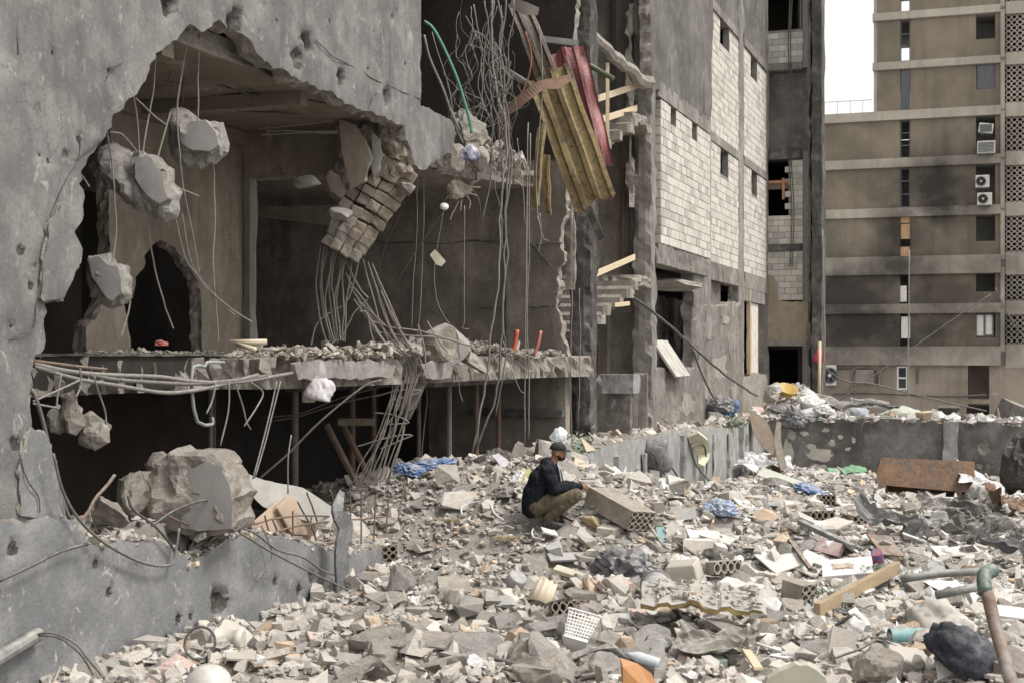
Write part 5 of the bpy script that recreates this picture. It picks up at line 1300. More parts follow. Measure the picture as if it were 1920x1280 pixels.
# --- rubbish
def crumple(c, size, M=None, seed=0, folds=7, amp=.16, sub=4):
    vs, fs = _ICO[4]; M = M or Matrix.Identity(3); c = Vector(c); out = []; so = Vector((seed * 3.1, seed * 1.3, seed * .7))
    rd = lambda p: 1 - 2 * abs(noise.noise(p))
    for v in vs:
        w = v + Vector((noise.noise(v * 1.2 + so), noise.noise(v * 1.2 + so * 2), noise.noise(v * 1.2 + so * 3))) * .7
        k = 1 + .42 * noise.noise(v * 1.1 + so) + amp * (.75 * rd(w * 1.5 + so) + .5 * rd(Vector((w.x * 3.2, w.y * 3.2, w.z * 2)) + so) + .28 * rd(w * 6.5 + so) + .16 * rd(w * 13 + so) + .30 * rd(Vector((w.x * 7 + w.y * 5, w.y * 4 - w.x * 3, w.z * 1.5)) + so))
        q = v * k
        if q.z < -.5: q.z = -.5 + (q.z + .5) * .15
        out.append(M @ Vector((q.x * size[0], q.y * size[1], q.z * size[2])) + c)
    return out, fs
def sheet(c, w, l, M, amp=.05, seed=0, n=28, bend=0.0, curl=0.0, ragged=0.0):
    M = M or Matrix.Identity(3); c = Vector(c); vs = []; fs = []
    for s in (0, 1):
        for j in range(n + 1):
            for i in range(n + 1):
                u, v = i / n - .5, j / n - .5
                wu, wv = u + .25 * noise.noise(Vector((u * 2, v * 2, seed))), v + .25 * noise.noise(Vector((u * 2, v * 2, seed + 4)))
                z = amp * (.9 * noise.noise(Vector((u * 2.2 + seed, v * 2.2, seed))) + .5 * (1 - 2 * abs(noise.noise(Vector((wu * 3 + seed, wv * 2, 1))))) + .3 * (1 - 2 * abs(noise.noise(Vector((wu * 4, wv * 7 + seed, 3)))))) + bend * (u * u * 4) + curl * (v * v * 4)
                e = 1.0
                if ragged: e = 1 + ragged * noise.noise(Vector((math.atan2(v, u) * 2, seed, 0)))
                vs.append(c + M @ Vector((u * w * e, v * l * e, z - s * .004)))
    m = (n + 1); K = m * m
    for j in range(n):
        for i in range(n):
            a = j * m + i; fs.append((a, a + 1, a + m + 1, a + m)); fs.append((K + a, K + a + m, K + a + m + 1, K + a + 1))
    for i in range(n):
        a, b = i, n * m + i; fs.append((a, K + a, K + a + 1, a + 1)); fs.append((b, b + 1, K + b + 1, K + b)); a, b = i * m, i * m + n; fs.append((a, a + m, K + a + m, K + a)); fs.append((b, K + b, K + b + m, b + m))
    return vs, fs
def put(name, vf, mat, label, cat, phrase=None, smooth=False, group=None):
    if len(vf[0]) == len(_ICO[4][0]) and mat in (BAGD, BAGW, BLUE, BLUEL): smooth = False      # film creases sharply
    o = mk(name, vf, mat, None, label, cat, group, smooth=smooth)
    if phrase: mark(o, phrase)
    return o
BAGD = plain('dark_plastic_film', (.11, .113, .125), .45, (.075, .077, .085), dust=.2, sc=5, spec=.5)
BAGW = plain('white_plastic_film', (.62, .62, .62), .4, (.52, .52, .53), dust=.3, sc=5, spec=.5)
BLUE = plain('blue_plastic_film', (.05, .13, .34), .45, (.035, .095, .26), dust=.4, sc=5, spec=.5)
BLUEL = plain('light_blue_film', (.16, .26, .44), .45, (.36, .40, .48), dust=.35, sc=8)
NAVY = plain('navy_padded_cloth', (.018, .022, .035), .8, (.03, .035, .05), dust=.12, sc=6)
GREYCL = plain('grey_canvas', (.095, .098, .105), .85, (.13, .132, .138), dust=.3, sc=4)
WHITEP = plain('white_board', (.66, .65, .63), .7, (.55, .54, .52), dust=.3, sc=3)
SAGE = plain('sage_board', (.42, .45, .38), .8, (.36, .39, .33), dust=.35, sc=3)
WINE = plain('wine_red_tile', (.24, .12, .125), .6, (.20, .105, .11), dust=.25, sc=5)
BEIGEP = plain('beige_plastic', (.45, .42, .36), .55, (.38, .35, .30), dust=.35, sc=4)
GREYP = plain('grey_plastic', (.27, .275, .28), .5, (.20, .205, .21), dust=.5, sc=5)
TEAL = plain('teal_pipe', (.16, .33, .34), .5, (.13, .27, .28), dust=.25, sc=5)
RUST = plain('rusted_plate', (.14, .085, .055), .8, (.21, .12, .065), dust=.25, sc=2.5, wear=(.10, .08, .065), bumpk=.4)
TIMB = wood('yellow_timber', (.36, .28, .18), (.28, .215, .14))
PALEW = wood('pale_plank', (.62, .52, .37), (.52, .43, .30))
PINKB = plain('salmon_board', (.50, .38, .28), .8, (.44, .33, .25), dust=.3, sc=3)
FOAM = plain('yellow_foam', (.42, .30, .11), .95, (.34, .24, .09), dust=.35, sc=16, bumpk=.6)
METALG = plain('dull_sheet_metal', (.185, .185, .18), .6, (.13, .13, .127), dust=.35, sc=3)
put('rubbish_bag', crumple(PG(1168, 1080) + Vector((0, 0, .10)), (.23, .19, .16), rotm(0, 0, .2), 3, 9, .42), BAGD, 'dusty black plastic rubbish bag crumpled on the rubble', 'rubbish bag', 'the black rubbish bag', True)
# grey bucket on its side, base towards the viewer
_c = PG(1224, 1136) + Vector((0, 0, .15)); _M = orient((.22, .95, .08)) @ rotm(math.radians(-90), 0, 0)
bk = thing('bucket', _c - Vector((0, 0, .15)), 'grey plastic bucket lying on its side, base towards the viewer', 'bucket'); mark(bk, 'the grey bucket')
mk('shell', lathe([(.0, .012), (.105, .012), (.115, 0), (.135, 0), (.142, .02), (.165, .30), (.175, .31), (.16, .30), (.13, .03), (.0, .03)], _c, _M, 28, False), GREYP, bk, smooth=True)
mk('base_ribs', MB().add(box(_c + _M @ Vector((0, 0, .004)), .2, .016, .012, _M)).add(box(_c + _M @ Vector((0, 0, .006)), .016, .2, .012, _M)).v and box(_c + _M @ Vector((0, 0, .005)), .2, .016, .014, _M), GREYP, bk)
mk('rim', lathe([(.165, .285), (.182, .288), (.182, .305), (.165, .308)], _c, _M, 28, False), GREYP, bk)
# beige tub upside-down
_c = PG(1285, 1088); _M = orient((.35, .9, .05)); tb = thing('plastic_tub', _c, 'beige rectangular plastic tub lying upside down', 'tub'); mark(tb, 'the beige tub')
def taper(c, M, w0, l0, w1, l1, h, b=.02):
    vs, fs = bevbox((0, 0, h / 2), 1, 1, h, None, b / max(w0, l0) * 1.2); out = []
    for v in vs:
        k = min(1, max(0, v.z / h)); out.append(Vector(c) + M @ Vector((v.x * (w0 + (w1 - w0) * k), v.y * (l0 + (l1 - l0) * k), v.z)))
    return out, fs
mk('shell', taper(_c - Vector((0, 0, .02)), _M @ rotm(.1, -.12, 0), .40, .34, .34, .28, .24), BEIGEP, tb)
mk('rim', taper(_c - Vector((0, 0, .03)), _M @ rotm(.1, -.12, 0), .44, .38, .43, .37, .035), BEIGEP, tb)
# white laundry basket with real openings
_c = PG(1078, 1232) + Vector((0, 0, .08)); _M = orient((.45, .8, -.1)) @ rotm(math.radians(-48), .2, .3); bs_ = thing('laundry_basket', _c - Vector((0, 0, .1)), 'white perforated plastic basket tipped over beside the large beige boulder', 'basket'); mark(bs_, 'the white basket')
WPL = plain('white_plastic', (.72, .72, .71), .45, (.62, .62, .61), dust=.2, sc=5)
def basket_side(p0, p1, p2, p3, nx, ny, th=.006):
    vs = []; fs = []
    P = lambda u, v: (p0 * (1 - u) + p1 * u) * (1 - v) + (p3 * (1 - u) + p2 * u) * v
    m = MB()
    for i in range(nx + 1):
        u = i / nx; w = .14 / nx
        a, b = max(0, u - w), min(1, u + w); m.add(([P(a, 0), P(b, 0), P(b, 1), P(a, 1)], [(0, 1, 2, 3)]))
    n_ = (p1 - p0).cross(p3 - p0).normalized() * .003
    for j in range(ny + 1):
        v = j / ny; w = .16 / ny if 0 < j < ny else .3 / ny
        a, b = max(0, v - w), min(1, v + w); m.add(([P(0, a) + n_, P(1, a) + n_, P(1, b) + n_, P(0, b) + n_], [(0, 1, 2, 3)]))
    return m
_k = [Vector((sx * w, sy * l, z)) for z, w, l in ((0, .11, .15), (.28, .15, .19)) for sx, sy in ((-1, -1), (1, -1), (1, 1), (-1, 1))]
_k = [_c + _M @ q for q in _k]
for a, b in ((0, 1), (1, 2), (2, 3), (3, 0)):
    basket_side(_k[a], _k[b], _k[b + 4], _k[a + 4], 9, 8).mk('perforated_side', WPL, bs_)
mk('base', (_k[:4] + [q - _M @ Vector((0, 0, .02)) for q in _k[:4]], BOXF), WPL, bs_)
rm = MB()
for a, b in ((4, 5), (5, 6), (6, 7), (7, 4)): rm.add(tube([_k[a], _k[b]], .012, 6, 1))
rm.mk('rim', WPL, bs_)
# half pipe of beige clay
_c = PG(1018, 1135) + Vector((0, 0, .10)); _M = orient((.3, .5, .6))
def arc_shell(c, M, r0, r1, L, a0, a1, n=18, th=.014):
    vs = []; fs = []
    for i in range(n + 1):
        a = a0 + (a1 - a0) * i / n
        for y, r in ((-L / 2, r0), (L / 2, r1)):
            for q in (r, r - th): vs.append(Vector(c) + M @ Vector((q * math.cos(a), y + .02 * math.sin(i * 1.9) * (y > 0), q * math.sin(a))))
    for i in range(n):
        a, b = i * 4, i * 4 + 4; fs += [(a, a + 2, b + 2, b), (a + 1, b + 1, b + 3, a + 3), (a, b, b + 1, a + 1), (a + 2, a + 3, b + 3, b + 2)]
    fs += [(0, 1, 3, 2), (n * 4, n * 4 + 2, n * 4 + 3, n * 4 + 1)]
    return vs, fs
CLAY = plain('cream_clay', (.60, .50, .38), .7, (.54, .45, .35), dust=.2, sc=5)
put('clay_pipe_half', arc_shell(_c, _M, .15, .13, .28, .1, 3.0), CLAY, 'cream half of a broken clay pipe standing on the mound', 'clay pipe', 'the cream clay pipe', True)
put('paint_tin', lathe([(0, 0), (.11, 0), (.115, .01), (.115, .2), (.10, .21), (0, .21)], PG(958, 1095) + Vector((0, 0, -.05)), rotm(.5, .5, 0), 24, False), GREYP, 'grey rounded tin half buried at the front of the mound', 'tin', None, True)
put('black_drum', lathe([(0, 0), (.12, 0), (.125, .02), (.125, .22), (.11, .24), (0, .24)], PG(1222, 1238) + Vector((0, 0, -.02)), rotm(.25, .3, 0), 22, False), plain('black_plastic', (.05, .05, .052), .5, (.1, .1, .1), dust=.4), 'dusty black round drum under the sandwich panel', 'drum', 'the black drum', True)
# corrugated sandwich panel with yellow foam edge
_c = PG(1318, 1200) + Vector((0, 0, .33)); sp = thing('sandwich_panel', _c - Vector((0, 0, .2)), 'dusty beige corrugated sandwich panel with yellow foam along its broken front edge', 'panel'); mark(sp, 'the beige sandwich panel')
_U = Vector((.985, -.12, -.05)).normalized(); _V = Vector((-.30, .93, .20)); _V = (_V - _U * _V.dot(_U)).normalized(); _N = _U.cross(_V)
_bf = lambda u, v: Vector((.015 * noise.noise(Vector((v * 2, 1, 0))), .12 * noise.noise(Vector((u * 4, 0, 9))) * (1 - v), -.10 * (u - .4) ** 2 + .02 * noise.noise(Vector((u * 3, v * 3, 1)))))
PANB = plain('dusty_panel_skin', (.34, .325, .295), .8, (.27, .255, .23), dust=.45, sc=4)
mk('top_sheet', corr_sheet(_c - _U * .60, _U, _V, _N, 1.22, .62, .30, .035, .006, _bf, nv=8, edge=.06, seed=4), PANB, sp)
mk('foam_core', corr_sheet(_c - _U * .60 + _V * .012 - _N * .008, _U, _V, _N, 1.20, .60, .30, .035, .045, _bf, nv=8, edge=.05, seed=5), FOAM, sp)
mk('bottom_sheet', corr_sheet(_c - _U * .60 + _V * .03 - _N * .056, _U, _V, _N, .74, .58, .30, .035, .006, _bf, nv=8, edge=.05, seed=6), PANB, sp)
_uv = RNG.uniform(-.5, .5, (170, 2)); _pp = np.array([_c + _U * (a * 1.1) + _V * (.31 + b * .55) + _N * .03 for a, b in _uv])
_zm = {}
build_scatter('panel_rubble', _pp[:, 0], _pp[:, 1], lognorm(170, .022, .5, .01, .07), ('chunk', 'slab', 'shard'), (.5, .35, .15), .5, RUBM, .1, .3, lambda a, b: _pp[:, 2], 'crumbs and shards lying on the corrugated sandwich panel')
put('crumpled_sheet', sheet(PG(1345, 1238) + Vector((0, 0, .08)), .7, .4, orient((.2, .9, .3)), .14, 8, bend=.1, ragged=.4), plain('dull_brown_sheet', (.17, .16, .14), .8, (.24, .22, .19), dust=.4), 'dull crumpled metal sheet in the hollow under the sandwich panel', 'metal sheet')
def plank(name, label, xa, ya, xb, yb, w, h, mat, lift=.05, cat='plank', phrase=None, ends=(0, 0), up=UP):
    a, b = PG(xa, ya), PG(xb, yb); a.z += lift + ends[0]; b.z += lift + ends[1]
    M = orient(b - a, up); return put(name, bevbox((a + b) / 2, w, (b - a).length, h, M, min(w, h) * .08), mat, label, cat, phrase)
plank('timber_beam', 'yellow timber beam propped across the rubble beside plastic flowers', 1532, 1158, 1682, 1092, .07, .14, TIMB, .08, 'beam', 'the yellow timber beam', (0, .1))
plank('plank', 'pointed pale stick stuck in the hollow below the sandwich panel', 1376, 1206, 1422, 1282, .07, .025, PALEW, .12)
plank('plank', 'dark flat bar pointing from the rubbish bag to the bucket', 1212, 1072, 1262, 1106, .05, .03, METALG, .06)
plank('plank', 'long grey strip across the lower middle front edge', 830, 1236, 985, 1276, .09, .03, FACEG, .06)
plank('plank', 'dark metal channel lying right of the blue plastic bag', 1500, 992, 1600, 1040, .10, .06, METALG, .1)
plank('plank', 'thin white strip slanting below the rusty pole', 1715, 1188, 1765, 1120, .045, .02, WHITEP, .1)
plank('plank', 'grey flat strip lying over gravel at the lower middle', 700, 1188, 772, 1192, .05, .03, METALG, .04)
plank('plank', 'brown split lath by the foot of the hollow-core slab', 1052, 972, 1078, 984, .05, .03, RUSTB, .05)
plank('plank', 'narrow metal strip right below the hollow-core slab', 1216, 1000, 1244, 1040, .03, .02, METALG, .12)
plank('plank', 'dark rusty bar leaning over the white boards', 1480, 1036, 1520, 1092, .05, .04, RUSTB, .16)
# grey timber board with tile
put('tile_board', bevbox(PG(1082, 1052) + Vector((0, 0, .06)), .72, .16, .03, orient((-.3, 1, .5)), .004), FACEG, 'long flat grey tile board lying below the crouching man', 'tile board', 'the grey tile board')
put('foam_board', bevbox(PG(1078, 1088) + Vector((0, 0, .07)), .52, .14, .05, orient((.5, 1, .3)) @ rotm(0, .25, 0), .006), plain('cream_board', (.55, .50, .38), .9, (.47, .42, .32), dust=.3), 'cream torn board pointing at the black rubbish bag', 'board', None)
# white drawer box
_c = PG(1590, 1092) + Vector((0, 0, .11)); _M = orient((.2, 1, .32)) @ rotm(0, -.12, 0); wb = thing('white_box', _c - Vector((0, 0, .11)), 'white shallow box with torn brown patch on its lid', 'box'); mark(wb, 'the white box')
mk('case', bevbox(_c, .56, .42, .15, _M, .012), WPL, wb); mk('lid', bevbox(_c + _M @ Vector((0, 0, .085)), .58, .44, .02, _M, .006), WPL, wb)
mk('torn_patch', sheet(_c + _M @ Vector((-.05, 0, .10)), .22, .12, _M, .012, 5, 10, ragged=.5), PINKB, wb)
for k, (x, y, w, l, M, mt, lb, ph) in enumerate((
        (1557, 1040, .34, .26, rotm(.5, .2, -.5), WINE, 'wine-red square tile behind the white box', 'the wine-red tile'),
        (1462, 1062, .46, .42, rotm(.45, -.2, .5), WHITEP, 'large white board tilted left of the white box', 'the large white board'),
        (1520, 1070, .3, .4, rotm(.5, .35, -.5), WHITEP, 'white board leaning between the white box and dark bar', None),
        (1390, 1110, .5, .2, rotm(.25, .1, -.7), WHITEP, 'narrow white drilled board right of the orange tube', None),
        (1795, 1045, .62, .34, rotm(.25, 0, .1), WHITEP, 'rounded white panel before the dark burnt scrap', 'the rounded white panel'),
        (1310, 915, .9, .5, rotm(.2, 0, .1), SAGE, 'pale sage board flat before the grooved wall', 'the flat sage board'),
        (1480, 910, 1.4, .55, rotm(.25, .32, -.35), SAGE, 'big sage board sloping before the corner of the walls', 'the sloping sage board'),
        (1395, 955, .4, .25, rotm(.5, .3, .6), WHITEP, 'white slip of board behind the blue plastic bag', None),
        (1345, 1020, .42, .18, rotm(.3, .2, -.6), WHITEP, 'white plank end below the blue plastic bag', None),
        (1240, 1015, .12, .2, rotm(1.1, 0, .4), TEAL, 'small teal tile standing right of the hollow-core slab', None),
        (1295, 1068, .3, .16, rotm(.3, .3, -.4), WHITEP, 'purple-edged white slip right of the beige tub', None),
        (1770, 1110, .5, .25, rotm(.2, .1, .2), BAGW, 'white paper sheet on the pipes left of the rusty pole', None),
        (1900, 1165, .5, .3, rotm(.2, .1, -.2), WHITEP, 'pale lilac panel right of the rusty pole', None),
        (1270, 915, .3, .2, rotm(.7, .3, .3), SAGE, 'little sage board scrap right of the hollow-core slab', None),
        (775, 1140, .12, .14, rotm(.4, .2, .3), BAGW, 'white paper slips beside the squat boulder', None),
        (900, 1265, .22, .16, rotm(.3, .3, .2), BAGW, 'white paper packet at the lower middle front edge', None),
        (1660, 1035, .3, .5, rotm(.4, .1, .2), RUST, 'brown bent plate right of the white box', None),
        (450, 1250, .24, .16, rotm(.15, .1, .3), BEIGEP, 'stack of stained papers before the low wall', None),
        (1030, 1010, .2, .15, rotm(.3, .3, .3), WHITEP, 'white tile scrap under the feet of the crouching man', None))):
    o = put('board_scrap', box(PG(x, y) + Vector((0, 0, .09)), w, l, .018, M @ rotm(0, 0, 0)) if mt not in (BAGW,) else sheet(PG(x, y) + Vector((0, 0, .07)), w, l, M, .05, k, 10, ragged=.3), mt, lb, 'board scrap', ph)
# salmon boards and pale sheet by the low wall
for k, (xs, dd, mt, lb) in enumerate(((((470, 985), (532, 932), (592, 975), (582, 1012), (492, 1006)), -7.72, PINKB, 'salmon brown board leaning behind the rebar of the low wall'), (((520, 952), (545, 930), (600, 972), (592, 1004), (548, 1000)), -7.66, PINKB, 'second salmon board overlapping the first behind the rebar'),)):
    pplate('fallen_board', list(xs), 'd', dd, .03, [mt, mt], None, grid=.2, step=.2, jit=0, seed=k, label=lb, cat='board', backjit=0)
_a = [PX(447, 886, 15.6), PX(500, 925, 15.9), PX(560, 942, 16.3), PX(625, 972, 16.7)]
def ribbon(pts, wd, w, th, k=5):
    pts = catmull(pts, k); vs = []; fs = []; wd = Vector(wd)
    for i, p in enumerate(pts):
        ww = w if not isinstance(w, (list, tuple)) else float(np.interp(i / (len(pts) - 1), np.linspace(0, 1, len(w)), w))
        t = (pts[min(i + 1, len(pts) - 1)] - pts[max(i - 1, 0)]).normalized(); s = (wd - t * wd.dot(t)).normalized(); n = t.cross(s)
        vs += [p - s * ww / 2 - n * th / 2, p + s * ww / 2 - n * th / 2, p + s * ww / 2 + n * th / 2, p - s * ww / 2 + n * th / 2]
        if i:
            a, b = i * 4 - 4, i * 4
            for q in range(4): fs.append((a + q, a + (q + 1) % 4, b + (q + 1) % 4, b + q))
    fs += [(3, 2, 1, 0), tuple(len(vs) - 4 + q for q in range(4))]
    return vs, fs
put('bent_sheet', ribbon(_a, (.25, .3, -1), [.06, .30, .36, .22], .01), plain('pale_dusty_sheet', (.48, .47, .44), .6, (.40, .39, .37), dust=.3), 'long pale bent sheet rising to a point behind the salmon boards', 'metal sheet')
# rusted trough at the far end
_c = PG(1735, 928) + Vector((0, 0, .42)); tr = thing('rusted_trough', _c - Vector((0, 0, .42)), 'large rusted steel trough lying before the smoke-stained wall', 'trough'); mark(tr, 'the rusted trough')
_k = _c.y / FPX; _M = rotm(-.22, .03, -.05)
_o = [(-86, 28), (-82, -30), (86, -30), (84, 8), (72, 34), (-82, 28)]
vs = [_c + _M @ Vector((x * _k, -.28, -z * _k)) for x, z in ((-84, -30), (86, -28), (84, 6), (70, 30), (-80, 22))] + [_c + _M @ Vector((x * _k, .32, -z * _k - .05)) for x, z in ((-84, -30), (86, -28), (84, 6), (70, 30), (-80, 22))]
mk('shell', (vs, [(4, 3, 2, 1, 0), (0, 1, 6, 5), (1, 2, 7, 6), (2, 3, 8, 7), (4, 0, 5, 9), (5, 6, 7, 8, 9)]), RUST, tr)
mk('end_flange', ([_c + _M @ Vector((x * _k, y, -z * _k)) for y in (-.29, -.31) for x, z in ((-86, -31), (-96, 0), (-92, 32), (-80, 40), (-78, 24))], [(0, 1, 2, 3, 4), (9, 8, 7, 6, 5)] + [(i, i + 5, (i + 1) % 5 + 5, (i + 1) % 5) for i in range(5)]), RUST, tr)
mk('leg', box(_c + Vector((52 * _k, -.35, -.75)), .12, .06, 1.0, rotm(0, .05, 0)), RUSTB, tr)
# plastic and cloth
put('blue_tarp', crumple(PG(768, 893) + Vector((0, 0, .07)), (.17, .12, .09), rotm(0, .2, 0), 6, 8, .3, 3), BLUE, 'bright blue plastic sheet bunched on top of the grey heap', 'plastic sheet', 'the blue tarp', True)
put('blue_tarp', crumple(PG(812, 884) + Vector((0, 0, .10)), (.24, .12, .07), rotm(0, -.15, .2), 9, 8, .3, 3), BLUE, 'blue plastic strip stretching right from the bunched blue sheet', 'plastic sheet', None, True)
put('blue_bag', crumple(PG(1350, 968) + Vector((0, 0, .08)), (.18, .14, .10), None, 12, 8, .35, 3), BLUEL, 'light blue plastic bag lying midway in the rubble', 'plastic bag', 'the light blue bag', True)
put('blue_plastic', crumple(PG(1517, 928) + Vector((0, 0, .1)), (.30, .2, .10), rotm(0, .3, -.3), 15, 8, .3, 3), BLUE, 'blue and white plastic beside the sloping sage board', 'plastic sheet', None, True)
put('green_net', sheet(PG(1590, 893) + Vector((0, 0, .12)), 1.1, .5, rotm(.2, 0, .1), .12, 4), plain('green_net', (.08, .28, .13), .8, (.12, .32, .18), dust=.3), 'green netting heaped at the foot of the boundary wall', 'netting')
put('jacket', crumple(PG(1805, 1262) + Vector((0, 0, .13)), (.22, .17, .17), rotm(.3, .5, .2), 21, 6, .36), NAVY, 'dark navy padded jacket lying crumpled at the lower right', 'jacket', 'the navy jacket', True)
put('sack', crumple(PG(1750, 1182) + Vector((0, 0, .10)), (.22, .2, .17), rotm(0, .1, .3), 23, 6, .2), plain('dusty_sack', (.42, .40, .36), .9, (.35, .33, .30), dust=.35), 'dusty grey sack slumped left of the rusty pole', 'sack', 'the dusty sack', True)
put('sack', crumple(PG(1790, 1195) + Vector((0, 0, .07)), (.18, .15, .11), rotm(0, -.2, .3), 25, 6, .25), plain('pale_rag', (.50, .48, .44), .9, (.42, .40, .37), dust=.35), 'pale bundled rag beside the dusty sack', 'rag', None, True)
put('white_sheeting', sheet(PG(1835, 935) + Vector((0, 0, .3)), 1.3, .8, rotm(.6, .5, .2), .22, 7), BAGW, 'white plastic sheeting behind the right end of the rusted trough', 'plastic sheet')
put('white_sheeting', sheet(PG(1345, 893) + Vector((0, 0, .2)), 1.9, 1.1, rotm(.25, .0, .1), .3, 11, 26), BAGW, 'crumpled white plastic sheeting at the foot of the grooved wall', 'plastic sheet', 'the white sheeting')
put('white_sheeting', sheet(PG(1430, 892) + Vector((0, 0, .25)), 1.5, .9, rotm(.3, .1, -.1), .3, 13, 26), BAGW, 'second crumpled white sheeting right below the wall corner', 'plastic sheet')
put('bottle', lathe([(0, 0), (.042, 0), (.046, .02), (.046, .17), (.04, .2), (.018, .245), (.018, .27), (0, .27)], PG(1236, 1262) + Vector((0, 0, .08)), orient((.9, -.2, -.25)) @ rotm(math.radians(90), 0, 0), 16, False), plain('cloudy_plastic', (.42, .47, .52), .15, (.5, .53, .56), dust=.15, spec=.7), 'crushed clear plastic bottle at the lower front edge', 'bottle', None, True)
put('orange_tube', lathe([(0, 0), (.03, 0), (.03, .13), (0, .13)], PG(1332, 1128) + Vector((0, 0, .06)), rotm(0, 1.5, .1), 14, False), plain('orange_plastic', (.55, .22, .08), .5, (.45, .2, .08), dust=.2), 'small orange plastic tube on the sandwich panel debris', 'tube')
# foreground pieces nearest the camera
put('orange_box_corner', ([PX(1163, 1232, 9.2), PX(1196, 1243, 9.4), PX(1222, 1262, 9.5), PX(1250, 1330, 9.5), PX(1168, 1330, 9.1), PX(1168, 1250, 9.05), PX(1163, 1232, 9.6), PX(1190, 1330, 9.8)], [(0, 5, 4, 3, 2, 1), (0, 1, 2, 3, 7, 6), (0, 6, 7, 4, 5)]),
    plain('orange_brown_board', (.42, .20, .07), .7, (.33, .15, .06), dust=.15), 'orange-brown board corner poking up at the bottom edge', 'board', None)
_pl = [(1424, 1300), (1440, 1272), (1462, 1258), (1478, 1252), (1492, 1244), (1500, 1247), (1514, 1246), (1532, 1256), (1548, 1270), (1556, 1300), (1500, 1330)]
_ps = [PX(x, y, 9.0) for x, y in _pl]
_n = len(_ps); put('broken_plate', ([p for p in _ps] + [p + Vector((0, .05, .012)) for p in _ps], [tuple(range(_n))[::-1], tuple(range(_n, 2 * _n))] + [(i, (i + 1) % _n, (i + 1) % _n + _n, i + _n) for i in range(_n)]),
    plain('olive_grey_plate', (.40, .385, .30), .7, (.35, .335, .27), dust=.15), 'olive grey plate with jagged broken edge at the bottom edge', 'plate')
# white toilet bowl and soil pipes, lower left
CER = plain('white_ceramic', (.58, .57, .55), .3, (.50, .49, .47), dust=.45, sc=4, spec=.5)
put('toilet_bowl', lathe([(0, .3), (.08, .295), (.15, .24), (.19, .14), (.2, .04), (.16, -.04), (0, -.05)], PG(385, 1285) + Vector((0, 0, -.10)), rotm(.55, .4, 0), 26, False), CER, 'upturned white ceramic bowl at the lower left', 'toilet bowl', 'the white ceramic bowl', True)
put('soil_pipe', lathe([(.10, 0), (.10, .03), (.085, .04), (.085, .2), (.10, .21), (.10, .27), (.08, .27)], PG(402, 1212) + Vector((0, 0, .08)), orient((-.95, .1, .05)) @ rotm(math.radians(90), 0, 0), 22), plain('cream_pipe', (.56, .53, .47), .5, (.50, .47, .42), dust=.3), 'cream socketed drain pipe lying before the low wall', 'pipe', 'the cream drain pipe', True)
put('grey_wedge', planar_rock(PG(432, 1204) + Vector((0, 0, .05)), (.2, .14, .12), rotm(0, .5, .2), 460, 6, 3, .02, [((0, -.8, .6), .3)]), BEIGEP, 'beige wedge-shaped board on top of the cream drain pipe', 'board')
put('hoop', tube([PG(375, 1240) + Vector((.13 * math.cos(a), .05 * math.sin(a), .16 + .13 * math.sin(a))) for a in np.linspace(0, 6.28, 14)], .012, 6, 3), CABLEB, 'black rubber hoop standing beside the white ceramic bowl', 'hoop')
put('fallen_post', tube([PX(-30, 1250, 10.6), PX(72, 1188, 11.4)], .055, 10, 1), METALG, 'grey round post leaning in the lower left corner', 'post', 'the leaning corner post')
for k, pts in enumerate((((72, 1188), (100, 1186), (140, 1205), (165, 1235), (195, 1270)), ((70, 1190), (110, 1195), (150, 1225), (175, 1265)))):
    put('loose_cable', tube([PX(x, y, 11.3) for x, y in pts], .009, 6, 5), CABLEB, ('black cable arching from the leaning corner post' if k == 0 else 'lower black cable arching from the leaning corner post'), 'cable')
# right edge: rusty pole with green elbow, pipes
rp = thing('rusty_pole', PX(1890, 1300, 10.5), 'rusty steel pole with green collar slanting down the lower right', 'pole'); mark(rp, 'the rusty pole')
mk('pole', tube([PX(1851, 1110, 11.2), PX(1868, 1180, 11.0), PX(1905, 1310, 10.4)], .052, 12, 3), plain('rust_and_zinc', (.14, .075, .05), .7, (.20, .17, .15), dust=.2, sc=2.2, wear=(.24, .235, .225)), rp, smooth=True)
mk('collar', tube([PX(1862, 1068, 11.4), PX(1845, 1078, 11.3), PX(1848, 1112, 11.2)], .058, 12, 4), plain('green_paint', (.045, .085, .07), .5, (.07, .11, .095), dust=.3), rp, smooth=True)
for k, (pts, r, mt, lb) in enumerate(((((1690, 1085), (1760, 1075), (1845, 1070)), .035, METALG, 'long grey pipe running left from the green collar'), (((1755, 1115), (1840, 1098)), .04, METALG, 'short dark pipe entering the rusty pole'))):
    put('pipe', tube([PX(x, y, 12.6 + .5 * k) for x, y in pts], r, 10, 3), mt, lb, 'pipe', None, True)
put('teal_pipe', lathe([(.075, 0), (.075, .34), (.068, .34), (.068, 0)], PG(1668, 1205) + Vector((0, 0, .06)), orient((.95, .1, 0)) @ rotm(math.radians(-90), 0, 0), 24, False), TEAL, 'short teal plastic pipe lying right of the tall pitted boulder', 'pipe', 'the teal pipe', True)
put('broken_tub', arc_shell(PG(1738, 1232) + Vector((0, 0, .06)), orient((.3, .8, .4)), .19, .16, .22, -.3, 3.3, 20, .014), BEIGEP, 'broken beige round tub between the teal pipe and the navy jacket', 'tub', 'the broken beige tub', True)
put('beige_plate', box(PG(1712, 1255) + Vector((0, 0, .06)), .34, .36, .02, rotm(.55, .15, .3)), BEIGEP, 'flat beige plate leaning on the broken beige tub', 'plate')
put('bent_wire', tube([PG(x, y) + Vector((0, 0, .16)) for x, y in ((1712, 1238), (1720, 1232), (1740, 1242), (1752, 1258), (1770, 1262))], .012, 6, 4), CABLEB, 'bent dark wire hook lying over the beige plate', 'wire')
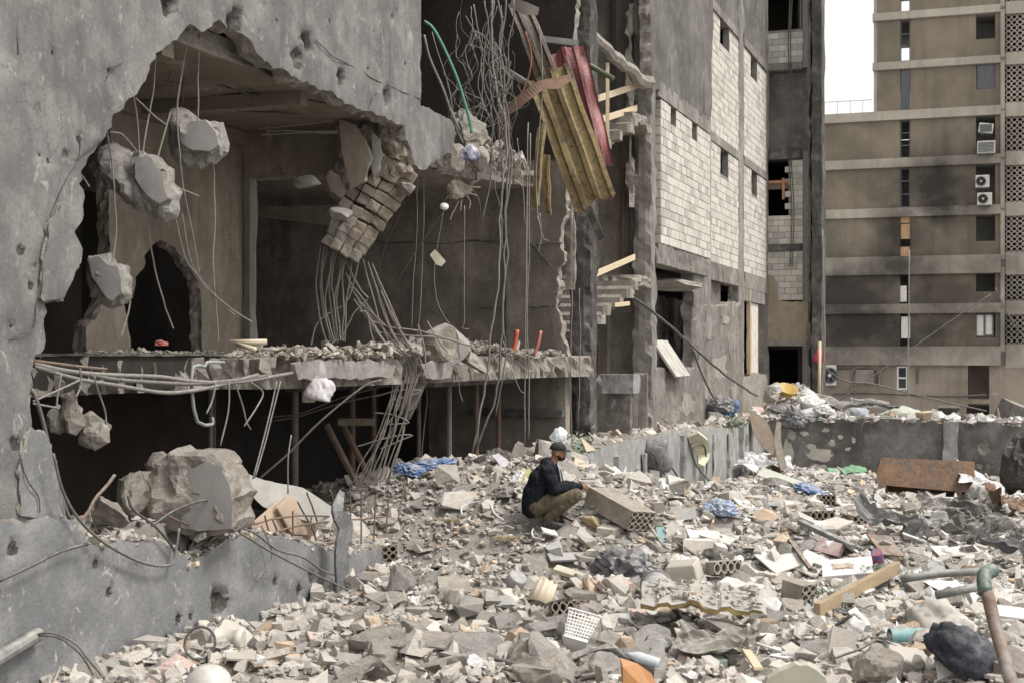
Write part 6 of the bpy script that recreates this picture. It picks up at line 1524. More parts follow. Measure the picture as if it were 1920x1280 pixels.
put('cable_loop', tube([PG(x, y) + Vector((0, 0, .2)) for x, y in ((1565, 1278), (1610, 1262), (1640, 1246), (1662, 1252), (1668, 1275))], .012, 6, 5), CABLEB, 'dark cable arching over the tall pitted boulder', 'cable')
for k, (x0, y0, dx_, dy_) in enumerate(((1572, 1125, 25, 40), (1585, 1115, -4, 48), (1610, 1110, 22, 50))):
    pts = [PG(x0, y0) + Vector((0, 0, .15)), PG(x0 + dx_ * .5, y0 + dy_ * .6) + Vector((0, 0, .12)), PG(x0 + dx_, y0 + dy_) + Vector((0, 0, .08))]
    c0 = pts[-1]; pts += [c0 + Vector((.12 * math.cos(a) - .05, .05 * math.sin(a), .03 + .03 * math.sin(a * 2))) for a in np.linspace(0, 11, 12)]
    put('string_coil', tube(pts, .006, 5, 4), CABLEL, ['left', 'middle', 'right'][k] + ' of three pale strings looped under the timber beam', 'string', None, False, 'pale strings under the beam')
# plastic flowers by the beam
def sprig(name, label, c, spread, n, mats, seed, sz=.035):
    o = thing(name, c, label, 'plant'); r = random.Random(seed)
    st = MB(); lf = MB(); fl = MB()
    for i in range(n):
        a = Vector((r.gauss(0, 1) * spread[0], r.gauss(0, 1) * spread[1], abs(r.gauss(0, 1)) * spread[2])); p = Vector(c) + a
        u = Vector((r.gauss(0, 1), r.gauss(0, 1), r.gauss(0, 1))).normalized(); w = u.orthogonal().normalized()
        (fl if (len(mats) > 2 and i % 7 == 0) else lf).add(([p - u * sz, p + w * sz * .4, p + u * sz, p - w * sz * .4], [(0, 1, 2, 3)]))
        if i % 8 == 0: st.add(tube([Vector(c) - Vector((0, 0, .03)), Vector(c) + a * .5 + Vector((0, 0, .02)), p], .004, 4, 3))
    st.mk('stem', mats[1], o); lf.mk('leaves', mats[0], o, kind='stuff')
    if fl.v: fl.mk('blossoms', mats[2], o, kind='stuff')
    return o
LEAF = plain('dull_green_leaf', (.05, .10, .05), .7, (.07, .13, .07), dust=.3); STEM = plain('green_stem', (.07, .09, .04), .8, None, dust=.2); PINKF = plain('pink_petal', (.50, .16, .16), .8, (.6, .4, .4), dust=.3)
mark(sprig('plastic_flowers', 'bunch of green plastic flowers with pink blossoms by the timber beam', PG(1537, 1142) + Vector((0, 0, .08)), (.10, .06, .06), 170, (LEAF, STEM, PINKF), 3), 'the plastic flowers')
sprig('plastic_garland', 'green garland lying along the top of the timber beam', PG(1660, 1095) + Vector((0, 0, .16)), (.12, .05, .035), 130, (LEAF, STEM), 4)
sprig('weed', 'grey-green weed growing on the retaining wall behind the man', PD(1084, 848, -6.62), (.16, .1, .12), 190, (plain('grey_green_leaf', (.16, .21, .15), .8, (.2, .25, .19), dust=.2), STEM), 5, .05)
sprig('weed', 'weed tuft on the wall top below the blue bag', PD(1372, 800, -6.6), (.2, .1, .12), 90, (LEAF, STEM), 6, .07)
put('paint_can', lathe([(0, 0), (.07, 0), (.07, .16), (0, .16)], PG(1648, 1068) + Vector((0, 0, .1)), rotm(.5, -.4, 0), 16, False), plain('blue_red_label', (.05, .08, .25), .5, (.35, .06, .05), dust=.15, sc=12), 'blue and red labelled can right of the white box', 'can')
# dark burnt scrap at the right
BURN = plain('burnt_scrap', (.075, .07, .066), .8, (.14, .13, .12), dust=.35, sc=4)
for k, (x, y, w, l, rx, ry, rz, lb) in enumerate(((1770, 990, 1.0, .5, .5, .2, .3, 'grey bent hood-like sheet below the rusted trough'), (1820, 1010, .7, .7, .9, .4, -.3, 'burnt upright sheet at the right among dark scrap'), (1660, 1010, .9, .35, .3, .3, -.4, 'dark bent sheet lying left of the burnt scrap'),
        (1870, 1030, .8, .5, .4, -.2, .2, 'burnt plate at the right edge above the pole'), (1880, 975, .9, .5, .5, .3, .5, 'rust-brown burnt sheet at the right edge of the pit'), (1740, 1020, .7, .4, .3, -.3, .1, 'dark curved flap right of the dark bent sheet'),
        (1900, 1070, .9, .2, .2, .1, -.1, 'black steel box section behind the green collar'), (1845, 960, .6, .5, .6, .1, .9, 'burnt mudguard-like sheet behind the scrap'))):
    put('burnt_sheet', sheet(PG(x, y) + Vector((0, 0, .22)), w, l, rotm(rx, ry, rz), .20, 40 + k, 26, bend=.12 * (-1) ** k, ragged=.25), [BURN, BURN, METALG, BURN, RUST, METALG, BAGD, BURN][k], lb, 'burnt sheet', None)
for k, (x, y) in enumerate(((1800, 1025), (1850, 1045), (1830, 985), (1890, 1000), (1785, 1050), (1760, 975))):
    c = PG(x, y) + Vector((0, 0, .1))
    put('burnt_cable', tube([c + Vector((.5 * noise.noise(Vector((k, q * .7, 1))), .3 * noise.noise(Vector((k, q * .7, 5))), .12 + .2 * noise.noise(Vector((k, q * .7, 9))))) for q in range(9)], .014, 5, 4), CABLEB, ['first', 'second', 'third', 'fourth', 'fifth', 'sixth'][k] + ' tangled burnt cable among the dark scrap at the right', 'cable', None, False, 'tangled burnt cables')
mk('burnt_bush', crumple(PX(1922, 890, 33), (.35, .4, .7), None, 77, 8, .35), plain('soot_black', (.03, .028, .026), .9, (.06, .055, .05), dust=.15), None, 'burnt black heap at the right edge before the boundary wall', 'heap')
put('green_rod', tube([PG(x, y) + Vector((0, 0, .15)) for x, y in ((1615, 972), (1680, 968), (1710, 985), (1740, 1008))], .015, 6, 4), STEM, 'thin green rod arching over the rubble before the trough', 'rod')
for k, (pts, lb) in enumerate(((((866, 975), (866, 960), (885, 952), (915, 950), (927, 972), (945, 985)), 'white bent conduit looping on the heap behind the man'), (((1000, 1000), (997, 1010), (1003, 1018), (1020, 1022)), 'short white bent conduit below the man'))):
    put('conduit', tube([PG(x, y) + Vector((0, 0, .07)) for x, y in pts], .012, 6, 4), WPL, lb, 'conduit', None, True)
for k, (x, y, s) in enumerate(((945, 1018, .12), (850, 985, .10))):
    c = PG(x, y) + Vector((0, 0, .04)); m = MB()
    for q in range(26):
        a = rnd.uniform(0, 6.28); m.add(tube([c + Vector((rnd.gauss(0, s * .6), rnd.gauss(0, s * .5), 0)), c + Vector((rnd.gauss(0, s), rnd.gauss(0, s * .6), .05)), c + Vector((rnd.gauss(0, s), rnd.gauss(0, s * .6), .0))], .004, 4, 3))
    m.mk('straw_tuft', plain('straw', (.42, .34, .2), .9, None, dust=.2) if k == 0 else MATS['straw'], None, label=['tuft of straw on the slope below the crouching man', 'tuft of brown fibre on the heap left of the man'][k], cat='straw', kind=None)
# cloths and bags near the man and the walls
put('cloth_strip', ribbon([PX(928, 852, 20.4), PX(945, 868, 20.2), PX(953, 890, 20.0), PX(962, 920, 19.8)], (1, .1, 0), [.12, .16, .17, .14], .02), plain('lilac_white_cloth', (.52, .50, .54), .9, (.40, .38, .42), dust=.2, sc=14), 'whitish patterned cloth strip draped down the broken stub behind the man', 'cloth')
put('yellow_sack', crumple(PX(985, 908, 19.2), (.17, .12, .16), rotm(0, .2, 0), 31, 6, .2, 3), BAGW, 'white plastic sack behind the back of the crouching man', 'sack', None, True)
put('yellow_wrap', ribbon([PX(992, 878, 19.15), PX(988, 890, 19.1), PX(980, 905, 19.05)], (1, .1, 0), [.04, .08, .05], .02), plain('yellow_plastic', (.50, .47, .18), .5, None, dust=.1), 'yellow plastic wrapper on the white sack behind the man', 'wrapper')
put('plastic_bag', crumple(PX(1046, 822, 22.0), (.09, .06, .13), rotm(0, .6, 0), 33, 6, .3, 3), plain('clear_film', (.50, .54, .60), .25, (.62, .64, .66), dust=.1, spec=.6), 'clear bluish plastic bag caught on a rod above the man', 'plastic bag', None, True)
put('hung_cloth', crumple(PD(1228, 862, -6.45), (.22, .15, .32), rotm(0, .25, 0), 35, 6, .3, 3), GREYCL, 'dark cloth caught on the top of the grooved wall', 'cloth', None, True)
put('foam_pad', ribbon([PD(1300, 812, -6.45), PD(1312, 830, -6.42), PD(1318, 850, -6.42), PD(1314, 872, -6.42)], RV + FV, [.22, .38, .34, .14], .06), plain('pale_yellow_foam', (.62, .60, .44), .9, (.55, .53, .38), dust=.2), 'pale yellow foam pad hanging on the grooved wall', 'foam pad')
for k, (pts, w, mt, lb) in enumerate(((((1410, 775), (1425, 800), (1440, 830), (1448, 850)), [.2, .5, .4, .1], plain('brown_board', (.24, .18, .13), .9, (.3, .24, .19), dust=.3), 'long brown torn board hanging at the corner of the walls'), (((1398, 812), (1396, 830), (1390, 840)), [.2, .18, .1], plain('taupe_cloth', (.26, .22, .2), .9, None, dust=.3), 'brown rag hanging from the grooved wall by the corner'), (((1448, 850), (1455, 880), (1462, 905)), [.3, .22, .1], RUSTB, 'dark burnt strip hanging in the corner of the walls'),
        (((1460, 790), (1458, 830), (1470, 880)), [.12, .2, .2], plain('pale_bark', (.36, .32, .27), .9, None, dust=.3), 'pale split strip beside the dark corner gap'))):
    put('hanging_strip', ribbon([PX(x, y, 38.5 - k * .5) for x, y in pts], (1, .2, 0), w, .04), mt, lb, 'strip')
put('black_bag', crumple(PX(1488, 790, 40.6), (.26, .2, .32), None, 37, 7, .3, 3), BAGD, 'black plastic bag hanging over the boundary wall by the corner', 'plastic bag', None, True)
put('blue_sack', crumple(PD(1364, 768, -6.9), (.20, .18, .24), rotm(0, .4, 0), 39, 6, .25, 3), BLUE, 'vivid blue plastic bag on the wall top below the facade door', 'plastic bag', None, True)
put('dark_sack', crumple(PD(1352, 762, -7.0), (.28, .25, .22), None, 41, 6, .25, 3), BAGD, 'dark plastic bag behind the vivid blue bag', 'plastic bag', None, True)
# heap of white sacks at the end of the facade
for k, (x, y, w, h) in enumerate(((1460, 748, 36, 22), (1485, 738, 30, 22), (1510, 742, 30, 20), (1495, 762, 34, 18), (1470, 768, 28, 16), (1525, 758, 28, 18), (1450, 732, 20, 18), (1520, 775, 30, 14), (1545, 770, 24, 14))):
    p = PX(x, y, 42.5 - .2 * k); q = sc(p)
    put('white_sack', crumple(p, (w * q * .62, w * q * .5, h * q * .62), rotm(0, rnd.uniform(-.4, .4), 0), 50 + k, 5, .22, 3), BAGW if k % 3 else MATS['dusty_sack'], ['large white sack at the low end of the sack heap', 'topmost white sack of the heap by the black opening', 'white sack right of the topmost one on the heap', 'white sack low in the middle of the sack heap', 'dusty sack at the foot of the sack heap', 'white sack at the right flank of the sack heap', 'dusty small sack at the left top of the heap', 'white sack at the right foot of the heap', 'small white sack farthest right of the heap'][k], 'sack', None, True, 'white sacks heaped by the black opening')
put('yellow_basin', lathe([(0, .0), (.2, .0), (.3, .2), (.32, .2), (.3, .17)], PX(1474, 738, 41.6), rotm(.5, .2, 0), 18, False), plain('amber_plastic', (.55, .36, .06), .5, None, dust=.2), 'amber plastic basin lying on the white sacks', 'basin', None, True)
put('charred_roofing', sheet(PX(1600, 762, 42.5), 2.2, .9, rotm(.3, .12, .1), .22, 61, 20, ragged=.3), BURN, 'charred roofing sheet lying on the street behind the boundary wall', 'sheet')
plank2 = box(PX(1640, 755, 42.2), 1.5, .2, .05, rotm(0, .12, 0)); put('white_plank', plank2, METALG, 'grey-white plank lying over the charred roofing sheet', 'plank')
put('pale_tarp', crumple(PX(1690, 776, 42.2), (.45, .3, .18), None, 63, 5, .2, 3), SAGE, 'pale green bundle on the boundary wall top', 'bundle', None, True)
put('grey_cloth', crumple(PX(1608, 778, 42.0), (.3, .25, .18), None, 64, 6, .25, 3), plain('blue_grey_cloth', (.38, .40, .46), .9, None, dust=.2), 'blue-grey cloth on the boundary wall top', 'cloth', None, True)
put('red_cloth', crumple(PT(1534, 672, 46.2), (.10, .08, .22), rotm(0, .2, 0), 65, 6, .3, 3), plain('red_cloth', (.42, .03, .08), .8, None, dust=.1), 'small red cloth tied to the black corner column', 'cloth', None, True)
put('dark_box', bevbox(PX(1905, 775, 40), .9, .6, .55, rotm(.3, .3, .4), .03), BURN, 'burnt dark box at the right end of the boundary wall', 'box')
# grey cloth hanging over the rebar
put('grey_cloth_strip', ribbon([PD(640, 922, D0 + .22), PD(632, 960, D0 + .30), PD(648, 985, D0 + .34), PD(640, 1030, D0 + .34), PD(642, 1080, D0 + .36), PD(648, 1132, D0 + .38)], RV * .3 + FV, [.07, .16, .22, .2, .22, .30], .035), GREYCL, 'dark grey canvas strip hanging over the broken low wall', 'cloth', 'the hanging grey canvas')
# salad of things on the torn slab
put('red_offcut', crumple(PX(302, 645, 14.6), (.05, .04, .03), None, 71, 6, .3, 2), plain('red_scrap', (.35, .06, .05), .7, None, dust=.2), 'tiny red scrap on the torn floor slab', 'scrap')
put('cream_pipe_piece', tube([PX(432, 642, 16.4), PX(500, 641, 16.4)], .035, 10, 1), CLAY, 'short cream pipe lying on the torn floor slab', 'pipe', None, True)
put('cream_pipe_piece', tube([PX(445, 646, 16.2), PX(478, 655, 16.0)], .03, 10, 1), CLAY, 'second cream pipe piece crossing the first on the slab', 'pipe', None, True)
for k, (x0, y0, x1, y1) in enumerate(((958, 670, 970, 618), (1000, 668, 1014, 620))):
    put('orange_conduit', tube([PX(x0, y0, 23.5), PX((x0 + x1) / 2 + 2, (y0 + y1) / 2, 23.5), PX(x1, y1, 23.5)], .035 if k == 0 else .028, 8, 3), plain('orange_conduit%d' % k, (.55, .11, .05) if k == 0 else (.5, .15, .14), .6, None, dust=.2), ['bright orange conduit stub standing on the torn slab', 'dull red conduit stub standing right of the orange one'][k], 'conduit', None, True)
put('tilted_slab', planar_rock(PX(838, 644, 20.4), (.26, .12, .30), rotm(0, -.55, .2), 472, 7, 4, .02, [((0, -1, .1), .45)]), FACEG, None or 'pale grey slab piece tilted on the torn floor slab', 'slab piece')
for k, (x0, y0, x1, y1, lb) in enumerate(((725, 640, 790, 690, 'heap of pale fragments where rebar leaves the torn slab'), (800, 625, 860, 690, 'broken block under the tilted pale slab piece'), (744, 690, 792, 788, 'broken column stub hanging under the torn slab'), (860, 660, 910, 690, 'tan fragment right of the tilted pale slab piece'))):
    p = PX((x0 + x1) / 2, (y0 + y1) / 2, 19.6 + .3 * k); q = sc(p)
    put('slab_fragment', planar_rock(p, ((x1 - x0) * q * .6, .25, (y1 - y0) * q * .6), rotm(0, .2 * k, .2), 480 + k, 9, 3, .1), BREAK if k else BOULG, lb, 'fragment')
_hb = put('hanging_white_bag', crumple(PX(600, 735, 16.5), (.125, .1, .16), rotm(0, .2, 0), 81, 6, .22, 4), plain('white_bag', (.62, .61, .62), .5, (.55, .50, .52), dust=.15), 'white plastic carrier bag hanging from the slab edge', 'plastic bag', None, True)
mk('handle', ribbon([PX(603, 678, 16.45), PX(606, 700, 16.45), PX(603, 722, 16.48)], (1, .1, 0), [.04, .07, .12], .015), MATS['white_bag'], _hb)
put('brown_bag', crumple(PX(578, 745, 16.6), (.06, .05, .09), None, 83, 6, .25, 3), BEIGEP, 'small beige wrapper hanging left of the white carrier bag', 'wrapper', None, True)
# ------------------------------------------------------------------ hanging column, torn sheets, reinforcement, cables
HC = thing('hanging_column', PX(650, 470, 19.0), None, None); HC.parent = RB; HC.location = WO[HC.name] - WO[RB.name]
BRK = concrete('wire_bound_brick', (.25, .215, .175), (.36, .315, .26), (.43, .385, .325), streak=0, bumpk=.8, sc=3)
mk('core', tube([PX(728, 322, 19.35), PX(700, 372, 19.32), PX(668, 425, 19.28), PX(648, 462, 19.25)], [.36, .33, .28, .24], 10, 4, .05, 2), concrete('dark_core', (.16, .138, .115), (.22, .19, .16), streak=0, bumpk=.8), HC)
spine = catmull([PX(734, 312, 19.0), PX(704, 366, 18.98), PX(670, 422, 18.97), PX(644, 466, 18.98)], 6)
r7 = random.Random(4)
nrow = 10
for j in range(nrow):
    u = j / (nrow - 1); q = u * (len(spine) - 1); i = min(int(q), len(spine) - 2); p = spine[i].lerp(spine[i + 1], q - i); tg = (spine[i + 1] - spine[i]).normalized()
    sd = tg.cross(Vector((0, -1, 0))).normalized(); wd = float(np.interp(u, [0, .3, .6, 1], [.37, .36, .33, .27])); nb = 4
    for k in range(nb):
        off = (k - (nb - 1) / 2) / nb * 2 * wd; dep = -.06 - .10 * (1 - (off / wd) ** 2)
        c = p + sd * off + Vector((0, dep, 0)) + Vector((r7.uniform(-.01, .01), r7.uniform(-.03, .03), r7.uniform(-.01, .01)))
        M = Matrix((sd, Vector((0, -1, 0)), -tg)).transposed() @ rotm(r7.gauss(0, .06), r7.gauss(0, .05), r7.gauss(0, .06))
        hb = r7.uniform(.85, 1.0); bv_, bf_ = bevbox(c, wd / nb * 2.0, .2 * hb, .140 * r7.uniform(.92, 1.03), M, .022)
        bv_ = [q_ + Vector((noise.noise(q_ * 9), noise.noise(q_ * 9 + Vector((5, 5, 5))), noise.noise(q_ * 9 + Vector((9, 1, 5))))) * .022 for q_ in bv_]
        mk('brick', (bv_, bf_), BRK if r7.random() < .8 else BREAK, HC)
PLAS = concrete('stained_plaster', (.30, .25, .20), (.38, .33, .275), (.42, .385, .34), streak=.7, bumpk=.4)
for k, (pts, Yd, mt) in enumerate(((((636, 225), (660, 232), (690, 262), (704, 300), (690, 340), (660, 356), (652, 320), (640, 280)), 18.6, PLAS), (((698, 250), (712, 262), (720, 290), (712, 320), (700, 335), (694, 300)), 18.55, FACEG), (((618, 318), (640, 330), (652, 362), (642, 372), (622, 360), (610, 335)), 18.75, PLAS))):
    P3 = [PX(x, y, Yd) for x, y in pts]; c0 = P3[0].copy(); U_ = Vector((.95, -.31, 0)); N3 = Vector((-.31, -.95, 0)).normalized()
    plate('plaster_slab', [((p - c0).dot(U_), p.z - c0.z) for p in P3], .07, c0, U_, UP, N3, [mt, BREAK], HC, grid=.08, step=.04, jit=.015, seed=210 + k, backjit=.03)
plate_px = [((612, 340), (622, 318), (632, 300), (636, 262), (628, 236), (650, 218), (690, 216), (730, 224), (756, 236), (764, 266), (772, 292), (768, 318), (740, 338), (716, 352), (690, 344), (668, 356), (650, 372), (626, 368)), ((608, 330), (624, 316), (642, 326), (652, 350), (646, 372), (626, 370), (612, 352)), ((700, 222), (740, 228), (760, 250), (766, 290), (740, 300), (712, 280))]
for k_, ol in enumerate(plate_px):
    cx, cy = sum(x for x, y in ol) / len(ol), sum(y for x, y in ol) / len(ol); Yk = 19.0 - .10 * k_; kk = Yk / FPX
    plate('broken_mass', [((x - cx) * kk, -(y - cy) * kk) for x, y in ol], .25, PX(cx, cy, Yk), (1, 0, 0), UP, (0, -1, 0), [[BREAK, BOULD, BRK][k_], BREAK], HC, grid=.055, step=.06, jit=.05, seed=541 + k_, bulge=.20, bw=.16, backjit=.06)
for k_ in range(16):
    mk('brick', planar_rock(PX(r7.uniform(705, 765), r7.uniform(235, 330), 18.72 + r7.uniform(0, .1)), (r7.uniform(.05, .10), .07, r7.uniform(.05, .09)), rotm(0, r7.uniform(-.6, .6), r7.uniform(-.5, .5)), 560 + k_, 8, 3, .08), BRK, HC)
rock('hanging_lump', 'pale lump dangling right of the wire-bound brick column', 748, 338, 778, 368, BOULD, 511, None, (0, -.5, 0), hang=18.7, cat='hanging lump', sub=3)
rock('hanging_lump', 'small white lump caught on wires at the brick column foot', 622, 388, 660, 416, BOULG, 512, None, (0, .1, 0), hang=18.4, cat='hanging lump', sub=3)
rock('hanging_lump', 'grey flat lump dangling left of the brick column', 554, 322, 600, 352, BOULG, 513, [((0, -1, .2), .3)], (0, .1, 0), hang=18.2, cat='hanging lump', sub=3)
rock('hanging_lump', 'round wire-bound ball of concrete under the torn upper floor', 844, 340, 880, 376, BRK, 514, None, (0, 0, 0), hang=20.2, cat='hanging lump', sub=3, rough=.1)
rock('hanging_lump', 'tan broken lump beside the hanging wall corner', 842, 276, 872, 318, BREAK, 515, None, (0, .3, 0), hang=19.9, cat='hanging lump', sub=3)
rock('hanging_lump', 'rounded pale lump below the green hose end', 870, 276, 910, 316, BOULD, 516, None, (0, .1, 0), hang=20.1, cat='hanging lump', sub=3)
rock('hanging_lump', 'ragged concrete mass above the hanging wall corner', 840, 205, 912, 275, BREAK, 517, None, (0, .4, 0), hang=20.6, cat='hanging lump', sub=4, rough=.12)
put('hanging_rag', crumple(PX(882, 293, 19.6), (.10, .06, .12), rotm(0, .3, 0), 91, 6, .3, 3), plain('white_blue_rag', (.60, .61, .68), .8, (.05, .05, .09), dust=.1, sc=5), 'white and black rag caught below the green hose', 'rag', None, True)
put('hanging_plate', ([PX(x, y, 20) for x, y in ((806, 478), (815, 468), (822, 474), (836, 490), (828, 500), (818, 496))] + [PX(x, y, 20.03) for x, y in ((806, 478), (815, 468), (822, 474), (836, 490), (828, 500), (818, 496))], [(5, 4, 3, 2, 1, 0), (6, 7, 8, 9, 10, 11)] + [(i, (i + 1) % 6, (i + 1) % 6 + 6, i + 6) for i in range(6)]), plain('cream_plastic', (.60, .56, .42), .5, None, dust=.2), 'cream broken plastic plate dangling on a wire', 'plate')
lampo = thing('ceiling_lamp', PX(833, 392, 20), 'small round lamp dangling on its wire before the dark room', 'lamp')
mk('housing', lathe([(0, .03), (.05, .03), (.062, .01), (.062, -.02), (.05, -.035), (0, -.035)], PX(833, 387, 20), rotm(.5, .2, 0), 16, False), WPL, lampo, smooth=True)
mk('face', lathe([(0, -.037), (.048, -.037), (.048, -.040), (0, -.041)], PX(833, 387, 20), rotm(.5, .2, 0), 16, False), METALG, lampo)
# --- torn roofing sheets
def quad_sheet(name, label, tl, tr_, bl, Yt, Yb, pitch, amp, mat, foam=None, thick=.01, bend=0.05, nv=14, cat='roofing sheet', wv=0.03):
    A, B, C_ = PX(tl[0], tl[1], Yt), PX(tr_[0], tr_[1], Yt - .05), PX(bl[0], bl[1], Yb)
    U_ = (B - A); w = U_.length; U_ = U_ / w; V_ = (C_ - A); L = V_.length; V_ = V_ / L; N3 = U_.cross(V_).normalized()
    if N3.y > 0: N3 = -N3
    o = thing(name, C_, label, cat)
    fn = lambda u, v: Vector((.015 * noise.noise(Vector((u, v * 4, 2))), 0, bend * math.sin(v * 3.1) + wv * noise.noise(Vector((u * 2, v * 3, 7)))))
    mk('outer_skin', corr_sheet(A, U_, V_, N3, w, L, pitch, amp, thick, fn, nv=nv, edge=.10, seed=len(label)), mat, o)
    if foam: mk('foam_core', corr_sheet(A - N3 * (thick + .002), U_, V_, N3, w * .99, L * .985, pitch, amp, .05, fn, nv=nv, edge=.14, seed=len(label) + 1), foam, o)
    return o
YEL = plain('yellow_brown_foam', (.245, .18, .08), .95, (.18, .13, .06), dust=.18, sc=9, bumpk=.7, wear=(.11, .085, .05))
RED = plain('faded_red_paint', (.25, .075, .08), .6, (.17, .055, .06), dust=.25, sc=4)
quad_sheet('roofing_sheet', 'long torn roofing sheet with yellow-brown foam hanging before the stair', (990, 152), (1066, 118), (1078, 398), 23.4, 23.0, .25, .055, YEL, RED, .03, .14, nv=26, wv=.10)
quad_sheet('roofing_sheet', 'crumpled red roofing sheet behind the yellow one', (1018, 96), (1098, 86), (1072, 322), 23.95, 23.7, .20, .05, RED, None, .012, .08, nv=34, wv=.30)
quad_sheet('roofing_sheet', 'narrow split foam strip left of the long yellow sheet', (1008, 240), (1026, 236), (996, 396), 23.1, 22.9, .14, .03, YEL, None, .03, .03)
quad_sheet('roofing_sheet', 'short foam splinter beside the narrow split strip', (1018, 288), (1032, 286), (1022, 400), 23.0, 22.9, .14, .03, YEL, None, .03, .02)
quad_sheet('roofing_sheet', 'dark upper fold of the torn roofing above the yellow sheet', (952, 8), (1004, 30), (1012, 175), 23.8, 23.4, .25, .05, plain('brown_dark_sheet', (.09, .065, .045), .8, (.06, .05, .04), dust=.2), None, .02, .15)
quad_sheet('roofing_sheet', 'dark sheet hanging below the long yellow sheet', (1092, 385), (1106, 380), (1122, 452), 24.0, 23.8, .3, .01, CHAR, None, .02, .02)
put('curled_strip', ribbon([PX(940, 214, 22.6), PX(962, 200, 22.5), PX(992, 176, 22.4), PX(1016, 160, 22.4), PX(1045, 156, 22.5), PX(1070, 146, 22.7)], (.3, .0, 1), [.10, .20, .18, .14, .18, .10], .015), plain('brown_rust_strip', (.24, .14, .09), .7, (.17, .10, .07), dust=.25, sc=5), 'brown curled metal strip sticking out across the yellow sheet', 'metal strip')
put('grey_hood', ribbon([PX(958, 4, 23.0), PX(985, 16, 22.9), PX(1010, 22, 22.9)], (.2, -.2, 1), [.16, .20, .12], .02), plain('grey_brown_hood', (.28, .25, .21), .7, None, dust=.3), 'grey torn metal lip at the top of the roofing', 'metal strip')
put('angle_iron', box(PX(1052, 78, 24.2), .6, .08, .1, rotm(0, .12, 0)), METALG, 'pale steel offcut over the top of the red sheet', 'steel offcut')
for k, (a, b, r, mt, lb) in enumerate((((928, 120), (1000, 164), .055, METALG, 'thick grey tube slanting behind the curled strip'), ((1078, 108), (1150, 148), .045, STEM, 'dark green tube sticking out right of the red sheet'))):
    put('tube', tube([PX(*a, 24.0), PX(*b, 23.6)], r, 10, 1), mt, lb, 'tube', None, True)
# --- stair shaft boards and pipes
def board(label, pts, Y0, Y1, w, mt=PALEW):
    a, b = PX(*pts[0], Y0), PX(*pts[1], Y1); M = orient(b - a, (0, -.2, 1)); return put('guard_board', bevbox((a + b) / 2, .03, (b - a).length, w, M, .004), mt, label, 'board', None, False, 'pale guard boards in the stair shaft')
board('upper pale guard board across the stair shaft', ((1098, 193), (1196, 160)), 27.0, 29.9, .13)
board('lower pale guard board of the upper stair', ((1098, 234), (1194, 203)), 27.0, 29.9, .13)
board('pale guard board slanting over the lower stair', ((1093, 524), (1190, 482)), 26.6, 29.9, .12)
board('short pale board end beside the lower stair', ((1152, 572), (1180, 569)), 28.0, 28.6, .08)
a, b = PX(1141, 118, 27.6), PX(1137, 270, 27.6); put('guard_post', bevbox((a + b) / 2, .07, .03, (a - b).length, None, .004), PALEW, 'thin pale upright post nailed to the guard boards', 'post')
for k, (x, y0, y1, t_, r) in enumerate(((1150, -40, 86, 30.4, .05), (1168, 250, 500, 30.4, .045), (1185, 300, 520, 30.3, .06), (1140, 570, 705, 30.4, .05), (1122, 600, 700, 30.4, .04))):
    mk('shaft_pipe', tube([PT(x, y0, t_), PT(x + 1, (y0 + y1) / 2, t_), PT(x, y1, t_)], r, 8, 1), [CABLEB, RUSTB, CABLEB, METALG, RUSTB][k], RB)
mk('shaft_pipe', tube([PT(1150, 86, 30.4), PT(1153, 240, 30.35)], .045, 8, 1), CABLEB, RB)
put('leaning_panel', box(PD(1258, 672, D0 + .05), .05, 1.5, 1.0, ax=((RV * .75 + UP * .5).normalized(), FV, (UP * .75 - RV * .5).normalized())), plain('dirty_glazed_panel', (.50, .49, .44), .6, (.30, .28, .25), dust=.3, sc=2), 'dirty pale panel leaning in the ground floor opening', 'panel')
put('brown_offcut', ([PX(1088, 818, 22.4), PX(1118, 843, 22.3), PX(1100, 846, 22.2), PX(1088, 818, 22.5), PX(1118, 843, 22.4), PX(1100, 846, 22.3)], [(0, 2, 1), (3, 4, 5), (0, 1, 4, 3), (1, 2, 5, 4), (2, 0, 3, 5)]), PINKB, 'brown triangular board standing on the retaining wall', 'board')
put('broken_stub', planar_rock(PX(972, 885, 20.6), (.22, .2, .36), rotm(0, .05, .2), 521, 7, 4, .06, [((-.2, -.95, .1), .45)]), BOULD, 'broken concrete stub with flat face behind the man', 'wall fragment')
put('broken_stub', planar_rock(PX(935, 882, 20.9), (.30, .2, .30), rotm(0, .05, .2), 523, 8, 4, .09), BREAK, 'ribbed broken stub left of the flat-faced stub', 'wall fragment')
put('broken_stub', planar_rock(PX(1010, 870, 20.9), (.10, .14, .36), rotm(0, .15, .2), 524, 6, 3, .03), CHARL, 'dark upright stub directly behind the man', 'wall fragment')
# --- basement props and beams
for k, (x, t_, r) in enumerate(((395, 15.6, .03), (402, 15.8, .02), (553, 18.2, .05), (660, 19.6, .05), (842, 21.5, .045), (893, 22.6, .045), (500, 20.6, .05), (700, 21.2, .05), (785, 22.8, .04), (935, 23.6, .04))):
    v = ray(x, 665); p = v * (t_ / v.dot(FV))
    pr = mk('steel_prop', tube([Vector((p.x, p.y, .0)), Vector((p.x, p.y, Z - .37))], r, 8, 1), RUSTB if k % 2 else METALG, None, ['thin steel prop beside the green pipe in the basement', 'second thin steel prop by the green pipe', 'steel prop behind the vertical wires in the basement', 'rusty steel prop left of the rebar cage', 'steel prop right of the rebar cage', 'steel prop below the tan slab end', 'dark prop deep behind the white carrier bag', 'dark prop just behind the rebar cage', 'thin prop behind the broken column stub', 'thin prop beside the basement cross wall'][k], 'steel prop', 'steel props in the basement')
